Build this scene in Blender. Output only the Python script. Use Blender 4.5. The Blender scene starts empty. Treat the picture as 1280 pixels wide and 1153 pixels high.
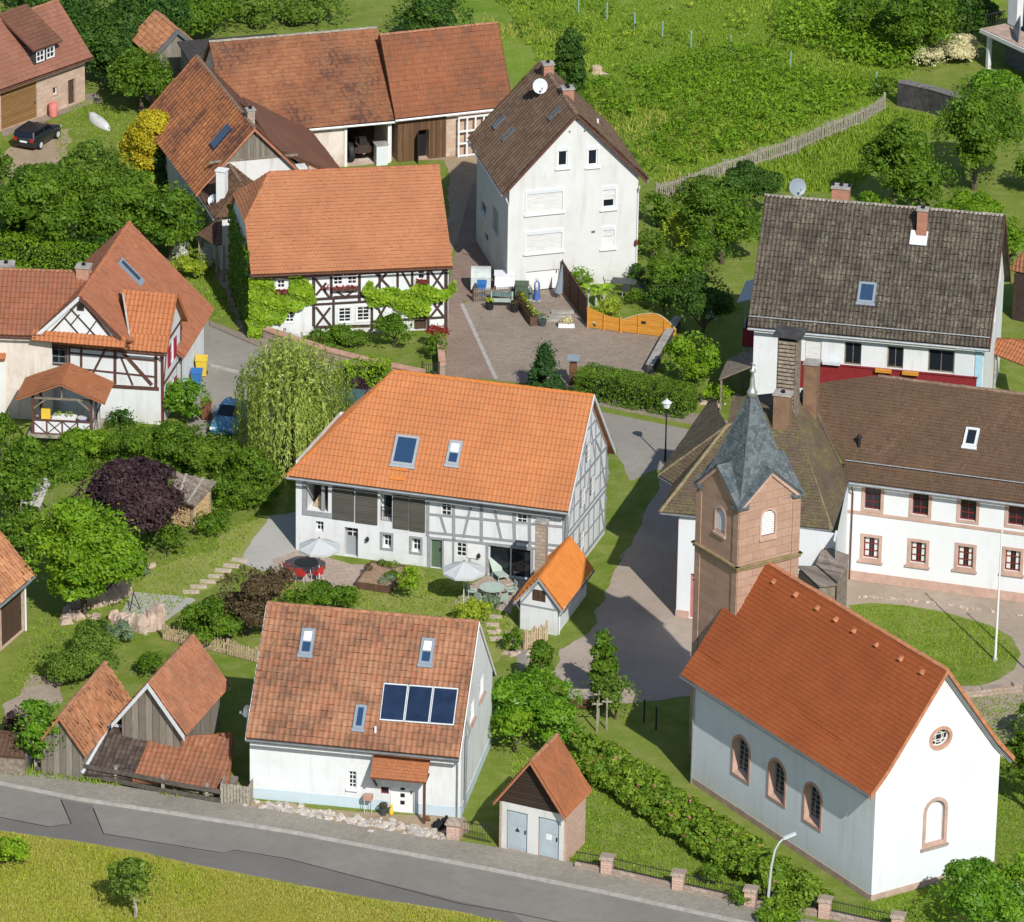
import bpy, math, random
import numpy as np
from mathutils import Vector
from mathutils.geometry import tessellate_polygon
random.seed(7); RNG=np.random.default_rng(11)
R=math.radians
SC=bpy.context.scene
# ------------------------------------------------------------------ camera, sky, sun, exposure
CAM_H=120.0; PITCH=R(23.05); FPX=7080.0; ROLL=R(.93)
_r=np.array([1,0,0.]); FW=np.array([0,math.cos(PITCH),-math.sin(PITCH)]); _u=np.cross(_r,FW)
CR=math.cos(ROLL)*_r+math.sin(ROLL)*_u; CU=-math.sin(ROLL)*_r+math.cos(ROLL)*_u
CD=CAM_H/math.sin(PITCH); CC=np.array([0,-CD*math.cos(PITCH),CAM_H])
cam=bpy.data.cameras.new('camera'); co=bpy.data.objects.new('camera',cam); SC.collection.objects.link(co); SC.camera=co
from mathutils import Matrix
co.matrix_world=Matrix(((CR[0],CU[0],-FW[0],CC[0]),(CR[1],CU[1],-FW[1],CC[1]),(CR[2],CU[2],-FW[2],CC[2]),(0,0,0,1)))
cam.sensor_fit='HORIZONTAL'; cam.sensor_width=36; cam.lens=36*FPX/1280; cam.clip_start=1; cam.clip_end=4000
SUN_EL=R(39.7); SUN_AZ=R(159.5)          # azimuth clockwise from +Y (straight away from the viewer)
w=bpy.data.worlds.new('World'); SC.world=w; w.use_nodes=True
nt=w.node_tree; bg=nt.nodes['Background']; sk=nt.nodes.new('ShaderNodeTexSky'); sk.sky_type='NISHITA'; sk.sun_disc=False
sk.sun_elevation=SUN_EL; sk.sun_rotation=SUN_AZ; sk.air_density=1.0; sk.dust_density=.6
nt.links.new(sk.outputs[0],bg.inputs[0]); bg.inputs[1].default_value=.115
sl=bpy.data.lights.new('sun','SUN'); sl.energy=4.8; sl.angle=R(.5); sl.color=(1,.965,.90)
so=bpy.data.objects.new('sun',sl); SC.collection.objects.link(so)
SD=Vector((math.sin(SUN_AZ)*math.cos(SUN_EL),math.cos(SUN_AZ)*math.cos(SUN_EL),math.sin(SUN_EL)))
so.rotation_euler=SD.to_track_quat('Z','Y').to_euler()
SC.view_settings.view_transform='Standard'; SC.view_settings.look='None'; SC.view_settings.exposure=0.15; SC.view_settings.gamma=1
# ------------------------------------------------------------------ surveying: photo point -> place on the ground / on a wall
def at(px,py,z=0.):
    d=FW*FPX+CR*(px-640)-CU*(py-576.5); return CC+d*((z-CAM_H)/d[2])
def ppm(p): return FPX/float((np.asarray(p)-CC)@FW)
V3=lambda p: np.array([p[0],p[1],p[2]],float)
def unit(v): v=np.asarray(v,float); return v/np.linalg.norm(v)
class Wall:
    "vertical wall from A to B, left to right seen from outside"
    def __init__(s,A,B,z0=0.):
        s.A=V3(A); s.A[2]=0; s.B=V3(B); s.B[2]=0; s.d=unit(s.B-s.A); s.n=np.array([s.d[1],-s.d[0],0]); s.len=float(np.linalg.norm(s.B-s.A)); s.z0=z0
    def hit(s,px,py,off=0.):
        d=FW*FPX+CR*(px-640)-CU*(py-576.5); A=s.A+s.n*off; t=((A-CC)@s.n)/(d@s.n); p=CC+d*t
        return float((p-s.A)@s.d),float(p[2])
    def P(s,a,z,o=0.): return s.A+s.d*a+s.n*o+np.array([0,0,z])
    def rect(s,cx,cy,wp,hp,off=0.):
        a,z=s.hit(cx,cy,off); k=ppm(s.P(a,z)); ex=abs(s.d@CR)*k; ez=CU[2]*k
        return (a-wp/ex/2,a+wp/ex/2,z-hp/ez/2,z+hp/ez/2)
# ------------------------------------------------------------------ objects
ROOTBASE={}
def link(o,parent=None):
    SC.collection.objects.link(o)
    if parent is not None:
        o.parent=parent; ROOTBASE[o.name]=ROOTBASE[parent.name]
    return o
def tag(o,label=None,cat=None,group=None,kind=None):
    if label: o['label']=label
    if cat: o['category']=cat
    if group: o['group']=group
    if kind: o['kind']=kind
    return o
def thing(name,label,cat,loc=(0,0,0),group=None):
    o=bpy.data.objects.new(name,None); o.location=tuple(float(x) for x in loc); o.empty_display_size=.3
    ROOTBASE[o.name]=np.array(loc,float); link(o); tag(o,label,cat,group); ROOTBASE[o.name]=np.array(loc,float); return o
def copy_thing(root,loc,rz,label,group=None):
    r=root.copy(); SC.collection.objects.link(r); r.location=tuple(float(x) for x in loc); r.rotation_euler=(0,0,rz); r['label']=label
    if group: r['group']=group
    def rec(a,b):
        for ch in list(a.children):
            c=ch.copy(); SC.collection.objects.link(c); c.parent=b; rec(ch,c)
    rec(root,r); return r
def mesh_np(name,verts,faces,mats,parent=None,tint=None,smooth=False,matidx=None,loc=None):
    "verts (n,3) world; faces: list of tuples or (m,k) array"
    me=bpy.data.meshes.new(name); verts=np.asarray(verts,float)
    base=ROOTBASE[parent.name] if parent is not None else (np.array(loc,float) if loc is not None else np.zeros(3))
    v=(verts-base).astype(np.float32)
    if isinstance(faces,np.ndarray):
        m,k=faces.shape
        me.vertices.add(len(v)); me.vertices.foreach_set('co',v.ravel()); me.loops.add(m*k); me.loops.foreach_set('vertex_index',faces.ravel().astype(np.int32))
        me.polygons.add(m); me.polygons.foreach_set('loop_start',np.arange(m,dtype=np.int32)*k); me.polygons.foreach_set('loop_total',np.full(m,k,np.int32))
        me.update(calc_edges=True)
    else: me.from_pydata(v.tolist(),[],[tuple(int(i) for i in f) for f in faces]); me.update()
    if tint is not None:
        a=me.attributes.new('tint','FLOAT','POINT'); a.data.foreach_set('value',np.asarray(tint,np.float32))
    if not isinstance(mats,(list,tuple)): mats=[mats]
    for m in mats: me.materials.append(m)
    if matidx is not None: me.polygons.foreach_set('material_index',np.asarray(matidx,np.int32))
    if smooth: me.polygons.foreach_set('use_smooth',np.ones(len(me.polygons),bool))
    o=bpy.data.objects.new(name,me)
    if parent is None: ROOTBASE[o.name]=base; o.location=tuple(float(x) for x in base)
    link(o,parent); 
    if parent is None: ROOTBASE[o.name]=base
    return o
class MB:
    def __init__(s): s.v=[]; s.f=[]
    def add(s,vs,fs):
        b=len(s.v); s.v+=[V3(p) for p in vs]; s.f+=[tuple(b+i for i in f) for f in fs]; return s
    def quad(s,a,b,c,d): return s.add([a,b,c,d],[(0,1,2,3)])
    def poly(s,pts): return s.add(pts,[tuple(range(len(pts)))])
    def hexa(s,q,h):   # q: 4 bottom pts, h: 4 top pts
        return s.add(list(q)+list(h),[(3,2,1,0),(4,5,6,7),(0,1,5,4),(1,2,6,5),(2,3,7,6),(3,0,4,7)])
    def box(s,c,dx,dy,dz,ux=(1,0,0),uy=None,uz=(0,0,1)):
        c=V3(c); ux=unit(ux); uz=unit(uz); uy=np.cross(uz,ux) if uy is None else unit(uy)
        q=[c+ux*a*dx/2+uy*b*dy/2-uz*dz/2 for a,b in((-1,-1),(1,-1),(1,1),(-1,1))]
        return s.hexa(q,[p+uz*dz for p in q])
    def beam(s,a,b,w,h,up=(0,0,1)):   # square bar a->b
        a=V3(a); b=V3(b); d=unit(b-a); up=np.asarray(up,float)
        if abs(d@unit(up))>.98: up=np.array([1,0,0.]) if abs(d[0])<.9 else np.array([0,1.,0])
        x=unit(np.cross(d,up)); y=np.cross(x,d)
        q=[a+x*i*w/2+y*j*h/2 for i,j in((-1,-1),(1,-1),(1,1),(-1,1))]
        return s.hexa(q,[p+(b-a) for p in q])
    def tube(s,pts,r,n=6,cap=True):
        pts=[V3(p) for p in pts]; rs=r if isinstance(r,(list,tuple)) else [r]*len(pts); b=len(s.v); up=None
        for i,p in enumerate(pts):
            d=unit(pts[min(i+1,len(pts)-1)]-pts[max(i-1,0)])
            if up is None: up=np.array([0,0,1.]) if abs(d[2])<.9 else np.array([1.,0,0])
            x=unit(np.cross(d,up)); y=np.cross(x,d); 
            for k in range(n):
                t=2*math.pi*k/n; s.v.append(p+x*math.cos(t)*rs[i]+y*math.sin(t)*rs[i])
        for i in range(len(pts)-1):
            for k in range(n):
                k2=(k+1)%n; s.f.append((b+i*n+k,b+i*n+k2,b+(i+1)*n+k2,b+(i+1)*n+k))
        if cap: s.f.append(tuple(b+k for k in range(n))[::-1]); s.f.append(tuple(b+(len(pts)-1)*n+k for k in range(n)))
        return s
    def lathe(s,c,prof,n=12):   # prof: (r,z)
        c=V3(c); b=len(s.v)
        for r,z in prof:
            for k in range(n): t=2*math.pi*k/n; s.v.append(c+np.array([r*math.cos(t),r*math.sin(t),z]))
        for i in range(len(prof)-1):
            for k in range(n): k2=(k+1)%n; s.f.append((b+i*n+k,b+i*n+k2,b+(i+1)*n+k2,b+(i+1)*n+k))
        s.f.append(tuple(b+k for k in range(n))[::-1]); s.f.append(tuple(b+(len(prof)-1)*n+k for k in range(n))); return s
    def prism(s,pts,z0,z1):   # ground polygon ccw from above
        n=len(pts); q=[np.array([p[0],p[1],z0]) for p in pts]; h=[np.array([p[0],p[1],z1]) for p in pts]
        return s.add(q+h,[tuple(range(n))[::-1],tuple(range(n,2*n))]+[(i,(i+1)%n,n+(i+1)%n,n+i) for i in range(n)])
    def slab(s,pts,t):  # polygon in any plane with thickness t downwards along -normal
        pts=[V3(p) for p in pts]; n=len(pts); nn=unit(np.cross(pts[1]-pts[0],pts[2]-pts[1])); lo=[p-nn*t for p in pts]
        return s.add(lo+pts,[tuple(range(n))[::-1],tuple(range(n,2*n))]+[(i,(i+1)%n,n+(i+1)%n,n+i) for i in range(n)])
    def build(s,name,m,parent=None,smooth=False,loc=None):
        return mesh_np(name,np.array(s.v),s.f,m,parent,smooth=smooth,loc=loc)
# ------------------------------------------------------------------ materials
def srgb(r,g,b): return tuple(((c/255)/12.92 if c/255<=.04045 else (((c/255)+.055)/1.055)**2.4) for c in(r,g,b))
def _nm(name):
    m=bpy.data.materials.new(name); m.use_nodes=True; t=m.node_tree; return m,t,t.nodes['Principled BSDF'],t.nodes,t.links
def rgba(c): return (c[0],c[1],c[2],1)
def _mix(N,L,fac,a,b,mode='MIX'):
    x=N.new('ShaderNodeMix'); x.data_type='RGBA'; x.blend_type=mode
    for i,v in((0,fac),(6,a),(7,b)):
        if hasattr(v,'links'): L.new(v,x.inputs[i])
        else: x.inputs[i].default_value=v if i==0 else rgba(v)
    return x.outputs[2]
def _noise(N,L,vec,scale,detail=4,rough=.6,dist=0):
    n=N.new('ShaderNodeTexNoise'); n.inputs['Scale'].default_value=scale; n.inputs['Detail'].default_value=detail; n.inputs['Roughness'].default_value=rough; n.inputs['Distortion'].default_value=dist
    L.new(vec,n.inputs['Vector']); return n.outputs['Fac']
def _ramp(N,L,fac,lo,hi,a=0.,b=1.):
    n=N.new('ShaderNodeMapRange'); n.inputs['From Min'].default_value=lo; n.inputs['From Max'].default_value=hi; n.inputs['To Min'].default_value=a; n.inputs['To Max'].default_value=b
    L.new(fac,n.inputs['Value']); return n.outputs['Result']
def _bump(N,L,h,dist,bsdf,strength=1.):
    b=N.new('ShaderNodeBump'); b.inputs['Distance'].default_value=dist; b.inputs['Strength'].default_value=strength; L.new(h,b.inputs['Height']); L.new(b.outputs[0],bsdf.inputs['Normal'])
def _obj(N,L,sc=None):
    t=N.new('ShaderNodeTexCoord'); 
    if sc is None: return t.outputs['Object']
    m=N.new('ShaderNodeMapping'); m.inputs['Scale'].default_value=sc; L.new(t.outputs['Object'],m.inputs['Vector']); return m.outputs[0]
def plain(name,c,rough=.7,var=.15,scale=3.,metal=0.,bump=0.,spec=.3,c2=None,stretch=None):
    m,t,b,N,L=_nm(name); v=_obj(N,L,stretch); n=_noise(N,L,v,scale,6)
    d=c2 if c2 else tuple(x*(1-var) for x in c); e=c if c2 else tuple(min(1,x*(1+var*.6)) for x in c)
    L.new(_mix(N,L,_ramp(N,L,n,.35,.65),d,e),b.inputs['Base Color']); b.inputs['Roughness'].default_value=rough; b.inputs['Metallic'].default_value=metal
    b.inputs['Specular IOR Level'].default_value=spec
    if bump: _bump(N,L,_noise(N,L,v,scale*6,4),bump,b)
    return m
def plaster(name,c,dirt=(.33,.30,.25),amt=.32,rough=.9):
    "rendered wall: blotches, drip streaks, fine grain"
    m,t,b,N,L=_nm(name); v=_obj(N,L); v2=_obj(N,L,(1.6,1.6,.18))
    n1=_noise(N,L,v,.7,6,.65); n2=_noise(N,L,v2,1.5,5,.6); n3=_noise(N,L,v,14,4)
    col=_mix(N,L,_ramp(N,L,n1,.45,.8,0,amt*.8),c,dirt); col=_mix(N,L,_ramp(N,L,n2,.52,.74,0,amt*1.1),col,dirt)
    s=N.new('ShaderNodeSeparateXYZ'); L.new(v,s.inputs[0]); ft=_ramp(N,L,s.outputs[2],.1,.9,amt*1.1,0); mm=N.new('ShaderNodeMath'); mm.operation='MULTIPLY'; L.new(ft,mm.inputs[0]); L.new(_ramp(N,L,n1,.3,.7),mm.inputs[1])
    col=_mix(N,L,mm.outputs[0],col,dirt)
    L.new(col,b.inputs['Base Color']); b.inputs['Roughness'].default_value=rough; b.inputs['Specular IOR Level'].default_value=.2
    _bump(N,L,n3,.02,b,.6); return m
def stone_wall(name,c1,c2,mortar,bw=.55,bh=.25,rot=0.,ms=.02,rough=.9):
    "coursed masonry on vertical walls: uses distance along the wall built from object x,y"
    m,t,b,N,L=_nm(name); v=_obj(N,L); s=N.new('ShaderNodeSeparateXYZ'); L.new(v,s.inputs[0])
    def mth(op,a,k):
        x=N.new('ShaderNodeMath'); x.operation=op
        for i,q in((0,a),(1,k)):
            if hasattr(q,'links'): L.new(q,x.inputs[i])
            else: x.inputs[i].default_value=q
        return x.outputs[0]
    u=mth('ADD',mth('MULTIPLY',s.outputs[0],math.cos(rot)+.31),mth('MULTIPLY',s.outputs[1],math.sin(rot)+.42))
    cb=N.new('ShaderNodeCombineXYZ'); L.new(u,cb.inputs[0]); L.new(s.outputs[2],cb.inputs[1])
    br=N.new('ShaderNodeTexBrick'); br.inputs['Scale'].default_value=1; br.inputs['Brick Width'].default_value=bw; br.inputs['Row Height'].default_value=bh; br.inputs['Mortar Size'].default_value=ms
    br.inputs['Color1'].default_value=rgba(c1); br.inputs['Color2'].default_value=rgba(c2); br.inputs['Mortar'].default_value=rgba(mortar); L.new(cb.outputs[0],br.inputs['Vector'])
    n=_noise(N,L,v,1.2,6,.65); n2=_noise(N,L,v,18,4)
    col=_mix(N,L,_ramp(N,L,n,.35,.75,0,.45),br.outputs['Color'],tuple(x*.55 for x in c1)); col=_mix(N,L,_ramp(N,L,n2,.3,.7,0,.25),col,tuple(min(1,x*1.4) for x in c2))
    L.new(col,b.inputs['Base Color']); b.inputs['Roughness'].default_value=rough; b.inputs['Specular IOR Level'].default_value=.2
    _bump(N,L,_mix(N,L,.4,br.outputs['Fac'],n2),-.02,b,.7); return m
def tiles(name,c1,c2,weather=None,wamt=.5,moss=None,mamt=0.,wscale=.35,rough=.85,contrast=1.,spots=0.):
    "roof tile colours: each tile has its own tone; weathering in streaky patches down the slope"
    m,t,b,N,L=_nm(name); v=_obj(N,L); a=N.new('ShaderNodeAttribute'); a.attribute_name='tint'; tn=a.outputs['Fac']
    col=_mix(N,L,_ramp(N,L,tn,.5-.5/contrast,.5+.5/contrast),c1,c2)
    n=_noise(N,L,v,wscale,6,.7,.3); n2=_noise(N,L,v,5,5,.7)
    if weather:
        ad=N.new('ShaderNodeMath'); ad.operation='ADD'; L.new(n,ad.inputs[0]); L.new(_ramp(N,L,tn,0,1,-.13,.13),ad.inputs[1])
        ad2=N.new('ShaderNodeMath'); ad2.operation='ADD'; L.new(ad.outputs[0],ad2.inputs[0]); L.new(_ramp(N,L,n2,0,1,-.12,.12),ad2.inputs[1])
        col=_mix(N,L,_ramp(N,L,ad2.outputs[0],.38,.68,0,wamt),col,weather)
    if moss:
        v3=N.new('ShaderNodeMapping'); v3.inputs['Location'].default_value=(13,7,3); L.new(v,v3.inputs['Vector'])
        k=_noise(N,L,v3.outputs[0],wscale*2.2,6,.75); k2=_noise(N,L,v3.outputs[0],9,3,.7); mm=N.new('ShaderNodeMath'); mm.operation='MULTIPLY'; L.new(_ramp(N,L,k,.42,.7),mm.inputs[0]); L.new(_ramp(N,L,k2,.42,.62),mm.inputs[1])
        m2=N.new('ShaderNodeMath'); m2.operation='MULTIPLY'; L.new(mm.outputs[0],m2.inputs[0]); m2.inputs[1].default_value=mamt
        col=_mix(N,L,m2.outputs[0],col,moss)
    if spots:
        k=_noise(N,L,v,3.1,3,.9); col=_mix(N,L,_ramp(N,L,k,.66,.72,0,spots),col,(.03,.02,.015))
    L.new(col,b.inputs['Base Color']); b.inputs['Roughness'].default_value=rough; b.inputs['Specular IOR Level'].default_value=.15
    _bump(N,L,_noise(N,L,v,30,3),.008,b,.5); return m
def foliage(name,dark,light,trans=.35,rough=.55):
    m,t,b,N,L=_nm(name); a=N.new('ShaderNodeAttribute'); a.attribute_name='tint'
    col=_mix(N,L,a.outputs['Fac'],dark,light); L.new(col,b.inputs['Base Color']); b.inputs['Roughness'].default_value=rough; b.inputs['Specular IOR Level'].default_value=.25
    tr=N.new('ShaderNodeBsdfTranslucent'); L.new(_mix(N,L,.5,col,tuple(min(1,x*1.3) for x in light)),tr.inputs['Color'])
    mx=N.new('ShaderNodeMixShader'); mx.inputs[0].default_value=trans; L.new(b.outputs[0],mx.inputs[1]); L.new(tr.outputs[0],mx.inputs[2]); L.new(mx.outputs[0],N['Material Output'].inputs['Surface']); return m
def ground_mat(name,cols,scale=(.08,.6,6.),bump=.04,rough=.95):
    m,t,b,N,L=_nm(name); v=_obj(N,L); a=_noise(N,L,v,scale[0],6,.6,.4); c=_noise(N,L,v,scale[1],6,.65); f=_noise(N,L,v,scale[2],5,.7)
    col=_mix(N,L,_ramp(N,L,a,.4,.6),cols[0],cols[1]); col=_mix(N,L,_ramp(N,L,c,.42,.66,0,.75),col,cols[2]); col=_mix(N,L,_ramp(N,L,f,.4,.68,0,.65),col,cols[3])
    L.new(col,b.inputs['Base Color']); b.inputs['Roughness'].default_value=rough; b.inputs['Specular IOR Level'].default_value=.12
    _bump(N,L,f,bump,b,.9); return m
def asphalt(name,c,c2,grain=40.,rough=.9,patch=.25):
    m,t,b,N,L=_nm(name); v=_obj(N,L); a=_noise(N,L,v,.25,6,.65,.5); g=_noise(N,L,v,grain,2,.6); k=_noise(N,L,v,1.7,5,.7)
    col=_mix(N,L,_ramp(N,L,a,.38,.64),c,c2); col=_mix(N,L,_ramp(N,L,k,.45,.72,0,patch*1.4),col,tuple(x*.6 for x in c)); col=_mix(N,L,_ramp(N,L,g,.35,.7,0,.35),col,tuple(min(1,x*1.6) for x in c2))
    L.new(col,b.inputs['Base Color']); b.inputs['Roughness'].default_value=rough; b.inputs['Specular IOR Level'].default_value=.2; _bump(N,L,g,.01,b,.6); return m
def paving(name,c1,c2,mortar,bw,bh,rot=0.,ms=.012,stain=.4):
    m,t,b,N,L=_nm(name); tc=_obj(N,L); mp=N.new('ShaderNodeMapping'); mp.inputs['Rotation'].default_value=(0,0,rot); L.new(tc,mp.inputs['Vector'])
    br=N.new('ShaderNodeTexBrick'); br.inputs['Scale'].default_value=1; br.inputs['Brick Width'].default_value=bw; br.inputs['Row Height'].default_value=bh; br.inputs['Mortar Size'].default_value=ms; br.inputs['Bias'].default_value=0
    br.inputs['Color1'].default_value=rgba(c1); br.inputs['Color2'].default_value=rgba(c2); br.inputs['Mortar'].default_value=rgba(mortar); L.new(mp.outputs[0],br.inputs['Vector'])
    n=_noise(N,L,tc,.35,6,.7,.4); k=_noise(N,L,tc,5,4,.7)
    col=_mix(N,L,_ramp(N,L,n,.42,.7,0,stain),br.outputs['Color'],tuple(x*.5 for x in c1)); col=_mix(N,L,_ramp(N,L,k,.45,.75,0,.35),col,tuple(min(1,x*1.35) for x in c2))
    L.new(col,b.inputs['Base Color']); b.inputs['Roughness'].default_value=.9; b.inputs['Specular IOR Level'].default_value=.2; _bump(N,L,br.outputs['Fac'],-.012,b,.7); return m
def planks(name,c1,c2,w=.14,axis=0,rough=.85):
    "weathered boards: tone changes board to board"
    m,t,b,N,L=_nm(name); v=_obj(N,L); s=N.new('ShaderNodeSeparateXYZ'); L.new(v,s.inputs[0])
    if axis==2: q=s.outputs[2]
    else:
        ad=N.new('ShaderNodeMath'); ad.operation='ADD'; L.new(s.outputs[0],ad.inputs[0]); L.new(s.outputs[1],ad.inputs[1]); q=ad.outputs[0]
    dv=N.new('ShaderNodeMath'); dv.operation='DIVIDE'; L.new(q,dv.inputs[0]); dv.inputs[1].default_value=w
    fl=N.new('ShaderNodeMath'); fl.operation='FLOOR'; L.new(dv.outputs[0],fl.inputs[0]); wn=N.new('ShaderNodeTexWhiteNoise'); wn.noise_dimensions='1D'; L.new(fl.outputs[0],wn.inputs['W'])
    fr=N.new('ShaderNodeMath'); fr.operation='FRACT'; L.new(dv.outputs[0],fr.inputs[0])
    st=_obj(N,L,(6,6,.6) if axis!=2 else (.6,.6,8)); n=_noise(N,L,st,2.5,5,.7)
    col=_mix(N,L,wn.outputs['Value'],c1,c2); col=_mix(N,L,_ramp(N,L,n,.4,.75,0,.6),col,tuple(x*.5 for x in c1)); gap=_ramp(N,L,fr.outputs[0],.0,.12,0,1)
    L.new(col,b.inputs['Base Color']); b.inputs['Roughness'].default_value=rough; b.inputs['Specular IOR Level'].default_value=.2; _bump(N,L,gap,.02,b,1.); return m
def glass(name,c=(.012,.016,.022),rough=.06):
    m,t,b,N,L=_nm(name); b.inputs['Base Color'].default_value=rgba(c); b.inputs['Roughness'].default_value=rough; b.inputs['Specular IOR Level'].default_value=.6
    _bump(N,L,_noise(N,L,_obj(N,L),1.5,2),.01,b,.3); return m
# ------------------------------------------------------------------ palette
M={}
M['white']=plaster('white_render',(.63,.65,.66)); M['white_warm']=plaster('offwhite_render',(.58,.585,.57)); M['church_white']=plaster('church_render',(.63,.665,.69),(.40,.375,.33),.26)
M['office_white']=plaster('office_render',(.65,.67,.685),amt=.14); M['blue_base']=plaster('pale_blue_plinth',(.46,.56,.62),amt=.15); M['old_plaster']=plaster('flaking_plaster',(.62,.56,.50),(.40,.26,.20),.8)
M['grey_white']=plaster('old_white_boards',(.60,.60,.58),amt=.4)
M['sand']=stone_wall('pink_sandstone',(.325,.205,.148),(.39,.255,.19),(.25,.155,.11),.9,.42,0,.012); M['sandframe']=plain('sandstone_frame',(.45,.26,.19),.9,.2,2,bump=.01); M['sandframe_pale']=plain('painted_sandstone',(.45,.305,.245),.9,.15,2)
M['sand_plinth']=plain('sandstone_plinth',(.40,.29,.235),.9,.2,2); M['sand_house']=stone_wall('rough_sandstone',(.42,.28,.21),(.52,.40,.31),(.42,.34,.28),.6,.28,.6,.02)
M['rubble']=stone_wall('rubble_stone',(.30,.22,.17),(.40,.33,.27),(.25,.20,.16),.4,.2,.2,.03); M['brick']=stone_wall('red_brick',(.33,.12,.07),(.40,.18,.11),(.35,.28,.24),.25,.085,0,.01); M['brick_pale']=stone_wall('pale_sandstone_brick',(.45,.30,.24),(.52,.38,.31),(.36,.22,.17),.42,.14,.4,.015)
M['chim_brown']=plain('brown_chimney_render',(.20,.12,.075),.9,.25,2,bump=.01); M['concrete']=plain('concrete',(.33,.31,.28),.9,.3,2,bump=.01); M['darkstone']=plain('dark_retaining_stone',(.055,.052,.052),.9,.4,2.5,bump=.03)
M['timber_dark']=plain('dark_brown_timber',(.055,.035,.028),.8,.3,6); M['timber_red']=plain('oxblood_timber',(.10,.045,.032),.8,.3,6); M['timber_grey']=plain('grey_painted_timber',(.27,.28,.29),.7,.12,5)
M['timber_old']=plain('weathered_timber',(.22,.18,.14),.9,.4,5,bump=.02); M['fencewood']=plain('silver_fence_wood',(.30,.27,.22),.9,.35,6); M['post_wood']=plain('pale_split_wood',(.46,.35,.22),.9,.3,6)
M['boards_brown']=planks('brown_barn_boards',(.10,.055,.03),(.17,.095,.05),.2); M['boards_grey']=planks('weathered_grey_boards',(.17,.15,.12),(.27,.24,.20),.22); M['boards_gold']=planks('amber_garage_boards',(.22,.12,.045),(.27,.155,.065),.16,2)
M['shutter_grey']=planks('grey_louvre',(.105,.10,.085),(.125,.12,.10),.09,2); M['orange_fence']=planks('honey_stained_boards',(.55,.24,.035),(.62,.29,.05),.12,2); M['wicker']=plain('brown_wicker',(.13,.065,.04),.9,.5,14,bump=.03)
M['boards_old']=planks('old_roof_boards',(.16,.13,.11),(.32,.27,.22),.17); M['door_brown']=planks('dark_brown_door',(.075,.045,.03),(.09,.055,.037),.13)
M['whitepaint']=plain('white_paint',(.68,.685,.68),.5,.04); M['greypaint']=plain('grey_paint',(.28,.30,.32),.5,.05); M['lightgrey']=plain('light_grey_metal',(.52,.55,.57),.45,.08); M['redpaint']=plain('oxblood_paint',(.20,.018,.022),.6,.12); M['pinkdoor']=plain('rose_door_paint',(.42,.16,.15),.6,.1)
M['redframe']=plain('dark_red_window_paint',(.16,.025,.02),.5,.1); M['bluegrey']=plain('blue_grey_frame',(.20,.24,.28),.4,.06); M['greendoor']=plain('sage_green_paint',(.085,.13,.085),.6,.08); M['bluewall']=plain('sky_blue_boards',(.32,.52,.62),.7,.1)
M['zinc']=plain('zinc',(.38,.40,.41),.45,.15,metal=.6); M['lead']=plain('dark_zinc',(.16,.17,.18),.5,.2,metal=.4); M['iron']=plain('black_iron',(.02,.02,.022),.6,.1); M['steelgrey']=plain('galvanised_pole',(.55,.57,.58),.4,.06,metal=.3)
M['glass']=glass('window_glass'); M['glass_blue']=glass('blue_roof_glass',(.02,.05,.11),.04); M['solar']=plain('solar_cell',(.012,.024,.055),.12,.3,1.2,spec=.6); M['curtain']=plain('white_curtain',(.62,.62,.60),.9,.15,9); M['roller']=planks('roller_shutter',(.70,.70,.68),(.74,.74,.72),.06,2); M['rollerbox']=plain('pale_grey_box',(.55,.58,.60),.6,.03)
M['black']=plain('near_black',(.010,.010,.012),.9,.1); M['slate']=tiles('slate_blue',(.062,.078,.088),(.098,.118,.130),(.16,.18,.185),.5,None,0,.9,.45); M['terracotta']=plain('terracotta_cap',(.42,.17,.085),.85,.25,4); M['darkcap']=plain('dark_ridge_cap',(.20,.13,.09),.9,.35,4); M['greycap']=plain('grey_ridge_mortar',(.30,.27,.22),.95,.4,5,bump=.02)
M['t_barn']=tiles('bright_orange_tile',(.43,.158,.060),(.51,.205,.083),(.30,.115,.055),.55,(.20,.14,.07),.18,.3); M['t_ivy']=tiles('salmon_orange_tile',(.37,.15,.070),(.46,.205,.102),(.26,.10,.05),.6,(.22,.14,.07),.25,.3,spots=.7)
M['t_church']=tiles('church_red_tile',(.28,.072,.024),(.335,.096,.033),(.21,.055,.022),.5,None,0,.35); M['t_solar']=tiles('mottled_clay_tile',(.27,.112,.062),(.45,.225,.13),(.13,.064,.042),.9,(.32,.24,.14),.5,.45)
M['t_white']=tiles('dark_brown_tile',(.080,.050,.036),(.105,.068,.049),(.13,.095,.065),.4,(.17,.15,.07),.3,.25); M['t_gray']=tiles('lichen_grey_tile',(.055,.045,.037),(.115,.092,.07),(.045,.036,.03),.6,(.30,.28,.20),.75,.55); M['t_office']=tiles('brown_beavertail',(.090,.055,.036),(.145,.088,.058),(.065,.044,.032),.6,(.30,.24,.05),.15,.3)
M['t_wing']=tiles('mossy_brown_tile',(.09,.062,.045),(.15,.105,.08),(.065,.05,.037),.6,(.21,.22,.05),.8,.5)
M['t_longl']=tiles('old_red_tile',(.19,.072,.037),(.33,.14,.068),(.09,.042,.03),1.0,(.34,.20,.10),.5,.22); M['t_longr']=tiles('old_red_tile_b',(.21,.078,.038),(.29,.115,.055),(.12,.058,.038),.85,None,0,.25); M['t_left']=tiles('orange_brown_tile',(.22,.085,.04),(.42,.175,.068),(.105,.048,.033),1.0,None,0,.26)
M['t_leftdark']=tiles('dark_red_brown_tile',(.14,.065,.042),(.20,.095,.06),(.10,.05,.035),.6,None,0,.4); M['t_brown']=tiles('umber_tile',(.095,.055,.035),(.17,.095,.06),(.06,.04,.03),.6,None,0,.5)
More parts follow.
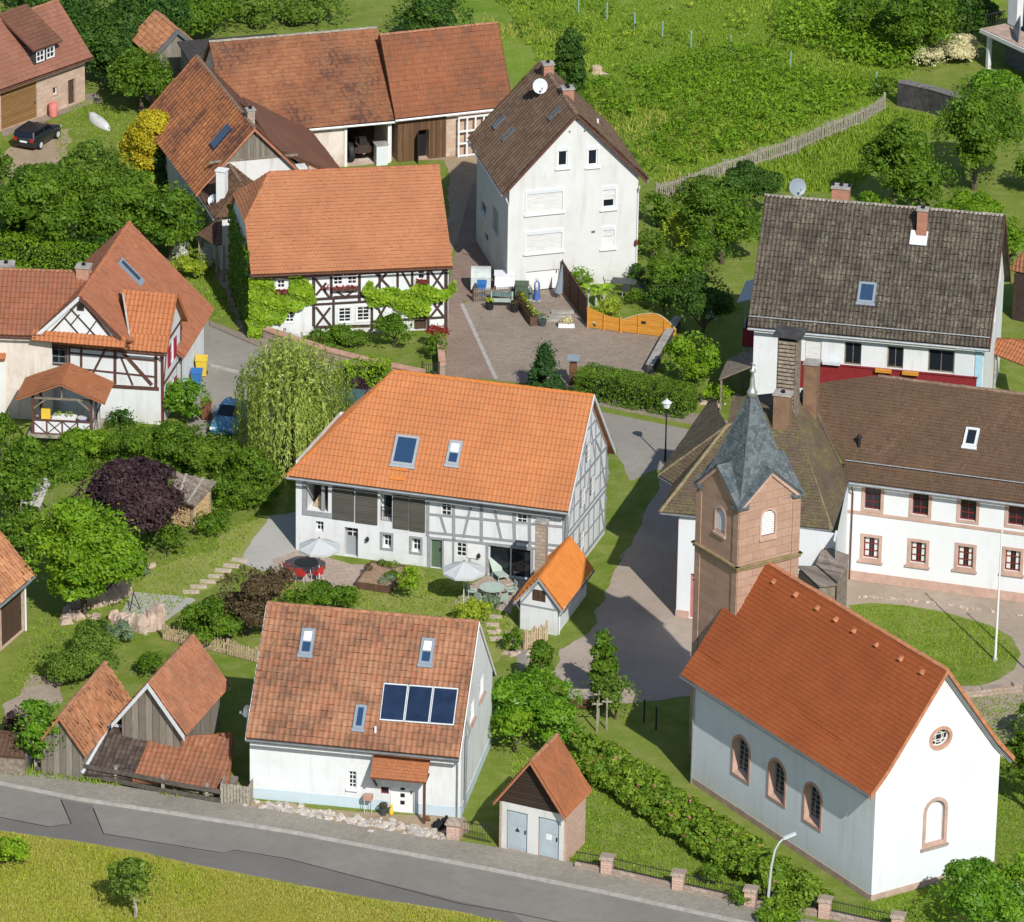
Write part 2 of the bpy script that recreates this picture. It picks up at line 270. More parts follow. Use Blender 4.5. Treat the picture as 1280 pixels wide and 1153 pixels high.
M['t_fach']=tiles('soft_red_tile',(.32,.115,.06),(.43,.18,.095),(.22,.09,.055),.5,None,0,.4); M['t_fachwing']=tiles('russet_tile',(.23,.085,.048),(.31,.125,.07),(.15,.075,.05),.6,None,0,.4); M['t_orange']=tiles('orange_interlock_tile',(.37,.135,.055),(.47,.19,.085),(.27,.10,.045),.5,None,0,.4)
M['t_shed']=tiles('patchy_orange_tile',(.30,.125,.06),(.55,.27,.13),(.19,.085,.05),.7,None,0,.6); M['t_lean']=tiles('rust_lean_tile',(.26,.105,.055),(.40,.18,.10),(.14,.07,.045),.7,None,0,.6); M['t_dark']=tiles('black_brown_tile',(.055,.042,.036),(.095,.07,.058),(.13,.10,.08),.4,None,0,.5)
M['t_trafo']=tiles('rusty_beavertail',(.30,.105,.045),(.40,.155,.065),(.17,.075,.042),.7,None,0,.7); M['t_top']=tiles('red_brown_beavertail',(.23,.10,.066),(.30,.14,.095),(.16,.075,.052),.6,None,0,.3); M['t_porch']=tiles('canopy_red_tile',(.31,.115,.05),(.39,.155,.07),(.2,.085,.05),.4,None,0,.6); M['t_bake']=tiles('bake_orange_tile',(.50,.165,.035),(.58,.21,.05),(.42,.13,.03),.3,None,0,.4)
TREND={}
# ------------------------------------------------------------------ roofs
PROF={'rib':([0,.08,.19,.27,.5,.82,1.0],[.3,1.,1.,.15,.0,.05,.3]),'pan':([0,.18,.36,.55,.75,.9,1.0],[.9,.35,.0,.0,.45,.95,1.0]),'flat':([.02,.98],[0,0]),'inter':([0,.12,.24,.5,.76,.88,1.0],[.7,1.,.3,0.,.05,.6,.7])}
class Tiles:
    def __init__(s): s.V=[]; s.F=[]; s.T=[]; s.n=0; s.slabs=MB()
    def plane(s,P,tw=.24,th=.33,style='pan',lift=.03,wave=.035,jit=.006,slab=.12,stagger=False,tilt=0.,sag=.014):
        P=[V3(p) for p in P]; e=unit(P[1]-P[0]); nn=unit(np.cross(P[1]-P[0],P[-1]-P[0])); 
        if nn[2]<0: nn=-nn
        up=unit(np.cross(nn,e)); up=up if up[2]>0 else -up
        s.slabs.slab(P if np.cross(P[1]-P[0],P[-1]-P[0])[2]>0 else P[::-1],slab)
        uv=np.array([[(p-P[0])@e,(p-P[0])@up] for p in P]); vmin,vmax=uv[:,1].min(),uv[:,1].max(); k=len(uv)
        def ext(v):
            xs=[]
            for i in range(k):
                a,b=uv[i],uv[(i+1)%k]
                if abs(a[1]-b[1])<1e-9:
                    if abs(a[1]-v)<1e-6: xs+= [a[0],b[0]]
                    continue
                t=(v-a[1])/(b[1]-a[1])
                if -1e-6<=t<=1+1e-6: xs.append(a[0]+t*(b[0]-a[0]))
            return (min(xs),max(xs)) if xs else None
        fu,fz=map(np.array,PROF[style]); m=len(fu); r=0; v=vmin
        while v<vmax-.03:
            v1=min(v+th,vmax); e0=ext(v+1e-4); e1=ext(v1-1e-4)
            if e0 is None or e1 is None: break
            lo=min(e0[0],e1[0]); hi=max(e0[1],e1[1]); off=(r%2)*tw*.5 if stagger else 0
            i0=math.floor((lo-off)/tw); i1=math.ceil((hi-off)/tw); nt=i1-i0
            if nt>0:
                u0=(np.arange(i0,i1)*tw+off)[:,None]; U=u0+fu[None,:]*tw; dz=RNG.normal(0,jit,(nt,1)); dt=RNG.normal(0,tilt,(nt,1))
                dv=RNG.normal(0,jit*1.2,(nt,1))
                wv=sag*(np.sin(U*1.9+v*.8+P[0][0])*np.sin(v*1.7-U*.5+P[0][1])+.6*np.sin(U*.7+v*2.9)); zb=.03+wv+lift+fz[None,:]*wave+dz+dt*(fu[None,:]-.5); zt=.03+sag*(np.sin(U*1.9+v1*.8+P[0][0])*np.sin(v1*1.7-U*.5+P[0][1])+.6*np.sin(U*.7+v1*2.9))+fz[None,:]*wave+dz*.3; zl=np.full((nt,m),.004)
                Ub=np.clip(U,e0[0],e0[1]); Ut=np.clip(U,e1[0],e1[1])
                def pt(UU,vv,zz): return P[0]+UU[...,None]*e+np.broadcast_to(vv,UU.shape)[...,None]*up+zz[...,None]*nn
                A=pt(Ub,v+dv*(v>vmin),zb); B=pt(Ut,v1+0*dv,zt); C=pt(Ub,v+dv*(v>vmin),zl)
                blk=np.stack([C,A,B],1).reshape(-1,3)   # per tile: 3 rows of m
                idx=s.n+np.arange(nt)[:,None]*3*m
                j=np.arange(m-1)[None,:]
                for ra,rb in((0,1),(1,2)):
                    q=np.stack([idx+ra*m+j,idx+ra*m+j+1,idx+rb*m+j+1,idx+rb*m+j],-1).reshape(-1,4); s.F.append(q)
                s.V.append(blk); s.T.append(np.repeat(RNG.random(nt),3*m)); s.n+=len(blk)
            v=v1; r+=1
        return s
    def build(s,name,m,parent):
        sv=np.array(s.slabs.v); V=np.concatenate(s.V+[sv]); T=np.concatenate(s.T+[np.full(len(sv),.4)])
        F=[tuple(q) for f in s.F for q in f.tolist()]+[tuple(s.n+i for i in f) for f in s.slabs.f]
        return mesh_np(name,V,F,m,parent,T)
def ridge_caps(a,b,m,parent,r=.13,seg=.36,name='ridge_cap'):
    a=V3(a); b=V3(b); L=np.linalg.norm(b-a); n=max(1,int(L/seg)); d=(b-a)/n; mb=MB(); x=unit(np.cross(d,(0,0,1)))
    for i in range(n):
        p=a+d*i-d*.04; q=a+d*(i+1); j=random.uniform(-.012,.012); vs=[]
        for pp,rr in((p,r*1.08),(q,r*.92)):
            for k in range(6):
                t=math.pi*k/5; vs.append(pp+x*rr*math.cos(t)*1.0+np.array([0,0,rr*math.sin(t)*.75-.03+j]))
        mb.add(vs,[(k,k+1,k+7,k+6) for k in range(5)]+[(5,4,3,2,1,0),(6,7,8,9,10,11)])
    return mb.build(name,m,parent)
def gutter(a,b,m,parent,r=.07,down=None,drop=None):
    mb=MB(); a=V3(a); b=V3(b); mb.tube([a,b],r,6)
    o=mb.build('gutter',m,parent); return o
def pipe(pts,m,parent,r=.045,name='downpipe'): return MB().tube(pts,r,6).build(name,m,parent)
# ------------------------------------------------------------------ walls with real openings
def arch_pts(a0,a1,z0,z1,n=8):
    c=(a0+a1)/2; r=(a1-a0)/2; zs=z1-r; return [(a0,z0),(a1,z0),(a1,zs)]+[(c+r*math.cos(math.pi*k/n),zs+r*math.sin(math.pi*k/n)) for k in range(1,n)]+[(a0,zs)]
def circ_pts(a0,a1,z0,z1,n=20):
    c=(a0+a1)/2; d=(z0+z1)/2; return [(c+(a1-a0)/2*math.cos(2*math.pi*k/n),d+(z1-z0)/2*math.sin(2*math.pi*k/n)) for k in range(n)]
def shape_pts(o,grow=0.):
    a0,a1,z0,z1=o['r']; a0-=grow;a1+=grow;z0-=grow;z1+=grow; s=o.get('shape','rect')
    return arch_pts(a0,a1,z0,z1) if s=='arch' else circ_pts(a0,a1,z0,z1) if s=='round' else [(a0,z0),(a1,z0),(a1,z1),(a0,z1)]
def wall_face(mb,W,outline,ops=()):
    zt=max(p[1] for p in outline)
    for o in ops: a0,a1,z0,z1=o['r']; o['r']=(a0,a1,max(z0,.012+min(p[1] for p in outline)),min(z1,zt-.03))
    loops=[outline]+[shape_pts(o)[::-1] for o in ops]
    flat=[p for l in loops for p in l]; tri=tessellate_polygon([[Vector((a,z,0)) for a,z in l] for l in loops])
    vs=[W.P(a,z) for a,z in flat]; fs=[]
    for t in tri:
        p,q,r=[flat[i] for i in t]; cr=(q[0]-p[0])*(r[1]-p[1])-(q[1]-p[1])*(r[0]-p[0])
        if abs(cr)<1e-9: continue
        fs.append(tuple(t) if cr>0 else tuple(t)[::-1])
    mb.add(vs,fs)
    for o in ops:
        pts=shape_pts(o); d=o.get('depth',.14); n=len(pts); sp=o.get('splay',0.)
        c=np.mean(pts,0); inner=[(c[0]+(a-c[0])*(1-sp),c[1]+(z-c[1])*(1-sp)) for a,z in pts]
        vs=[W.P(a,z) for a,z in pts]+[W.P(a,z,-d) for a,z in inner]; (o.setdefault('rmb',MB()) if o.get('reveal') else mb).add(vs,[((i+1)%n,i,n+i,n+(i+1)%n) for i in range(n)])
        o['inner']=inner
def ring(W,pts,width,o0,o1,mb):
    "frame of given width around pts (outwards), from depth o0 to o1 proud"
    n=len(pts); c=np.mean(pts,0); out=[]
    for i in range(n):
        p=np.array(pts[i]); a=np.array(pts[i-1]); b=np.array(pts[(i+1)%n]); e1=unit(p-a); e2=unit(b-p); n1=np.array([e1[1],-e1[0]]); n2=np.array([e2[1],-e2[0]]); k=n1+n2; k=k/max(.3,(k@n1)); out.append(tuple(p+k*width))
    vs=[W.P(a,z,o0) for a,z in pts]+[W.P(a,z,o1) for a,z in pts]+[W.P(a,z,o0) for a,z in out]+[W.P(a,z,o1) for a,z in out]
    fs=[]
    for i in range(n):
        j=(i+1)%n; fs+=[(n+i,3*n+i,3*n+j,n+j),(2*n+i,2*n+j,3*n+j,3*n+i),(i,n+i,n+j,j)]
    mb.add(vs,fs)
def wbox(mb,W,a0,a1,z0,z1,o0,o1):
    q=[W.P(a0,z0,o1),W.P(a1,z0,o1),W.P(a1,z0,o0),W.P(a0,z0,o0)]; h=[W.P(a0,z1,o1),W.P(a1,z1,o1),W.P(a1,z1,o0),W.P(a0,z1,o0)]; mb.hexa(q,h)
def window(W,o,parent):
    a0,a1,z0,z1=o['r']; d=o.get('depth',.14); sp=o.get('splay',0.); pts=o.get('inner') or shape_pts(o); name=o.get('name','window')
    fm=M[o.get('frame','whitepaint')]; fw=o.get('fw',.055); mb=MB()
    # frame lies inside the opening
    c=np.mean(pts,0); aw=max(p[0] for p in pts)-min(p[0] for p in pts); ah=max(p[1] for p in pts)-min(p[1] for p in pts)
    ins=[(c[0]+(p[0]-c[0])*(1-2*fw/aw),c[1]+(p[1]-c[1])*(1-2*fw/ah)) for p in pts]; n=len(pts)
    vs=[W.P(a,z,-d+.05) for a,z in pts]+[W.P(a,z,-d+.05) for a,z in ins]+[W.P(a,z,-d) for a,z in ins]
    mb.add(vs,[(i,(i+1)%n,n+(i+1)%n,n+i) for i in range(n)]+[(n+i,n+(i+1)%n,2*n+(i+1)%n,2*n+i) for i in range(n)])
    A0,A1=min(p[0] for p in pts),max(p[0] for p in pts); Z0,Z1=min(p[1] for p in pts),max(p[1] for p in pts); bw=o.get('bar',.035)
    nx,ny=o.get('grid',(2,2)); cx=(A0+A1)/2; rr=(A1-A0)/2
    for i in range(1,nx):
        x=A0+(A1-A0)*i/nx; zt=Z1
        if o.get('shape')=='arch': zt=Z1-rr+math.sqrt(max(0,rr*rr-(x-cx)**2))
        if o.get('shape')=='round': h=math.sqrt(max(0,rr*rr-(x-cx)**2)); wbox(mb,W,x-bw/2,x+bw/2,(Z0+Z1)/2-h,(Z0+Z1)/2+h,-d+.005,-d+.04)
        else: wbox(mb,W,x-bw/2,x+bw/2,Z0,zt,-d+.005,-d+.04)
    for i in range(1,ny):
        z=Z0+(Z1-Z0)*i/ny; x0,x1=A0,A1
        if o.get('shape')=='arch' and z>Z1-rr: h=math.sqrt(max(0,rr*rr-(z-Z1+rr)**2)); x0,x1=cx-h,cx+h
        if o.get('shape')=='round': h=math.sqrt(max(0,rr*rr-(z-(Z0+Z1)/2)**2)); x0,x1=cx-h,cx+h
        wbox(mb,W,x0,x1,z-bw/2,z+bw/2,-d+.006,-d+.038)
    if o.get('shape')=='round':
        r2=rr*.5; zc=(Z0+Z1)/2; ring(W,[(cx+r2*math.cos(2*math.pi*k/16),zc+r2*math.sin(2*math.pi*k/16)) for k in range(16)],.035,-d+.006,-d+.04,mb)
    f=mb.build(name,fm,parent)
    MB().poly([W.P(a,z,-d+.001) for a,z in pts]).build('pane',M[o.get('glass','glass')],f)
    if o.get('curtain'):
        cm=MB(); g=(A1-A0); 
        if o['curtain']=='full': cm.quad(W.P(A0+.03,Z0+.03,-d+.004),W.P(A1-.03,Z0+.03,-d+.004),W.P(A1-.03,Z1-.03,-d+.004),W.P(A0+.03,Z1-.03,-d+.004))
        else:
            for s0,s1 in((.04,.33),(.67,.96)): cm.quad(W.P(A0+g*s0,Z0+.04,-d+.004),W.P(A0+g*s1,Z0+.04,-d+.004),W.P(A0+g*s1,Z1-.04,-d+.004),W.P(A0+g*s0,Z1-.04,-d+.004))
        cm.build('curtain',M['curtain'],f)
    if o.get('rmb'): o['rmb'].build('reveal',M[o['reveal']],f)
    if o.get('surround'):
        sm,sw=o['surround']; mb=MB(); ring(W,shape_pts(o),sw,0.002,.035,mb); mb.build('surround',M[sm],f)
    if o.get('sill'):
        sm=o['sill']; mb=MB(); e=.08+(o['surround'][1] if o.get('surround') else 0); zz=z0-(o['surround'][1] if o.get('surround') else 0); wbox(mb,W,a0-e,a1+e,zz-.1,zz+.002,.002,.12); mb.build('sill',M[sm],f)
    if o.get('box'):   # roller shutter box and lowered slats
        mb=MB(); wbox(mb,W,a0,a1,z1-.2,z1,-.02,.03); mb.build('shutter_box',M['rollerbox'],f)
    if o.get('blind'):
        mb=MB(); wbox(mb,W,a0+.02,a1-.02,z1-(z1-z0)*o['blind'],z1-.2 if o.get('box') else z1,-d+.05,-d+.075); mb.build('blind',M['roller'],f)
    for sgn in o.get('shutters',()):
        mb=MB(); ww=o.get('sw',(a1-a0)/2); s0=a0-ww-.03 if sgn<0 else a1+.03; wbox(mb,W,s0,s0+ww,z0,z1,.02,.06); mb.build('shutter',M[o.get('sm','redpaint')],f)
    return f
def door(W,o,parent):
    a0,a1,z0,z1=o['r']; d=o.get('depth',.14); mb=MB(); wbox(mb,W,a0,a1,z0,z1,-d-.04,-d+.01); f=mb.build('door',M[o.get('mat','door_brown')],parent)
    if o.get('light'):
        l0,l1=o['light']; mb=MB(); wbox(mb,W,a0+.1,a1-.1,z0+(z1-z0)*l0,z0+(z1-z0)*l1,-d+.01,-d+.014); mb.build('pane',M['glass'],f)
        mb=MB(); c=(a0+a1)/2; zm=z0+(z1-z0)*(l0+l1)/2; wbox(mb,W,c-.025,c+.025,z0+(z1-z0)*l0,z0+(z1-z0)*l1,-d+.0145,-d+.03); wbox(mb,W,a0+.1,a1-.1,zm-.02,zm+.02,-d+.0145,-d+.028); mb.build('glazing_bar',M['whitepaint'],f)
    mb=MB(); wbox(mb,W,a1-.16,a1-.11,z0+.95,z0+1.1,-d+.01,-d+.06); mb.build('handle',M['iron'],f)
    if o.get('surround'):
        sm,sw=o['surround']; mb=MB(); wbox(mb,W,a0-sw,a0-.001,z0,z1+sw,0.002,.03); wbox(mb,W,a1+.001,a1+sw,z0,z1+sw,.002,.03); wbox(mb,W,a0,a1,z1+.001,z1+sw,.002,.03); mb.build('surround',M[sm],f)
    return f
def fill(W,ops,parent):
    for o in ops: (door if o.get('door') else (lambda *a:None) if o.get('void') else window)(W,o,parent)
def op(W,cx,cy,w,h,**k): k['r']=W.rect(cx,cy,w,h); return k
def timbers(W,segs,width,m,parent,proud=.035,name='timber_frame',clip=None):
    "segs: list of (px,py,px,py[,width]) in photo points on this wall"
    mb=MB()
    for i,s in enumerate(segs):
        a,z=W.hit(s[0],s[1]); b,y=W.hit(s[2],s[3]); wd=s[4] if len(s)>4 else width
        bar2(mb,W,a,z,b,y,wd,proud+.0015*(i%7))
    return mb.build(name,m,parent)
def bar2(mb,W,a,z,b,y,wd,proud):
    L=math.hypot(b-a,y-z); 
    if L<1e-4: return
    da,dz=(b-a)/L,(y-z)/L; na,nz=-dz*wd/2,da*wd/2
    pts=[(a-na,z-nz),(b-na,y-nz),(b+na,y+nz),(a+na,z+nz)]
    cr=(pts[1][0]-pts[0][0])*(pts[2][1]-pts[0][1])-(pts[1][1]-pts[0][1])*(pts[2][0]-pts[0][0])
    q=[W.P(p[0],p[1],-.02) for p in pts]; h=[W.P(p[0],p[1],proud) for p in pts]; mb.hexa(q,h)
def timbers_sz(W,segs,width,m,parent,proud=.035,name='timber_frame'):
    mb=MB()
    for i,s in enumerate(segs): bar2(mb,W,s[0],s[1],s[2],s[3],s[4] if len(s)>4 else width,proud+.0015*(i%7))
    return mb.build(name,m,parent)
# ------------------------------------------------------------------ gabled house from its plan
class Gab:
    def __init__(s,cx,cy,th,L,W,he,hr,oe=.4,og=.3,h0=0.,h1=0.,sk=0.,half=None,flare=None,zb=0.):
        th=R(th); k=R(sk); s.u=np.array([math.cos(th),math.sin(th),0]); s.v=np.array([-math.sin(th+k),math.cos(th+k),0]); s.c=np.array([cx,cy,0.])
        s.L,s.Wd,s.he,s.hr,s.oe,s.og,s.h0,s.h1,s.half,s.flare=L,W,he,hr,oe,og,h0,h1,half,flare; s.sl=(hr-he)/(W/2); s.zb=zb
        B={(a,b):s.pt(a*L/2,b*W/2,0) for a in(-1,1) for b in(-1,1)}; s.B=B
        s.F=Wall(B[-1,-1],B[1,-1]); s.Rr=Wall(B[1,-1],B[1,1]); s.Bk=Wall(B[1,1],B[-1,1]); s.Lf=Wall(B[-1,1],B[-1,-1])
    def pt(s,u,v,z): return s.c+s.u*u+s.v*v+np.array([0,0,z])
    def E(s,a,b): return s.pt(a*(s.L/2+s.og),b*(s.Wd/2+s.oe),s.he-s.oe*s.sl)
    def ridge(s,a): return s.pt(a*(s.L/2+s.og)-(s.h1 if a>0 else -s.h0),0,s.hr)
    def gable(s,W,drop=.10):
        "outline of an end wall up to the underside of the roof"
        w=W.len; return [(0,s.zb),(w,s.zb),(w,s.he-drop),(w/2,s.hr-drop),(0,s.he-drop)]
    def roof(s,T,**k):
        E,Rd=s.E,s.ridge
        ends=[]
        for b in(-1,1):
            l,r=(E(-1,b),E(1,b)); rl,rr=Rd(-1),Rd(1)
            P=[l,r,rr]
            if s.half:
                t=(s.half-l[2])/(s.hr-l[2]); full=s.pt(-(s.L/2+s.og),0,s.hr); hp=l+(full-l)*t; P+=[rl,hp]; ends.append(hp)
            else: P+=[rl]
            if s.flare and not s.half:
                fr,fz=s.flare; m1=r+(rr-r)*fr-np.array([0,0,fz]); m0=l+(rl-l)*fr-np.array([0,0,fz])
                lo=[l,r,m1,m0]; hi=[m0,m1,rr,rl]
                for q in(lo,hi): T.plane(q if b<0 else [q[1],q[0],q[3],q[2]],**k)
                continue
            T.plane(P if b<0 else ([P[1],P[0]]+P[2:][::-1]),**k)
        if s.half: T.plane([ends[1],ends[0],Rd(-1)],**k)
        elif s.h0>.5: T.plane([E(-1,1),E(-1,-1),Rd(-1)],**k)
        if s.h1>.5: T.plane([E(1,-1),E(1,1),Rd(1)],**k)
        return T
def skylight(P0,e,up,nn,w,h,parent,proud=.15,frame='bluegrey',glassm='glass_blue',split=False,name='skylight'):
    "roof window: P0 = lower-left corner on the roof plane"
    mb=MB(); fw=.075
    def bx(u0,u1,v0,v1,z0,z1):
        q=[P0+e*u+up*v+nn*z0 for u,v in((u0,v0),(u1,v0),(u1,v1),(u0,v1))]; mb.hexa(q,[p+nn*(z1-z0) for p in q])
    bx(-.06,fw,-.06,h+.06,.0,proud); bx(w-fw,w+.06,-.06,h+.06,.0,proud); bx(fw,w-fw,-.06,fw,.0,proud); bx(fw,w-fw,h-fw,h+.06,.0,proud+.02); bx(-.1,w+.1,-.22,-.061,.0,.13)
    if split: bx(fw,w-fw,h*.48,h*.48+.06,.0,proud-.01)
    f=mb.build(name,M[frame],parent); q=MB(); a=[P0+e*u+up*v+nn*(proud-.03) for u,v in((fw,fw),(w-fw,fw),(w-fw,h-fw),(fw,h-fw))]; q.quad(*a); q.build('pane',M[glassm],f)
    if split: MB().quad(*[P0+e*u+up*v+nn*(proud-.026) for u,v in((fw,h*.5),(w-fw,h*.5),(w-fw,h-fw),(fw,h-fw))]).build('blind',M['curtain'],f)  # pale upper half of the pane: sky reflection put into the colour
    return f
class Plane:
    def __init__(s,a,b,c):   # eaveL, eaveR, ridge point
        s.o=V3(a); s.e=unit(V3(b)-s.o); n=unit(np.cross(V3(b)-s.o,V3(c)-s.o)); s.n=n if n[2]>0 else -n; up=np.cross(s.n,s.e); s.up=up if up[2]>0 else -up
    def hit(s,px,py):
        d=FW*FPX+CR*(px-640)-CU*(py-576.5); t=((s.o-CC)@s.n)/(d@s.n); return CC+d*t
def roofwin(pl,cx,cy,wp,hp,parent,**k):
    p=pl.hit(cx,cy); kk=ppm(p); w=wp/(kk*abs(pl.e@CR)); h=hp/(kk*math.hypot(pl.up@CU,0.2*(pl.up@CR))); return skylight(p-pl.e*w/2-pl.up*h/2+pl.n*.03,pl.e,pl.up,pl.n,w,h,parent,**k)
def chimney(p,w,d,h,m,parent,th=0.,below=.8,cap='concrete',pots=1):
    "square stack; p = point where the axis meets the roof"
    ux=(math.cos(th),math.sin(th),0); mb=MB().box(p+np.array([0,0,(h-below)/2]),w,d,h+below,ux); o=mb.build('chimney',m,parent)
    MB().box(p+np.array([0,0,h+.04]),w+.12,d+.12,.08,ux).build('chimney_cap',M[cap],o)
    q=MB()
    for i in range(pots): q.lathe(p+np.array(ux)*(i-(pots-1)/2)*w*.5+np.array([0,0,h+.08]),[(.11,0),(.10,.14),(.07,.14),(.07,.02)],8)
    if pots: q.build('flue',M['black'],o)
    return o
def dish(p,parent,r=.4,face=(.2,-.9,.35),m='lightgrey',mast=.7):
    f=unit(face); x=unit(np.cross(f,(0,0,1))); y=np.cross(x,f); mb=MB(); c=V3(p)+np.array([0,0,mast]); vs=[]; n=16
    for i,(rr,dd) in enumerate(((.02,-.07),(.5,-.05),(1.,.0),(1.02,-.02),(.5,-.075),(.02,-.09))):
        for k in range(n): t=2*math.pi*k/n; vs.append(c+(x*math.cos(t)+y*math.sin(t))*r*rr+f*dd)
    mb.add(vs,[(i*n+k,i*n+(k+1)%n,(i+1)*n+(k+1)%n,(i+1)*n+k) for i in range(5) for k in range(n)])
    o=mb.build('satellite_dish',M[m],parent); q=MB().tube([V3(p)-np.array([0,0,.3]),c-f*.1],.03,6); q.tube([c-y*r*.9,c+f*r*.9-y*r*.3],.015,5); q.box(c+f*r*.9-y*r*.3,.1,.1,.1); q.build('mast',M['zinc'],o); return o
# ------------------------------------------------------------------ ground, roads, paths
M['lawn']=ground_mat('lawn_grass',[(.125,.18,.022),(.17,.215,.035),(.26,.265,.085),(.085,.14,.014)],(.12,.9,9.),.05)
M['meadow']=ground_mat('meadow_grass',[(.125,.21,.015),(.175,.255,.026),(.25,.285,.07),(.08,.155,.011)],(.07,.5,5.),.08)
M['lawn_pale']=ground_mat('pale_lawn',[(.20,.225,.05),(.25,.26,.07),(.31,.30,.11),(.16,.20,.035)],(.2,.9,9.),.05)
M['field']=ground_mat('dry_field_grass',[(.25,.25,.026),(.31,.28,.034),(.17,.21,.022),(.36,.31,.08)],(.10,.8,7.),.08)
M['asphalt']=asphalt('road_asphalt',(.168,.155,.138),(.205,.19,.168)); M['asphalt_new']=asphalt('newer_asphalt',(.122,.114,.104),(.145,.136,.124),patch=.15); M['seam']=plain('tar_seam',(.022,.021,.02),.8,.2); M['street']=asphalt('village_street',(.205,.188,.162),(.25,.23,.20)); M['lane']=asphalt('lane_surface',(.27,.22,.175),(.33,.275,.225),25)
M['walk']=paving('grey_pavers',(.27,.245,.205),(.32,.29,.245),(.16,.145,.11),.2,.1,R(-8)); M['kerb']=plain('kerb_stone',(.36,.34,.31),.9,.2,3); M['walk_up']=paving('beige_pavers',(.27,.22,.18),(.31,.26,.21),(.17,.14,.11),.2,.1,R(-12))
M['court']=paving('courtyard_setts',(.25,.20,.16),(.31,.255,.205),(.16,.13,.10),.28,.16,R(-14),.014,.45); M['drive']=paving('reddish_setts',(.25,.175,.14),(.30,.22,.175),(.15,.12,.095),.22,.14,R(20),.012,.5); M['gravel']=asphalt('grey_gravel',(.30,.29,.265),(.35,.34,.31),60,.95,.1); M['forecourt']=asphalt('gravel_forecourt',(.25,.20,.15),(.32,.265,.21),22,.95,.35); M['terrace']=paving('terrace_slabs',(.33,.26,.215),(.39,.31,.26),(.22,.18,.15),.6,.4,R(-16),.01,.2)
M['dirt']=asphalt('bare_earth',(.26,.19,.12),(.32,.25,.17),20,.95,.4)
def ragged(P,rag,seg=.3):
    Q=[]; n=len(P)
    for i in range(n):
        a,b=P[i],P[(i+1)%n]; L=np.linalg.norm(b-a); k=max(1,min(90,int(L/seg)))
        for j in range(k): t=j/k; Q.append(a+(b-a)*t)
    m=len(Q); d=RNG.normal(0,1,(m+12,2)); w_=np.hanning(9); w_/=math.sqrt((w_**2).sum()); d=np.stack([np.convolve(d[:,i],w_,'same')[6:6+m] for i in(0,1)],1)*rag+RNG.normal(0,rag*.25,(m,2))
    return [q+np.array([x,y,0]) for q,(x,y) in zip(Q,d)]
def sheet(name,pts,z,m,px=True,rag=0.):
    P=[at(*p)[:2] if px else p for p in pts]; P=[np.array([p[0],p[1],0.]) for p in P]
    if rag: P=ragged(P,rag)
    tri=tessellate_polygon([[Vector(p) for p in P]]); c=sum(P)/len(P); fs=[]
    for t in tri:
        a,b,d=[P[i] for i in t]; fs.append(tuple(t) if np.cross(b-a,d-a)[2]>0 else tuple(t)[::-1])
    o=mesh_np(name,np.array([[p[0],p[1],z] for p in P]),fs,m,loc=(0,0,0)); o['kind']='structure'; return o
def strip(name,pts,w,z,m,h=None,kind='structure'):
    P=[at(*p) for p in pts]; mb=MB(); n=len(P); L=[];Rr=[]
    for i in range(n):
        d=unit(P[min(i+1,n-1)]-P[max(i-1,0)]); q=np.array([-d[1],d[0],0]); L.append(P[i]+q*w/2); Rr.append(P[i]-q*w/2)
    for i in range(n-1):
        q=[Rr[i],Rr[i+1],L[i+1],L[i]]
        if h is None: mb.quad(*[x*np.array([1,1,0])+[0,0,z] for x in q])
        else: mb.hexa([x*np.array([1,1,0])+[0,0,z-.05] for x in q],[x*np.array([1,1,0])+[0,0,h] for x in q])
    o=mb.build(name,m,loc=(0,0,0)); 
    if kind: o['kind']=kind
    return o
mesh_np('ground',np.array([[-900,-320,0],[900,-320,0],[900,1800,0],[-900,1800,0]]),[(0,1,2,3)],M['lawn'],loc=(0,0,0))['kind']='structure'
sheet('meadow',[(560,-900),(575,30),(650,110),(830,240),(1105,128),(1190,60),(1235,25),(1900,-900)],.004,M['meadow'],rag=0.15)
UP=[(-900,880),(-160,964),(0,980.5),(97,1000),(223,1019.5),(360,1041),(580,1082),(743.6,1114.5),(900,1148.5),(1010,1172),(1300,1235),(2000,1390)]
LOW=[(-900,925),(-160,1016),(0,1038.7),(97,1051.7),(181,1066),(242.6,1080.8),(360,1103.4),(430,1117),(580,1141),(634,1153),(800,1190),(1250,1290),(1950,1450)]
sheet('field',[*LOW,(1900,2600),(-1300,2600)],.003,M['field'],rag=0.1)
sheet('road',UP+LOW[::-1],.004,M['asphalt'])
SEAM=[(-160,1008),(0,1022),(61,1034),(89,1030),(76,1000)]; SE2=[(116.5,1011),(129.4,1042.6),(236,1060),(281,1067),(293,1063),(360,1074),(575,1130),(640,1141),(760,1166)]
sheet('road_patch',[(-160,1009),(0,1023),(61,1034),(88.5,1030),(76.5,999),(116,1007),(129,1043),(236,1061),(281,1068),(293,1064),(360,1075),(575,1127),(640,1141),(660,1158),(634,1152.5),(580,1140.4),(430,1116.4),(360,1102.8),(242.6,1080),(181,1065.4),(97,1051),(0,1038),(-160,1015.6)],.008,M['asphalt_new'])
strip('road_seam',SEAM,.06,.012,M['seam']); strip('road_seam',SE2,.06,.012,M['seam'])
WALKT=[(-900,866),(-160,948),(0,964),(45,969),(97,977),(162,987),(259,1003),(315,1010),(420,1030),(545,1052),(560,1052),(612,1060),(704,1078),(760,1093),(850,1114),(940,1135),(1010,1152),(1300,1218),(2000,1372)]
P=[at(*p) for p in UP]; Q=[at(*p) for p in WALKT]
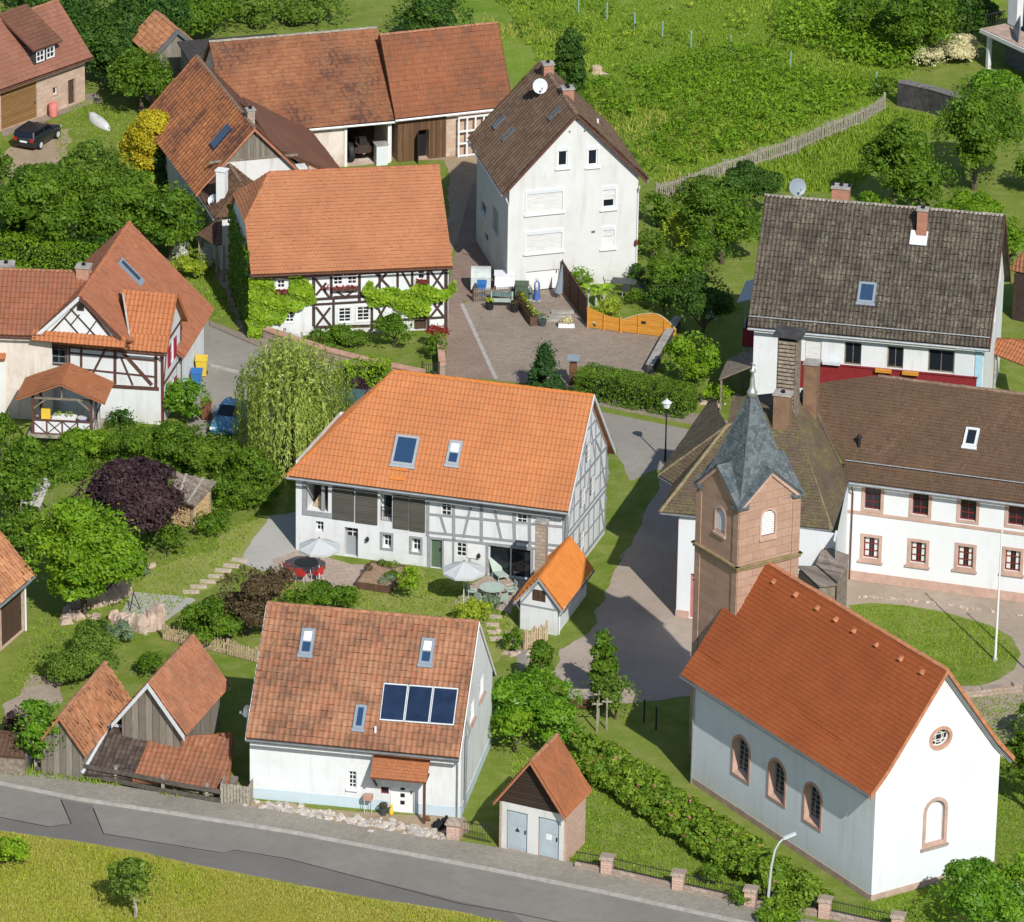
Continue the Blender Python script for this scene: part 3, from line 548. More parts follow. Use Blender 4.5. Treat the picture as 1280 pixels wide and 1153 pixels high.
def raised(name,A,B,z,m):
    P=[at(*p) for p in A]+[at(*p) for p in B[::-1]]; P=[np.array([p[0],p[1],z]) for p in P]; tri=tessellate_polygon([[Vector(p) for p in P]]); fs=[]
    n=len(P)
    for t in tri:
        a,b,d=[P[i] for i in t]; fs.append(tuple(t) if np.cross(b-a,d-a)[2]>0 else tuple(t)[::-1])
    V=P+[p*np.array([1,1,0]) for p in P]; fs+=[(i,n+i,n+(i+1)%n,(i+1)%n) for i in range(n)]
    o=mesh_np(name,np.array(V),fs,m,loc=(0,0,0)); o['kind']='structure'; return o
raised('pavement',UP,WALKT,.11,M['walk']); strip('kerb',UP,.16,0,M['kerb'],.125)
# upper street, its pavements and the lane
sheet('street',[(240,402),(262,401),(320,428),(333,421),(411,447),(490,467),(560,472),(690,489),(752,515),(880,541),(960,560),(960,640),(850,600),(835,590),(820,640),(700,800),(650,840),(640,800),(700,700),(765,560),(765,545),(600,560),(480,530),(260,480),(240,450)],.004,M['street'])
sheet('lane',[(832,590),(800,640),(757,742),(700,815),(690,842),(730,868),(780,880),(870,870),(900,800),(960,800),(960,600)],.008,M['lane'],rag=0.07)
sheet('verge_grass',[(765,560),(790,600),(828,588),(815,625),(796,660),(775,700),(757,742),(735,790),(700,812),(640,812),(640,760),(700,720),(752,668)],.012,M['lawn'],rag=0.1)
raised('pavement',[(740,506),(875,533),(960,551)],[(742,495),(880,521),(960,540)],.09,M['walk_up']); raised('pavement',[(262,459),(330,475),(411,490)],[(262,456.5),(330,472.5),(411,487)],.09,M['kerb'])
raised('pavement',[(262,408),(322,434),(411,455),(490,474),(540,480)],[(262,402.5),(322,427),(333,421.5),(411,447.5),(490,467.5),(540,472)],.09,M['walk_up'])
sheet('driveway',[(557,474),(560,362),(572,300),(590,230),(640,230),(636,370),(615,378),(578,376),(620,474)],.008,M['drive'])
sheet('courtyard',[(577,380),(600,372),(640,360),(640,340),(720,340),(740,400),(842,425),(812,466),(722,458),(718,485),(618,476),(600,430)],.012,M['court'])
strip('court_edge',[(577,380),(620,474)],.22,.016,M['kerb'])
sheet('yard',[(430,200),(640,165),(640,235),(590,250),(560,340),(560,200)],.006,M['dirt'],rag=0.1)
sheet('forecourt',[(1040,724),(1062,722),(1280,752),(1500,790),(1500,950),(1190,950),(1195,862),(1140,860),(1050,800)],.004,M['forecourt'],rag=0.08)
sheet('oval_lawn',[(1060,757),(1085,754),(1130,757),(1190,767),(1235,781),(1265,797),(1275,818),(1268,838),(1250,850),(1225,858),(1195,858),(1160,840),(1110,810)],.010,M['lawn'],rag=0.03)
sheet('gravel_patch',[(300,700),(337,646),(374,640),(374,690),(390,705),(330,715)],.006,M['gravel'],rag=0.07); sheet('gravel_patch',[(150,765),(162,740),(195,742),(240,749),(244,751),(205,780),(180,795)],.006,M['gravel'],rag=0.07)
sheet('terrace',[(340,700),(374,687),(440,706),(478,706),(475,722),(440,740),(400,732),(345,722)],.010,M['terrace']); sheet('terrace',[(590,730),(645,700),(660,720),(652,772),(615,760),(565,757)],.010,M['terrace'])
sheet('farm_track',[(0,880),(22,865),(40,842),(75,850),(70,880),(40,895),(0,895)],.008,M['forecourt'],rag=0.12); sheet('house_apron',[(5,172),(107,132),(128,128),(122,116),(108,118),(100,120),(0,160)],.008,M['court'],rag=0.03)
sheet('track',[(0,205),(15,185),(60,165),(90,160),(85,190),(60,225),(20,225)],.006,M['dirt'],rag=0.14)
sheet('yard_dark',[(276,300),(310,290),(320,420),(300,418),(268,330)],.006,M['dirt'],rag=0.1)
sheet('front_strip',[(313,1000),(420,1012),(575,1022),(590,1040),(560,1055),(420,1032),(315,1013)],.02,M['dirt'],rag=0.08)
sheet('street_apron',[(236,452),(228,500),(240,545),(300,552),(345,548),(345,470),(262,456)],.010,M['street'],rag=0.08)
sheet('garden_lawn',[(330,730),(400,740),(520,712),(560,735),(600,760),(650,770),(640,810),(610,830),(380,800)],.004,M['lawn_pale'],rag=0.22); sheet('garden_lawn',[(165,720),(250,690),(330,640),(370,600),(330,690),(240,748),(150,790)],.004,M['lawn_pale'],rag=0.22)
sheet('terrace_lawn',[(1125,95),(1170,60),(1235,72),(1420,150),(1420,260),(1230,200),(1200,140)],.006,M['lawn'],rag=0.15)
# ------------------------------------------------------------------ houses
def crop(ox,oy,sc): return lambda x,y:(ox+x/sc,oy+y/sc)
def zat(p,py):   # height of the point above ground spot p that appears at photo row py
    k=(576.5-py)/FPX; q=np.array([p[0],p[1],0.])-CC; return float((k*(q@FW)-q@CU)/(CU[2]-k*FW[2]))
def shell(root,g,wm,ops,drop=.13,plinth=None,ph=.35,gables=(1,1),hipends=(0,0),tops=None):
    "four outer walls of a gabled house as one mesh, with the windows and doors set in their openings"
    mb=MB(); F,Rr,Bk,Lf=g.F,g.Rr,g.Bk,g.Lf; h=g.he-drop
    for key,W in(('F',F),('B',Bk)): wall_face(mb,W,[(0,g.zb),(W.len,g.zb),(W.len,h),(0,h)],ops.get(key,[]))
    for key,W,gb,hp in(('R',Rr,gables[1],hipends[1]),('L',Lf,gables[0],hipends[0])):
        out=[(0,g.zb),(W.len,g.zb),(W.len,h),(0,h)] if not gb else g.gable(W,drop)
        if hp:   # clipped gable
            w=W.len; t=(hp-drop-h)/(g.hr-g.he); out=[(0,g.zb),(w,g.zb),(w,h),(w-w/2*t,hp-drop),(w/2*t,hp-drop),(0,h)]
        if g.flare and gb:
            fr,fz=g.flare; w=W.len; hw=w/2; tot=hw+g.oe; a=tot*(1-fr)   # horizontal distance of the kink from the ridge
            zk=g.hr-a*g.sl-fz-drop; z0=zk-(hw-a)*((a*0+g.hr-a*g.sl-fz)-(g.he-g.oe*g.sl))/(tot-a); out=[(0,g.zb),(w,g.zb),(w,z0),(hw+a,zk),(hw,g.hr-drop),(hw-a,zk),(0,z0)]
        wall_face(mb,W,out,ops.get(key,[]))
    wall_=mb.build('wall',wm,root)
    for key,W in(('F',F),('R',Rr),('B',Bk),('L',Lf)): fill(W,ops.get(key,[]),root)
    if plinth:
        mb=MB(); 
        for key,W in(('F',F),('R',Rr),('B',Bk),('L',Lf)):
            dr=sorted([o for o in ops.get(key,[]) if o.get('door')],key=lambda o:o['r'][0]); a=-.03
            for o in dr+[None]:
                b=o['r'][0]-.02 if o else W.len+.03
                if b>a: wbox(mb,W,a,b,0,ph,-.05,.03)
                if o: a=o['r'][1]+.02
        mb.build('plinth',M[plinth],wall_)
    return wall_
def eave_gear(root,g,sides=(-1,),m='zinc',r=.07):
    for b in sides:
        e0,e1=g.E(-1,b),g.E(1,b); off=g.v*b*.06-np.array([0,0,.10]); gutter(e0+off,e1+off,M[m],root,r)
def verge(root,g,ends=(1,),m='whitepaint',w=.16,t=.05,name='bargeboard'):
    for a in ends:
        mb=MB()
        for b in(-1,1):
            p=g.E(a,b); q=g.ridge(a)
            if g.flare:
                fr,fz=g.flare; k=p+(q-p)*fr-np.array([0,0,fz]); segs=[(p,k),(k,q)]
            else: segs=[(p,q)]
            for x,y in segs:
                d=np.array([0,0,.11]); o=g.u*a*.012; n=g.u*a*t; mb.hexa([x-d-[0,0,w*.5]+o,y-d-[0,0,w*.5]+o,y-d-[0,0,w*.5]+o+n,x-d-[0,0,w*.5]+o+n],[x-d+[0,0,w*.72]+o,y-d+[0,0,w*.72]+o,y-d+[0,0,w*.72]+o+n,x-d+[0,0,w*.72]+o+n])
        mb.build(name,M[m],root)
def dpipe(root,p,ztop,out,m='zinc',name='downpipe',r=.045):
    p=V3(p); o=np.asarray(out,float); return pipe([p+o*.35+[0,0,ztop],p+o*.30+[0,0,ztop-.15],p+o*.06+[0,0,ztop-.5],p+o*.06],M[m],root,r,name)
# ---- 1 chapel
def chapel():
    g=Gab(15.74,-43.04,-56.38,14.43,6.96,6.43,11.06,.555,.31,sk=-1.7,flare=(.24,.20)); root=thing('chapel','white chapel with a red tiled roof and a slate capped sandstone bell tower','chapel',g.c)
    c8=crop(840,690,2.491); F,Rw=g.F,g.Rr
    A=dict(shape='arch',reveal='sandframe_pale',depth=.34,splay=.10,frame='bluegrey',fw=.05,bar=.03,grid=(3,7),surround=('sandframe',.13))
    ops={'F':[op(F,*p,18,50,**dict(A)) for p in((926.5,947),(971.3,976),(1016,1006))],
         'R':[op(Rw,1175.8,922.8,23,22,shape='round',reveal='sandframe',depth=.2,frame='whitepaint',fw=.05,bar=.03,grid=(3,3),surround=('sandframe',.16)),
              op(Rw,1168.8,1027,24,54,shape='arch',depth=.2,reveal='sandframe_pale',frame='church_white',fw=.02,bar=.0,grid=(1,1),glass='church_white',surround=('sandframe_pale',.17),sill='rubble',name='blind_niche')]}
    shell(root,g,M['church_white'],ops,plinth='sand_plinth',ph=.32)
    g.roof(T:=Tiles(),tw=.20,th=.22,style='flat',lift=.022,jit=.003,stagger=True); rf=T.build('roof',M['t_church'],root); ridge_caps(g.ridge(-1),g.ridge(1),M['terracotta'],rf,.12)
    verge(root,g,(1,),'terracotta',.22,.05); mb=MB()
    for k in range(3):
        for b in(1,):
            p=g.E(1,b); q=g.ridge(1); kk=p+(q-p)*.24-np.array([0,0,.20]); dz=np.array([0,0,-.22-.09*k]); o=g.u*(-.06-.07*k)
            for x,y in((p,kk),(kk,q)): mb.beam(x+dz+o,y+dz+o,.05,.07)
    mb.build('eave_moulding',M['timber_grey'],root); eave_gear(root,g,(-1,1),'lead',.065); dpipe(root,g.B[-1,-1]+g.u*.12,5.6,-g.v,'zinc')
    pl=Plane(g.E(-1,-1),g.E(1,-1),g.ridge(1))
    for x,y in((320,92),(388,133),(456,175),(513,210),(570,245),(641,289),(715,332),(782,374)):
        p=pl.hit(*c8(x,y)); mb=MB(); mb.hexa([p+pl.e*a*.12+pl.up*b*.14 for a,b in((-1,-1),(1,-1),(1,1),(-1,1))],[p+pl.n*.17-pl.up*.1+pl.e*a*.06+pl.up*b*.03 for a,b in((-1,-1),(1,-1),(1,1),(-1,1))]); mb.build('vent_tile',M['terracotta'],rf)
    # tower
    pr=at(960,701,11.06); w=3.45; u,v=g.u,g.v; s=(pr-g.c)@u; tc=g.c+u*(s-w/2+.12); tc[2]=0
    C={(a,b):tc+u*a*w/2+v*b*w/2 for a in(-1,1) for b in(-1,1)}
    Lw=Wall(C[-1,-1],C[1,-1]); Rt=Wall(C[1,-1],C[1,1]); Bw=Wall(C[1,1],C[-1,1]); Kw=Wall(C[-1,1],C[-1,-1])
    zc=zat(C[1,-1],711); ze=zat(C[1,-1],637); zg=zat(tc+u*w/2,590); zs=zat(tc,487); zf=zat(tc,451)
    lv=dict(shape='arch',depth=.3,void=True)
    o1=op(Lw,900.5,650,11,29,**dict(lv)); o2=op(Rt,960.3,653.5,17.5,32,**dict(lv)); mb=MB()
    for W,ops_ in((Lw,[o1]),(Rt,[o2]),(Bw,[]),(Kw,[])): wall_face(mb,W,[(0,0),(W.len,0),(W.len,ze),(W.len/2,zg),(0,ze)],ops_)
    tw=mb.build('tower',M['sand'],root); mb=MB(); ms=MB()
    for W in(Lw,Rt,Bw,Kw):
        for z0,z1,pr_ in((zc-.12,zc+.02,.10),(zc+.02,zc+.10,.16)): wbox(mb,W,-pr_,W.len+pr_*.99,z0,z1,-.05,pr_)
        for a0,a1 in((0.0,.42),(W.len-.42,W.len)): wbox(ms,W,a0,a1-.001,.02,zc-.125,-.03,.045); wbox(ms,W,a0,a1-.001,zc+.105,ze-.25,-.03,.045)
    mb.build('cornice',plain('mossy_cornice_stone',(.30,.21,.13),.95,.4,2.5,c2=(.17,.15,.06)),tw); ms.build('corner_pilaster',M['sand'],tw)
    for W,o in((Lw,o1),(Rt,o2)):
        a0,a1,z0,z1=o['r']; ml=MB(); n=10; rr=(a1-a0)/2
        for i in range(n):
            z=z0+.05+(z1-z0-.12)*i/n; h=rr if z<z1-rr else math.sqrt(max(.01,rr*rr-(z-z1+rr)**2)); c=(a0+a1)/2
            q=[W.P(c-h,z,-.05),W.P(c+h,z,-.05),W.P(c+h,z+.05,-.14),W.P(c-h,z+.05,-.14)]; ml.hexa(q,[p+np.array([0,0,.025]) for p in q])
        ml.build('louvre',M['whitepaint'],tw); MB().poly([W.P(a,z,-.295) for a,z in o['inner']]).build('louvre_back',M['black'],tw)  # black sheet gives the shade between the slats by its colour
        mb=MB(); ring(W,shape_pts(o),.1,.002,.03,mb); mb.build('surround',M['sandframe_pale'],tw); mb=MB(); wbox(mb,W,a0-.1,a1+.1,z0-.22,z0-.102,.0,.10); mb.build('sill',M['sandframe_pale'],tw)
    # helm roof: concave pyramid on the corners plus a gablet over each face
    T=Tiles(); oh=.16; hw=w/2+oh; zl=ze-.02; H=zs-zl
    hp=w/2-.04; lev=[(hp,zl),(hp*.68,zl+H*.27),(hw*.39,zl+H*.53),(hw*.16,zl+H*.82),(.05,zs)]
    P=lambda a,b,r,z: tc+u*a*r+v*b*r+np.array([0,0,z])
    cs=[(-1,-1),(1,-1),(1,1),(-1,1)]
    for i in range(4):
        a,b=cs[i],cs[(i+1)%4]
        for (r0,z0),(r1,z1) in zip(lev[:-1],lev[1:]): T.plane([P(*a,r0,z0),P(*b,r0,z0),P(*b,r1,z1),P(*a,r1,z1)],tw=.17,th=.17,style='flat',lift=.012,jit=.005,slab=.04,stagger=True)
        m=((a[0]+b[0])/2,(a[1]+b[1])/2); G=tc+u*m[0]*hw+v*m[1]*hw+np.array([0,0,zg+.10]); tt=(zg+.1-zl)/H; inn=tc+np.array([0,0,zg+.1])+ (u*m[0]+v*m[1])*hw*.16
        for A_,B_ in((P(*a,hw,zl),None),(None,P(*b,hw,zl))):
            if B_ is None: T.plane([A_,G,inn,A_+(inn-G)*.4],tw=.22,th=.24,style='flat',lift=.012,jit=.004,slab=.05,stagger=True)
            else: T.plane([G,B_,B_+(inn-G)*.4,inn],tw=.22,th=.24,style='flat',lift=.012,jit=.004,slab=.05,stagger=True)
    sp=T.build('spire',M['slate'],tw); mb=MB()
    for (a,b) in cs: mb.tube([P(a,b,r+.02,z+.02) for r,z in lev],.035,5)
    mb.build('hip_flashing',M['lead'],sp); mb=MB().lathe(tc+np.array([0,0,zs-.35]),[(.26,0),(.22,.15),(.27,.22),(.2,.3),(.13,.5),(.10,.9),(.05,1.15),(.14,1.25),(.15,1.33),(.05,1.42),(.02,1.75)],10); mb.box(tc+np.array([0,0,zs+1.27]),.36,.05,.05,u); mb.build('finial',M['zinc'],sp,True)
    mb=MB()
    for W in(Lw,Rt,Bw,Kw):
        for s0,z0,s1,z1 in((0,ze,W.len/2,zg),(W.len/2,zg,W.len,ze)): bar2(mb,W,s0,z0-.06,s1,z1-.06,.16,.10)
    mb.build('gable_coping',M['sandframe_pale'],tw)
chapel()
# ---- 2 long barn house with orange roof
def barn_house():
    g=Gab(-3.13,-10.92,-15.59,14.58,6.97,5.23,9.27,.68,.26,h0=4.41,sk=-1.7); root=thing('barn_house','converted barn house with a bright orange tiled roof and grey half timbering','house',g.c)
    c1=crop(340,450,2.909); c3=crop(340,590,5.818); F,Rw=g.F,g.Rr; gr=('timber_grey',.12)
    ops={'F':[op(F,*c3(345,398),10,13,depth=.25,grid=(2,2)),op(F,*c3(576,526),17,41,door=True,mat='greypaint',depth=.3,light=(.66,.95)),
        op(F,*c3(835,505),11,17,depth=.28,splay=.06,grid=(2,2),surround=gr),op(F,*c3(1047,535),11,17,depth=.28,splay=.06,grid=(2,2),surround=gr),
        op(F,*c1(598,708),14,39,door=True,mat='greendoor',depth=.12,surround=('timber_grey',.08)),op(F,*c1(690,689),13,18,grid=(2,3),depth=.05,shutters=(1,),sm='whitepaint',sw=.62),
        op(F,*c1(866,744),55,42,grid=(2,1),frame='lightgrey',fw=.07,bar=.07,depth=.15,surround=('timber_grey',.06)),
        op(F,*c1(635,540),13,18,grid=(2,3),depth=.05,surround=('whitepaint',.05)),op(F,*c1(910,570),13,18,grid=(2,3),depth=.05,surround=('whitepaint',.05)),
        op(F,*c1(165,502),27,33,depth=1.3,void=True,name='loggia'),op(F,*c1(415,540),15,34,depth=.5,grid=(1,1),frame='whitepaint',fw=.06)]}
    shell(root,g,M['white'],ops,gables=(0,1),drop=.16)
    lo=ops['F'][9]; MB().poly([F.P(a,z,-1.29) for a,z in lo['inner']]).build('loggia_back',M['timber_dark'],root)  # dark sheet puts the shade inside the loggia into its colour
    mb=MB(); a0,a1,z0,z1=lo['r']; wbox(mb,F,a0+.68*(a1-a0),a0+.68*(a1-a0)+.16,z0,z1,-.16,-.02); wbox(mb,F,a0-.22,a0-.0,z0-.25,z1+.1,-.1,.05); wbox(mb,F,a0-.22,a1+.3,z0-.28,z0-.02,-.05,.06); mb.build('loggia_post',M['timber_grey'],root)
    rb=Wall(g.B[-1,-1],g.B[1,-1]); mb=MB(); z=z0
    mb.add([F.P(a0+.15,z0+.02,-.5),F.P(a0+1.0,z0+.02,-.35),F.P(a0+.55,z0+.75,-.45),F.P(a0+.15,z0+.02,-.9),F.P(a0+1.0,z0+.02,-.8),F.P(a0+.55,z0+.75,-.85)],[(0,1,2),(5,4,3),(0,3,4,1),(1,4,5,2),(2,5,3,0)]); mb.build('loggia_bench',M['post_wood'],root)
    hr_=ops['F'][10]; a0,a1,z0,z1=hr_['r']; mb=MB()
    for i in range(7): wbox(mb,F,a0+.03+(a1-a0-.08)*i/6,a0+.05+(a1-a0-.08)*i/6,z0,z0+.75,-.1,-.08)
    wbox(mb,F,a0,a1,z0+.75,z0+.79,-.11,-.07); mb.build('railing',M['iron'],root)
    # louvred sliding panels
    for cx,cy,wd,hh in((429.5,629.5,27.5,41),(458.5,634,27.5,41),(501.5,640,19.5,42),(522,643.3,19.5,42)):
        a0,a1,z0,z1=F.rect(cx,cy,wd,hh); mb=MB(); wbox(mb,F,a0,a1,z0,z1,.03,.07)
        n=int((z1-z0)/.085)
        for i in range(n): wbox(mb,F,a0+.04,a1-.04,z0+.03+i*.085,z0+.085+i*.085,.071,.095)
        mb.build('sliding_panel',M['shutter_grey'],root)
    mb=MB(); a0=F.hit(415,600)[0]; a1=F.hit(533,640)[0]; wbox(mb,F,a0-.1,a1,4.62,4.9,.01,.05); mb.build('panel_rail',M['iron'],root)
    q=lambda x,y,x2,y2,*w: (*c1(x,y),*c1(x2,y2),*w)
    seg=[q(568,500,566,640,.17),q(660,515,662,655,.16),q(762,525,762,665,.16),q(880,545,883,672,.16),q(936,550,938,680,.16),q(1066,575,1066,690,.24),
      q(570,560,1066,607,.12),q(566,626,1070,678,.13),q(566,646,1070,697,.13),q(566,508,1070,573,.2),q(612,562,632,628,.12),q(726,522,696,645,.12),q(806,528,836,655,.12),q(1010,565,985,668,.12),q(570,640,570,770,.15),q(622,650,622,770,.10),q(782,668,782,780,.12),q(945,690,945,800,.14),q(660,660,660,740,.09),q(720,665,720,740,.09)]
    timbers(F,seg,.13,M['timber_grey'],root)
    w=Rw.len; hh=lambda s: g.he-.16+(w/2-abs(s-w/2))*g.sl
    sg=[(0,.35,w,.35,.2),(0,2.55,w,2.55,.16),(0,2.85,w,2.85,.13),(0,5.0,w,5.0,.18),(1.2,6.3,w-1.2,6.3,.13),(2.2,7.35,w-2.2,7.35,.13),(0,1.5,w,1.5,.1),(0,3.9,w,3.9,.1),(.1,.3,.1,5.0,.2),(w-.1,.3,w-.1,5.,.2),(0,5.0,w/2,9.05,.16),(w/2,9.05,w,5.0,.16)]
    for i,s in enumerate((1.15,2.2,3.0,3.9,4.8,5.85)): sg+=[(s,.35,s,2.5,.13),(s,2.9,s,5.0,.13),(s,5.0,s,min(hh(s)-.1,8.6),.12)]
    sg+=[(.2,.4,1.1,2.5,.12),(w-.2,.4,5.85,2.5,.12),(.2,2.9,1.1,4.9,.12),(w-.2,2.9,5.85,4.9,.12),(2.25,5.1,3.0,7.3,.11),(4.8,5.1,3.95,7.3,.11),(3.1,2.9,3.85,4.9,.11),(1.2,5.1,2.1,6.2,.11),(5.85,5.1,4.85,6.2,.11)]
    timbers_sz(Rw,sg,.13,M['timber_grey'],root)
    for s,z in((2.6,3.4),(4.35,3.4),(3.45,5.6),(2.6,1.0)):
        o=dict(r=(s-.3,s+.3,z,z+.95),depth=.0,grid=(2,3)); mb=MB(); window(Rw,dict(o,depth=-.03),root)
    g.roof(T:=Tiles(),tw=.23,th=.345,style='inter',lift=.035,wave=.03,jit=.003); rf=T.build('roof',M['t_barn'],root)
    ridge_caps(g.ridge(-1),g.ridge(1),M['t_capo'],rf,.12); ridge_caps(g.E(-1,-1),g.ridge(-1),M['t_capo'],rf,.11,name='hip_cap'); ridge_caps(g.E(-1,1),g.ridge(-1),M['t_capo'],rf,.11,name='hip_cap')
    verge(root,g,(1,),'lightgrey',.2,.05); eave_gear(root,g,(-1,1),'zinc',.07)
    e=g.E(-1,-1)-g.u*.06-np.array([0,0,.1]); e2=g.E(-1,1)-g.u*.06-np.array([0,0,.1]); gutter(e,e2,M['zinc'],root)
    pipe([g.E(1,-1)+np.array([0,0,-.12]),g.B[1,-1]+np.array([0,0,4.2])-g.v*.07,g.B[1,-1]-g.v*.07-g.u*.1+np.array([0,0,.1])],M['zinc'],root)
    pl=Plane(g.E(-1,-1),g.E(1,-1),g.ridge(1)); roofwin(pl,507.2,564,27,34,root,frame='greypaint',split=False); roofwin(pl,568.4,567,14,27,root,frame='greypaint',split=True)
    mb=MB()
    for x,y in((465,397),(457,432)):
        p=pl.hit(*c1(x,y)); mb.box(p+pl.n*.10,.85,.22,.035,pl.e,None,pl.n)
        for k in(-.35,.35): mb.beam(p+pl.e*k,p+pl.e*k+pl.n*.1,.03,.03)
    mb.build('roof_step',M['t_capo'],rf)
    for x,y in((350,648),(755,708)):   # wall lamps
        a,z=F.hit(*c1(x,y)); MB().lathe(F.P(a,z-.14,.16),[(.03,0),(.09,.05),(.09,.2),(.03,.28)],8).build('wall_lamp',M['iron'],root)
    return g
M['t_capo']=plain('orange_ridge_tile',(.50,.165,.035),.8,.12,3)
gb=barn_house()
# ---- 3 white house with solar collectors
def solar_house():
    g=Gab(-6.47,-38.11,-10.05,10.15,8.22,4.09,8.32,.63,.03,sk=.3); root=thing('white_house','white house with mottled clay roof, three solar collectors and a tiled door canopy','house',g.c)
    c4=crop(280,740,3.368); F,Rw=g.F,g.Rr
    ops={'F':[op(F,*c4(540,792),10,22,depth=.14,grid=(2,4),frame='whitepaint',sill='whitepaint'),op(F,*c4(750,882),29,35,door=True,mat='whitepaint',depth=.12),op(F,*c4(677,836),10,9,depth=.12,frame='redframe',grid=(1,1))],
         'R':[op(Rw,*c4(1084,400),5,24,depth=.14,grid=(2,2),sill='sandframe'),op(Rw,*c4(1044,505),5,24,depth=.14,grid=(2,2),sill='sandframe')]}
    shell(root,g,M['white'],ops,plinth='blue_base',ph=.55)
    a0,a1,z0,z1=ops['F'][1]['r']; mb=MB()
    for k in range(4): z=z0+.35+k*.38; mb=MB(); wbox(mb,F,a0+.45,a0+.66,z,z+.2,-.105,-.10); mb.build('door_light',M['black'],root)
    g.roof(T:=Tiles(),tw=.265,th=.335,style='pan',lift=.04,wave=.05,jit=.009,tilt=.02); rf=T.build('roof',M['t_solar'],root); ridge_caps(g.ridge(-1),g.ridge(1),M['t_cap2'],rf,.14,.4); verge(root,g,(1,-1),'whitepaint',.16,.04); eave_gear(root,g,(-1,1),'lead',.075)
    pl=Plane(g.E(-1,-1),g.E(1,-1),g.ridge(1))
    for x,y in((352,213),(856,254)): roofwin(pl,*c4(x,y),14,29,root,split=True)
    roofwin(pl,*c4(574,530),11,26,root)
    pts=[pl.hit(*c4(*q)) for q in((655,545),(970,568),(990,412),(674,388))]
    for i in range(3):
        t0,t1=i/3+.004,(i+1)/3-.004; L=lambda t,b: (pts[0]+(pts[1]-pts[0])*t)*(1-b)+(pts[3]+(pts[2]-pts[3])*t)*b
        q=[L(t0,0),L(t1,0),L(t1,1),L(t0,1)]; q=[p+pl.n*.10 for p in q]; mb=MB(); mb.hexa(q,[p+pl.n*.09 for p in q]); f=mb.build('solar_collector',M['lightgrey'],root)
        c=sum(q)/4; ins=[c+(p-c)*np.array([.93]*3)+pl.n*.092 for p in q]; MB().quad(*ins).build('absorber',M['solar'],f)
    p=pl.hit(*c4(637,600)); MB().tube([p,p+[0,0,.4]],.06,8).build('vent_pipe',M['whitepaint'],rf)
    p=g.E(-1,-1)+g.v*.9+np.array([.0,0,.95])-g.u*.2; dish(p-np.array([0,0,.7]),root,.3,(-.8,-.4,.3),'zinc',.7)
    # door canopy
    b0,t0=pl.hit(*c4(650,690)),pl.hit(*c4(868,710)); a,z=F.hit(*c4(650,700)); a2,_=F.hit(*c4(868,712)); zt=3.05; 
    s0=F.hit(*c4(640,720))[0]; s1=F.hit(*c4(866,745))[0]
    T=Tiles(); T.plane([F.P(s0-.05,2.25,1.15),F.P(s1+.05,2.25,1.15),F.P(s1+.05,3.15,.02),F.P(s0-.05,3.15,.02)],tw=.18,th=.17,style='flat',lift=.02,stagger=True); cp=T.build('door_canopy',M['t_porch'],root)
    mb=MB(); wbox(mb,F,s1-.12,s1+.0,0,2.2,.9,1.02); mb.build('canopy_post',M['timber_red'],cp); mb=MB(); wbox(mb,F,s1-.12,s1,2.1,2.2,.02,1.0); wbox(mb,F,s0,s0+.1,2.05,2.17,.02,1.05); bar=mb.beam(F.P(s0+.05,1.3,.05),F.P(s0+.05,2.1,.95),.08,.08); mb.build('canopy_frame',M['timber_red'],cp)
    pipe([Rw.P(.9,3.95,.02)+[0,0,.9],Rw.P(.9,4.1,.25),Rw.P(.75,3.7,.12),Rw.P(.75,.2,.1)],M['zinc'],root,.06,'collector_pipe'); dpipe(root,g.B[1,-1]-g.u*.15,3.6,-g.v,'zinc')
    return g
M['t_cap2']=plain('clay_ridge_tile',(.34,.16,.09),.9,.35,4,bump=.01)
gs=solar_house()
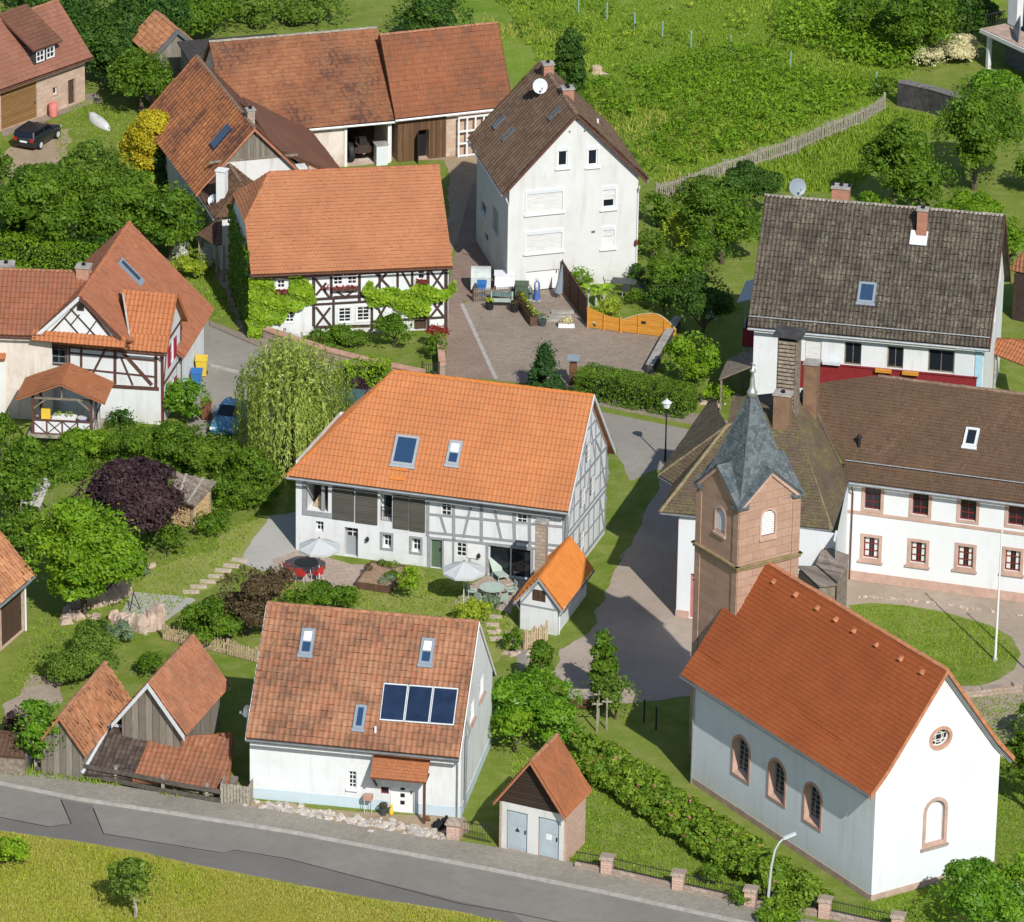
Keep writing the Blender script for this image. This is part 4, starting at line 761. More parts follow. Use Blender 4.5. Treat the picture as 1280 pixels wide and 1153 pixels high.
# ---- 4 tall white house
def tall_house():
    g=Gab(2.36,30.34,-77.05,8.74,7.85,6.79,10.80,.46,.29,sk=4.9); root=thing('tall_house','tall cream house with a steep dark brown tiled roof and roller shutters','house',g.c)
    c3=crop(560,50,3.765); F,Rw=g.F,g.Rr; wf=dict(frame='whitepaint',fw=.09,depth=.10,grid=(1,1),surround=('whitepaint',.07),sill='whitepaint',box=True)
    ops={'R':[op(Rw,*c3(540,552),13,23,**dict(wf)),op(Rw,*c3(681,547),13,23,**dict(wf)),op(Rw,*c3(455,757),45,27,blind=1.0,**dict(wf)),op(Rw,*c3(452,945),45,25,blind=.95,**dict(wf)),op(Rw,*c3(757,740),16,26,blind=.62,**dict(wf)),op(Rw,*c3(754,928),15,25,blind=.45,curtain='full',**dict(wf)),
       op(Rw,*crop(540,300,3.556)(491,190),41,30,door=True,mat='whitepaint',depth=.12)],
       'F':[op(F,*c3(168,770),8,26,blind=.5,**dict(wf)),op(F,*c3(222,850),8,30,door=True,mat='greypaint'),op(F,*c3(180,930),5,10,depth=.1,grid=(1,1))]}
    shell(root,g,M['white_warm'],ops)
    g.roof(T:=Tiles(),tw=.42,th=.36,style='rib',lift=.03,wave=.10,jit=.004); rf=T.build('roof',M['t_white'],root); ridge_caps(g.ridge(-1),g.ridge(1),M['darkcap'],rf,.14); verge(root,g,(1,),'timber_red',.18,.05); eave_gear(root,g,(-1,1),'zinc',.07)
    chimney(np.array([*g.pt(-2.8,0,0)[:2],10.6]),.6,.6,.7,M['brick'],root,R(-77),pots=1); chimney(np.array([*g.pt(1.2,.25,0)[:2],10.4]),.65,.65,.75,M['brick'],root,R(-77),pots=2)
    pl=Plane(g.E(-1,-1),g.E(1,-1),g.ridge(1)); dish(pl.hit(*c3(433,275)),root,.45,(.25,-.9,.3),'lightgrey',.75)
    for x,y in((252,387),(294,447),(515,348)):
        p=pl.hit(*c3(x,y)); skylight(p-pl.e*.2-pl.up*.35+pl.n*.03,pl.e,pl.up,pl.n,.36,.72,root,frame='lead',glassm='glass')
    dpipe(root,g.B[1,-1]+g.u*.02-g.v*.0,6.0,(-g.v+g.u)/1.4,'whitepaint'); dpipe(root,g.B[1,1],6.0,g.u,'whitepaint')
    a,z=Rw.hit(*c3(683,902)); mb=MB(); wbox(mb,Rw,a-.1,a+.1,z-.05,z+.05,.0,.06)
    for x,y in((572,432),(643,428),(608,377)): a,z=Rw.hit(*c3(x,y)); wbox(mb,Rw,a-.05,a+.05,z-.05,z+.05,.0,.03)
    mb.build('wall_vent',M['lead'],root); p=g.pt(1.0,2.2,0); p[2]=10.8-2.2*g.sl; MB().tube([p,p+[0,0,.45]],.07,8).build('vent_pipe',M['whitepaint'],rf)
    a,z=Rw.hit(*c3(882,950)); MB().lathe(Rw.P(a,z-.2,.15),[(.02,0),(.11,.1),(.1,.3),(.02,.42)],8).build('wall_lamp',M['redframe'],root)
    return g
gw=tall_house()
# ---- 5 half-timbered house with creeper
def creeper_house():
    g=Gab(-10.14,22.29,9.28,11.27,8.31,4.61,8.46,.58,.13,h0=1.75,sk=1.7,half=6.35); root=thing('farmhouse','half timbered farmhouse with creeper on its wall and a salmon orange tiled roof','house',g.c)
    c=crop(220,180,3.556); F=g.F; wf=dict(frame='whitepaint',fw=.06,depth=.06,bar=.04)
    ops={'F':[op(F,*c(467,622),10,11,grid=(2,2),surround=('whitepaint',.06),**wf),op(F,*c(720,600),12,15,grid=(2,3),surround=('whitepaint',.06),**wf),op(F,*c(783,597),12,15,grid=(2,3),surround=('whitepaint',.06),**wf),op(F,*c(1090,578),9,13,grid=(1,2),surround=('whitepaint',.08),**wf),
      op(F,*c(505,768),11,14,grid=(2,3),surround=('whitepaint',.06),**wf),op(F,*c(750,760),16,18,grid=(2,4),surround=('whitepaint',.06),**wf),op(F,*c(832,754),16,18,grid=(2,4),surround=('whitepaint',.06),**wf),op(F,*c(1085,797),15,26,door=True,mat='door_brown',depth=.2)]}
    shell(root,g,M['white'],ops,hipends=(6.35,0))
    q=lambda x,y,x2,y2,*w: (*c(x,y),*c(x2,y2),*w)
    seg=[q(340,602,1200,552,.2),q(612,590,612,810,.18),q(690,580,690,690,.16),q(815,570,815,700,.17),q(870,690,870,830,.16),q(1120,555,1120,840,.18),q(1200,545,1200,840,.2),q(985,560,985,640,.14),q(905,560,905,640,.14),q(1050,556,1050,640,.14),
      q(600,692,1200,655,.15),q(600,715,1200,680,.13),q(700,690,700,815,.14),q(610,815,880,808,.16),q(870,790,1200,770,.14),
      q(620,600,686,688,.13),q(668,618,622,672,.13),q(622,725,690,812,.13),q(685,728,625,808,.13),q(880,565,960,650,.13),q(945,560,880,650,.13),q(1000,560,1045,640,.12),q(1128,560,1192,650,.13),q(1192,560,1128,655,.12),q(885,700,930,800,.13),q(950,690,890,790,.13),q(1130,690,1192,770,.13),q(1192,690,1130,770,.13),
      q(700,645,808,640,.1),q(700,680,808,675,.1),q(700,648,750,678,.09),q(808,640,755,678,.09),q(780,660,730,648,.08)]
    timbers(F,seg,.14,M['timber_dark'],root)
    g.roof(T:=Tiles(),tw=.20,th=.22,style='flat',lift=.034,jit=.006,stagger=True); rf=T.build('roof',M['t_ivy'],root); ridge_caps(g.ridge(-1),g.ridge(1),M['t_cap3'],rf,.12,.36)
    lo=g.E(-1,-1); t=(6.35-lo[2])/(g.hr-lo[2]); hp=lo+(g.pt(-(g.L/2+g.og),0,g.hr)-lo)*t; ridge_caps(hp,g.ridge(-1),M['t_cap3'],rf,.10,name='hip_cap'); eave_gear(root,g,(-1,),'timber_red',.06)
    for cx,cy,wd in((751,636,33),(1092,606,12),(468,650,14)):
        a0,a1,z0,z1=F.rect(*c(cx,cy),wd,4); mb=MB(); wbox(mb,F,a0,a1,z0-.05,z0+.14,.06,.28); mb.build('flower_box',M['timber_red'],root)
    return g
M['t_cap3']=plain('salmon_ridge_tile',(.38,.14,.065),.85,.3,4)
gi=creeper_house()
# ---- 6 big grey-roofed house
def grey_house():
    g=Gab(20.28,10.51,-11.34,12.70,9.76,5.85,11.20,.40,.30,sk=.9); root=thing('grey_roof_house','large white house with a lichen grey pantile roof and red panelled upper wall','house',g.c)
    c=crop(880,220,3.2); F,Rw=g.F,g.Rr; wf=dict(frame='timber_old',fw=.07,depth=.15)
    ops={'F':[op(F,*c(437,700),20,27,grid=(1,1),blind=1.,**dict(wf,frame='redframe')),op(F,*c(595,712),21,28,grid=(2,1),**wf),op(F,*c(765,727),20,27,grid=(2,1),**wf),op(F,*c(948,742),32,28,grid=(2,1),**wf)],
         'R':[op(Rw,*c(1163,560),4,20,grid=(1,2),**wf),op(Rw,*c(1185,400),3,18,grid=(1,2),**wf)]}
    shell(root,g,M['white'],ops); o=ops['F']
    mb=MB(); a0=F.hit(*c(372,760))[0]; a1=F.hit(*c(1092,800))[0]; z1=F.hit(*c(600,762))[1]; wbox(mb,F,a0,a1,z1-1.5,z1,.02,.07); wbox(mb,F,a0-.05,a1+.05,z1,z1+.06,.02,.14); mb.build('red_panelling',M['redpaint'],root)
    mb=MB(); b0=F.hit(*c(1085,750))[0]; wbox(mb,F,b0,F.len-.05,.3,5.2,.02,.06); mb.build('blue_boarding',M['bluewall'],root); mb=MB(); b1=F.hit(*c(1003,750))[0]; wbox(mb,F,b1,b0-.1,z1+.05,5.2,.02,.05); mb.build('pale_boarding',M['rollerbox'],root)
    for cx,cy,wd in((512,742,22),(720,773,20),(828,783,20)):
        a0,a1,z0,zz=F.rect(*c(cx,cy),wd,4); mb=MB(); wbox(mb,F,a0,a1,z0,z0+.17,.142,.34); mb.build('flower_box',M['orange_fence'] if cx>600 else M['lightgrey'],root)
    g.roof(T:=Tiles(),tw=.24,th=.35,style='pan',lift=.045,wave=.085,jit=.012,tilt=.02); rf=T.build('roof',M['t_gray'],root); ridge_caps(g.ridge(-1),g.ridge(1),M['greycap'],rf,.14,.4); eave_gear(root,g,(-1,1),'zinc',.08); verge(root,g,(1,),'timber_red',.2,.05)
    pl=Plane(g.E(-1,-1),g.E(1,-1),g.ridge(1)); p=pl.hit(*c(868,262)); chimney(p+g.v*.3+np.array([0,0,.2]),.55,.55,1.55,M['brick'],root,R(-11),pots=1,below=1.)
    mb=MB(); p2=pl.hit(*c(860,253)); mb.box(p2+pl.n*.17,.95,.85,.05,pl.e,None,pl.n); mb.build('flashing',M['rollerbox'],rf)
    q=g.pt(-2.5,.5,10.7); chimney(q,.95,.7,1.15,M['brick'],root,R(-11),pots=3); roofwin(pl,*c(652,470),19,23,root); dish(g.pt(-4.9,.3,10.9),root,.5,(.3,-.85,.3),'bluegrey',.8)
    mb=MB(); e0,e1=g.E(-1,-1),g.E(1,-1); k=pl.up*.55+pl.n*.2; mb.tube([e0+k,e1+k],.03,5)
    for i in range(9): x=e0+(e1-e0)*(i+.5)/9+pl.up*.55; mb.beam(x,x+pl.n*.2,.03,.03)
    mb.build('snow_guard',M['zinc'],rf)
    # balcony on the left end
    W=g.Lf; mb=MB(); s0,s1=W.len*.32,W.len*.62; f=[]; wbox(mb,W,s0,s1,2.55,2.7,.0,1.15); wbox(mb,W,s0,s1,2.7,3.65,1.09,1.15); wbox(mb,W,s0,s0+.05,2.7,3.65,.0,1.09); wbox(mb,W,s1-.05,s1,2.7,3.65,.0,1.09); b=mb.build('balcony',M['redpaint'],root)
    mb=MB(); 
    for s in(s0+.05,s1-.13): wbox(mb,W,s,s+.08,.0,5.3,1.01,1.085)
    mb.build('balcony_post',M['bluegrey'],b); mb=MB(); mb.slab([W.P(s0-.2,5.25,1.5),W.P(s1+.2,5.25,1.5),W.P(s1+.2,5.75,-.0),W.P(s0-.2,5.75,-.0)],.06); mb.build('balcony_roof',M['bluegrey'],b)
    mb=MB(); t0,t1=W.len*.66,W.len*.98; mb.slab([W.P(t0,1.9,1.9),W.P(t1,1.9,1.9),W.P(t1,2.9,.02),W.P(t0,2.9,.02)],.06); ln=mb.build('lean_to_roof',M['timber_old'],root)
    mb=MB(); wbox(mb,W,t1-.1,t1,0,1.85,1.7,1.8); wbox(mb,W,t0,t0+.1,0,1.85,1.7,1.8); mb.build('post',M['timber_old'],ln)
    return g
gg=grey_house()
# ---- 7 long white office house with a lower hipped wing
def office():
    A=at(1056,723); B0=at(1280,753); B=A+(B0-A)*1.5; W=Wall(A,B); root=thing('office_house','long white two storey house with pink sandstone window frames and a brown roof','house',(A+B)/2*np.array([1,1,0]))
    c=crop(1000,460,2.882); back=-W.n; he=zat(A+W.n*.4,600)+.02
    # ridge height from the pitch
    best=min(np.arange(he+2,he+7,.05),key=lambda z: abs((z-he)/(((at(1100,470,z)-A)@back)+.4)-.80)); hr=float(best); dr=(at(1100,470,hr)-A)@back
    uf=dict(frame='redframe',fw=.07,bar=.05,depth=.16,grid=(2,3),surround=('sandframe_pale',.16)); lf=dict(uf,curtain='side',sill='sandframe_pale')
    ops=[op(W,*c(x,y),20,27,**dict(uf)) for x,y in((262,472),(434,492),(606,511),(779,529))]+[op(W,*c(x,y),19,26,**dict(lf)) for x,y in((256,648),(426,665),(596,681),(766,695))]
    st=(ops[3]['r'][0]-ops[0]['r'][0])/3
    for i in range(1,3):
        for k,o in((3,uf),(7,lf)): a0,a1,z0,z1=ops[k]['r']; (a1+st*i<W.len-.4) and ops.append(dict(o,r=(a0+st*i,a1+st*i,z0,z1)))
    D=dr*2; mb=MB(); h=he+.12; wall_face(mb,W,[(0,0),(W.len,0),(W.len,h),(0,h)],ops)
    Bk=Wall(B+back*D,A+back*D); Rw=Wall(B,B+back*D); Lw=Wall(A+back*D,A)
    wall_face(mb,Bk,[(0,0),(W.len,0),(W.len,h),(0,h)])
    for w_ in(Rw,Lw): wall_face(mb,w_,[(0,0),(D,0),(D,h),(D/2,hr-.15),(0,h)])
    wall=mb.build('wall',M['office_white'],root); fill(W,ops,root)
    mb=MB(); zb=ops[0]['r'][2]-.17; wbox(mb,W,-.02,W.len+.02,zb-.16,zb,-.02,.05); mb.build('string_course',M['sandframe_pale'],root)
    mb=MB(); wbox(mb,W,-.03,W.len+.03,0,.5,-.02,.05); mb.build('plinth',M['sandframe_pale'],root)
    T=Tiles(); e0=W.P(-.45,he-.06,.42); e1=W.P(W.len+.3,he-.06,.42); kw=dict(tw=.19,th=.19,style='flat',lift=.022,jit=.004,stagger=True)
    r0=W.P(.35,hr,-dr); r1=W.P(W.len+.3,hr,-dr); m=.16; f0=e0+(r0-e0)*m-np.array([0,0,.12]); f1=e1+(r1-e1)*m-np.array([0,0,.12])
    pM=Plane(f0,f1,r0); T.plane([e0,e1,f1,f0],**kw); T.plane([f0,f1,r1,r0,pM.hit(1030,478),pM.hit(1002,490)],**kw); b0=W.P(-.45,he-.3,-D-.45); b1=W.P(W.len+.3,he-.3,-D-.45); T.plane([b1,b0,r0,r1],**kw)
    rf=T.build('roof',M['t_office'],root); ridge_caps(r0,r1,M['darkcap'],rf,.12,.36); gutter(e0+W.n*.06-[0,0,.1],e1+W.n*.06-[0,0,.1],M['zinc'],root,.08)
    dpipe(root,W.P(.25,0),he-.4,W.n,'timber_red'); pl=Plane(f0,f1,r0)
    p=pl.hit(*c(614,255)); skylight(p-pl.e*.25-pl.up*.45+pl.n*.03,pl.e,pl.up,pl.n,.6,.95,root,frame='lightgrey',glassm='glass')
    mb=MB(); p=pl.hit(*c(212,285)); mb.tube([p,p+[0,0,.5]],.09,8); mb.lathe(p+np.array([0,0,.5]),[(.15,0),(.13,.12),(.03,.2)],8); mb.build('vent_cowl',M['iron'],rf)
    mb=MB(); k=pl.up*.2+pl.n*.16; mb.tube([f0+k,f1+k],.03,5)
    for i in range(16): x=f0+(f1-f0)*(i+.5)/16+pl.up*.2; mb.beam(x,x+pl.n*.16,.03,.03)
    mb.build('snow_guard',M['zinc'],rf)
    # hipped wing
    FL0=at(845,771); FR0=at(1041,797); bL=FL0+back*11; hw=zat(FL0+W.n*.4,642); Z=lambda px,py,z: at(px,py,z)
    FL=Z(825,640,hw-.1); FR=Z(1039,662,hw-.1); L1=Z(842,605,hw+.05); L2=Z(823,594,hw+.05); L3=Z(889,499,hw+.05); FR2=Z(1060,601,hw-.05)
    hz=hw+2.9; aL=Z(909,532,hz); aR=Z(990,520,hz); tR=Z(1004,486,hz+.3); bR=Z(930,486,hz)
    mb=MB(); F2=Wall(FL0,FR0); c6=crop(820,460,3.392); dop=op(F2,*c6(163,950),11,45,door=True,mat='pinkdoor',depth=.14,light=(.82,.97)); dop['r']=(dop['r'][0],dop['r'][1],.02,dop['r'][3]); wall_face(mb,F2,[(0,0),(F2.len,0),(F2.len,hw-.15),(0,hw-.15)],[dop])
    S2=Wall(FR0,A); o2=op(S2,*c6(766,690),4,12,frame='redframe',depth=.1,grid=(1,2)); wall_face(mb,S2,[(0,0),(S2.len,0),(S2.len,hw-.15),(0,hw-.15)],[o2])
    S3=Wall(bL,FL0); wall_face(mb,S3,[(0,0),(S3.len,0),(S3.len,hw-.15),(0,hw-.15)]); wg=mb.build('wing_wall',M['office_white'],root); fill(F2,[dop],root); fill(S2,[o2],root)
    mb=MB(); wbox(mb,F2,-.03,dop['r'][0]-.03,0,.4,-.02,.04); wbox(mb,F2,dop['r'][1]+.03,F2.len,0,.4,-.02,.04); mb.build('plinth',M['sandframe_pale'],wg)
    mb=MB(); wbox(mb,S3,S3.len-.2,S3.len-.002,.45,hw-.2,-.02,.03); mb.build('corner_stone',M['redframe'],wg)
    T=Tiles()
    for P in([FL,FR,aR,aL],[L1,FL,aL],[L2,L1,aL],[L3,L2,aL],[FR,FR2,tR,aR]): T.plane(P,**dict(kw,slab=.14))
    T.plane([FR2,Z(1010,485,hz+.3),tR],**dict(kw,slab=.1)); T.plane([bR,L3,aL],**kw) if False else None
    T.plane([aL,aR,Z(1000,488,hz+.2),Z(915,497,hz-.4)],**kw)
    wr=T.build('wing_roof',M['t_wing'],root)
    for a,b in((FL,aL),(L2,aL),(aL,aR),(FR,aR)): ridge_caps(a+[0,0,.02],b+[0,0,.02],M['mosscap'],wr,.11,.36,name='hip_cap')
    for a,b in((FL,FR),(L1,FL),(L2,L1),(L3,L2),(FR,FR2)): gutter(a-[0,0,.1],b-[0,0,.1],M['lead'],wr,.07)
    p=at(977,545,hz-.4); chimney(p+np.array([0,0,.2]),.85,.6,2.1,M['chim_brown'],root,R(-15),below=1.5,pots=1); p=at(1014,492,hz+.6); chimney(p,.7,.7,1.7,M['chim_brown'],root,R(-15),below=1.5,pots=0)
    # tall louvred stack
    p=at(984,512,hz+.2); ux=W.d; mb=MB().box(p+np.array([0,0,1.6]),1.02,.95,5.2,ux); st=mb.build('louvred_stack',M['timber_old'],root); mb=MB()
    for i in range(17): z=.45+i*.215; q=p+np.array([0,0,z])+W.n*.50; mb.hexa([q-ux*.43,q+ux*.43,q+ux*.43+W.n*.08-[0,0,.10],q-ux*.43+W.n*.08-[0,0,.10]],[x+np.array([0,0,.04]) for x in(q-ux*.43,q+ux*.43,q+ux*.43+W.n*.08-[0,0,.10],q-ux*.43+W.n*.08-[0,0,.10])])
    mb.build('louvre',M['timber_old'],st); MB().box(p+W.n*.479+np.array([0,0,2.3]),.88,.02,3.8,ux).build('louvre_back',M['black'],st); MB().box(p+np.array([0,0,4.24]),1.5,1.5,.09,ux).build('stack_cap',M['darkstone'],st)
    r0=at(1040,648,hw-.8); 
    return W,F2
M['mosscap']=plain('mossy_hip_tile',(.27,.19,.12),.95,.5,4,c2=(.14,.14,.06))
WO,WF2=office()
def timber_annex():   # grey board annex between chapel and office
    a,b,c,d=at(1020,705,4.3),at(1047,728,4.3),at(1062,694,4.9),at(1029,682,4.9); e,f,g=at(996,707,4.2),at(1024,733,4.1),at(1046,729,4.1); root=thing('timber_annex','small grey board annex with a plank roof behind the chapel','shed',(a+b)/2*np.array([1,1,0]))
    mb=MB(); mb.slab([a,b,c,d],.08); mb.slab([e,f,b-[0,0,.12],a-[0,0,.12]],.07); mb.build('roof',M['boards_old'],root); x=(a+b+c+d)/4
    P=[x+(q-x)*.93 for q in(a,b,c,d)]; mb=MB(); mb.hexa([q*np.array([1,1,0]) for q in P],[q-[0,0,.12] for q in P]); y=(e+f+a+b)/4; Q=[y+(q-y)*.9 for q in(e,f,b,a)]; mb.hexa([q*np.array([1,1,0]) for q in Q],[q-[0,0,.2] for q in Q]); mb.build('wall',M['timber_old'],root)
timber_annex()
# ---- 8 bake house
def bake():
    g=Gab(2.23,-19.56,-106.84,5.23,2.01,1.88,3.06,.32,.10,sk=-5.5); root=thing('bake_house','little white bake house with an orange tiled roof and a stone chimney','outbuilding',g.c); c1=crop(340,450,2.909)
    Rw=g.Rr; ops={'R':[op(Rw,*c1(970,855),17,17,door=True,mat='door_brown',depth=.05,name='hatch')]}; o=ops['R'][0]['r']; ops['R'][0]['r']=(o[0],o[1],max(o[2],1.5),min(o[3],2.35)); shell(root,g,M['white'],ops)
    w=Rw.len; timbers_sz(Rw,[(0,1.42,w,1.42,.08),(.05,1.5,w/2,2.85,.1),(w/2,2.85,w-.05,1.5,.1)],.1,M['timber_grey'],root)
    g.roof(T:=Tiles(),tw=.2,th=.3,style='inter',lift=.025,wave=.025,jit=.004); rf=T.build('roof',M['t_bake'],root); ridge_caps(g.ridge(-1),g.ridge(1),M['t_capo'],rf,.09); verge(root,g,(1,-1),'greypaint',.13,.04); eave_gear(root,g,(-1,1),'lead',.05)
    dpipe(root,g.B[1,1]-g.u*.2,1.6,g.v,'whitepaint',r=.035); dpipe(root,g.B[1,-1]-g.u*.1,1.5,-g.v,'lead',r=.035)
    p=Plane(g.E(1,-1),g.E(-1,-1),g.ridge(1)).hit(*c1(978,760)); ch=chimney(np.array([p[0],p[1],2.0]),.55,.5,2.6,M['rubble'],root,R(-16),below=1.9,pots=0)
bake()
# ---- 9 transformer house
def trafo():
    g=Gab(1.69,-45.78,-113.14,2.3,3.42,2.73,5.09,.13,.42,sk=-1.6); root=thing('transformer_house','small transformer house with grey steel doors and a rusty gable roof','outbuilding',g.c); c5=crop(580,760,2.934); Rw=g.Rr
    ops={'R':[op(Rw,*c5(195,812),26,50,void=True,depth=.12),op(Rw,*c5(311,836),26,50,void=True,depth=.12)]}; ops['R'][0]['r']=ops['R'][0]['r'][:2]+(.08,2.12); ops['R'][1]['r']=ops['R'][1]['r'][:2]+(.08,2.12)
    shell(root,g,M['brick_pale'],ops)
    for o in ops['R']:
        a0,a1,z0,z1=o['r']; mb=MB(); wbox(mb,Rw,a0+.03,a1-.03,z0+.02,z1-.03,-.11,-.05); d=mb.build('steel_door',M['steeldoor'],root); mb=MB(); wbox(mb,Rw,a0+.12,a1-.12,z1-.75,z1-.15,-.05,-.035); wbox(mb,Rw,a0+.12,a1-.12,z0+.15,z1-.9,-.05,-.035); mb.build('door_panel',M['steeldoor'],d)
        c=(a0+a1)/2; q=MB().poly([Rw.P(c-.13,1.05,-.03),Rw.P(c+.13,1.05,-.03),Rw.P(c,1.28,-.03)]) if o is ops['R'][0] else MB().quad(*[Rw.P(c+x,y,-.03) for x,y in((-.15,1.0),(.15,1.0),(.15,1.3),(-.15,1.3))]); q.build('warning_sign',M['iron'] if o is ops['R'][0] else M['whitepaint'],d)
        mb=MB(); wbox(mb,Rw,a1-.16,a1-.11,1.0,1.2,-.05,.0); mb.build('handle',M['iron'],d)
    mb=MB(); w=Rw.len; a=[ops['R'][0]['r'],ops['R'][1]['r']]; t=2.50
    for s0,s1 in((.12,a[0][0]),(a[0][1],a[1][0]),(a[1][1],w-.12)): wbox(mb,Rw,s0,s1,0.02,t,-.005,.03)
    for q in a: wbox(mb,Rw,q[0],q[1],q[3],t,-.005,.031)
    mb.build('door_surround',M['white_warm'],root); mb=MB(); hz=g.he-.2; mb.add([Rw.P(-.06,t+.003,.04),Rw.P(w+.06,t+.003,.04),Rw.P(w+.06,hz+.04,.04),Rw.P(w/2,g.hr-.16,.04),Rw.P(-.06,hz+.04,.04)],[(0,1,2,3,4)]); mb.build('gable_boards',M['boards_brown_dark'],root)
    g.roof(T:=Tiles(),tw=.18,th=.17,style='flat',lift=.018,jit=.004,stagger=True,slab=.07); rf=T.build('roof',M['t_trafo'],root); ridge_caps(g.ridge(-1),g.ridge(1),M['t_cap2'],rf,.1); verge(root,g,(1,),'orangetrim',.12,.04)
M['steeldoor']=plain('grey_blue_steel',(.36,.42,.46),.5,.08,2); M['boards_brown_dark']=planks('dark_gable_boards',(.040,.027,.02),(.055,.038,.028),.16,2); M['orangetrim']=plain('terracotta_trim',(.36,.15,.08),.8,.2)
trafo()
# ---- 10 long barns
def long_barns():
    c2=crop(300,0,3.556); c7=crop(400,130,4.923)
    g=Gab(-13.87,48.95,17.62,10.41,7.84,3.20,7.48,.33,.16,sk=-.3); root=thing('open_barn','long old barn with an open tractor bay under its patchy red roof','barn',g.c); F=g.F
    r0=F.hit(*c7(165,250))[0]; r1=F.hit(*c7(435,250))[0]; ops={'F':[dict(r=(r0,min(r1,F.len-.25),.02,2.85),void=True,depth=3.0)]}; shell(root,g,M['old_plaster'],ops); a0,a1,z0,z1=ops['F'][0]['r']; MB().quad(*[F.P(x,z,-2.98) for x,z in((a0,z0),(a1,z0),(a1,z1),(a0,z1))]).build('bay_back',M['timber_dark'],root)
    g.roof(T:=Tiles(),tw=.19,th=.27,style='flat',lift=.028,jit=.007,stagger=True); rf=T.build('roof',M['t_longl'],root); ridge_caps(g.ridge(-1),g.ridge(1),M['greycap'],rf,.12); eave_gear(root,g,(-1,),'whitepaint',.07)
    mb=MB(); wbox(mb,F,a0-.16,a0,0,2.9,.0,.06); wbox(mb,F,a1,a1+.16,0,2.9,.0,.06); wbox(mb,F,a0-.2,a1+.2,2.86,3.05,.0,.08); wbox(mb,F,F.len-.12,F.len-.04,.1,2.95,.03,.11); mb.build('bay_frame',M['whitepaint'],root)
    # tractor parked in the bay
    p=F.P((a0+a1)/2-.1,0,-.75); t=thing('tractor','old tractor with large rear wheels parked inside the dark barn bay','tractor',p); mb=MB()
    for s,r,y in((-1,.62,0),(1,.62,0),(-.8,.38,-1.5),(.8,.38,-1.5)):
        cpt=p+F.d*s*.8+F.n*y+np.array([0,0,r]); q=MB(); prof=[(r*.55,-.16),(r*.95,-.17),(r,-.1),(r,.1),(r*.95,.17),(r*.55,.16)]; n=14; x,y_=F.n,np.array([0,0,1.])
        q.add([cpt+(x*math.cos(2*math.pi*k/n)+y_*math.sin(2*math.pi*k/n))*rr+F.d*h for rr,h in prof for k in range(n)],[(i*n+k,i*n+(k+1)%n,(i+1)*n+(k+1)%n,(i+1)*n+k) for i in range(5) for k in range(n)]); o=q.build('wheel',M['iron'],t); MB().tube([cpt-F.d*.1,cpt+F.d*.1],r*.56,12).build('rim',M['timber_dark'],o)
    mb.box(p+np.array([0,0,.85]),.8,.7,.5,F.d); mb.box(p-F.n*1.2+np.array([0,0,.95]),.55,1.6,.6,F.d); mb.box(p+F.n*.25+np.array([0,0,.8]),1.1,.12,.35,F.d); mb.build('body',M['timber_dark'],t); MB().box(p+np.array([0,0,1.3]),.45,.4,.45,F.d).build('seat',M['iron'],t)
    # feed box in front
    p=at(476,205); b=thing('white_cabinet','white box cabinet standing before the open barn bay','cabinet',p); MB().box(p+np.array([0,0,.65]),.72,.6,1.3,F.d).build('body',M['rollerbox'],b); MB().box(p+np.array([0,0,1.33]),.85,.72,.06,F.d).build('lid',M['concrete'],b)
    g2=Gab(-4.96,50.49,20.93,7.11,5.17,3.58,7.49,.39,.32,sk=-.2); root=thing('board_barn','old barn with dark brown board front and even red tiled roof','barn',g2.c); F=g2.F
    d0=F.rect(*c2(815,650),13,30); ops={'F':[dict(r=(d0[0],d0[1],.02,1.95),void=True,depth=.6)]}; shell(root,g2,M['sand_house'],ops); bd=F.hit(*c2(915,600))[0]; mb=MB()
    for s0,s1,z0,z1 in((.0,d0[0],0.02,3.3),(d0[0],d0[1],1.95,3.3),(d0[1],bd,.02,3.3)): wbox(mb,F,s0,s1,z0,z1,.005,.06)
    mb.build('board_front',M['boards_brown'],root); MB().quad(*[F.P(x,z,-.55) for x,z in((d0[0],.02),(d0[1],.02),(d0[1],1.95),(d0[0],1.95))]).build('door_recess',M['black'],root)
    mb=MB(); mb.hexa([F.P(d0[0],.05,.06),F.P(d0[0],.05,.10),F.P(d0[0]-.25,.05,.75),F.P(d0[0]-.29,.05,.72)],[F.P(d0[0],1.95,.06),F.P(d0[0],1.95,.10),F.P(d0[0]-.25,1.95,.75),F.P(d0[0]-.29,1.95,.72)]); mb.build('door',M['boards_brown_dark'],root)
    g2.roof(T:=Tiles(),tw=.24,th=.33,style='pan',lift=.035,wave=.04,jit=.006); rf=T.build('roof',M['t_longr'],root); ridge_caps(g2.ridge(-1),g2.ridge(1),M['t_cap2'],rf,.12); eave_gear(root,g2,(-1,),'whitepaint',.07)
    s0=F.hit(*c2(962,600))[0]; s1=min(F.len+.6,s0+2.2); mb=MB()
    for i in range(5): x=s0+(s1-s0)*i/4; wbox(mb,F,x-.05,x+.05,.02,2.6,.35,.43)
    for z in(.1,.9,1.7,2.6): wbox(mb,F,s0-.05,s1+.05,z-.045,z+.045,.342,.438)
    root2=thing('white_lattice','white wooden lattice frame leaning at the barn end','lattice',F.P((s0+s1)/2,0,.4)); mb.build('frame',M['whitepaint'],root2)
    # black felt roofed shed behind and small tiled hut
    p=g.pt(-2.3,6.0,0); f=thing('felt_roof_shed','low shed with a black felt roof behind the long barn','shed',p); mb=MB().box(p+np.array([0,0,2.3]),6.0,3.0,4.6,g.u); mb.build('wall',M['boards_grey'],f); MB().slab([p+g.u*a*3.2+g.v*b*1.7+np.array([0,0,4.95 if b>0 else 4.65]) for a,b in((-1,-1),(1,-1),(1,1),(-1,1))],.1).build('roof',M['lead_black'],f)
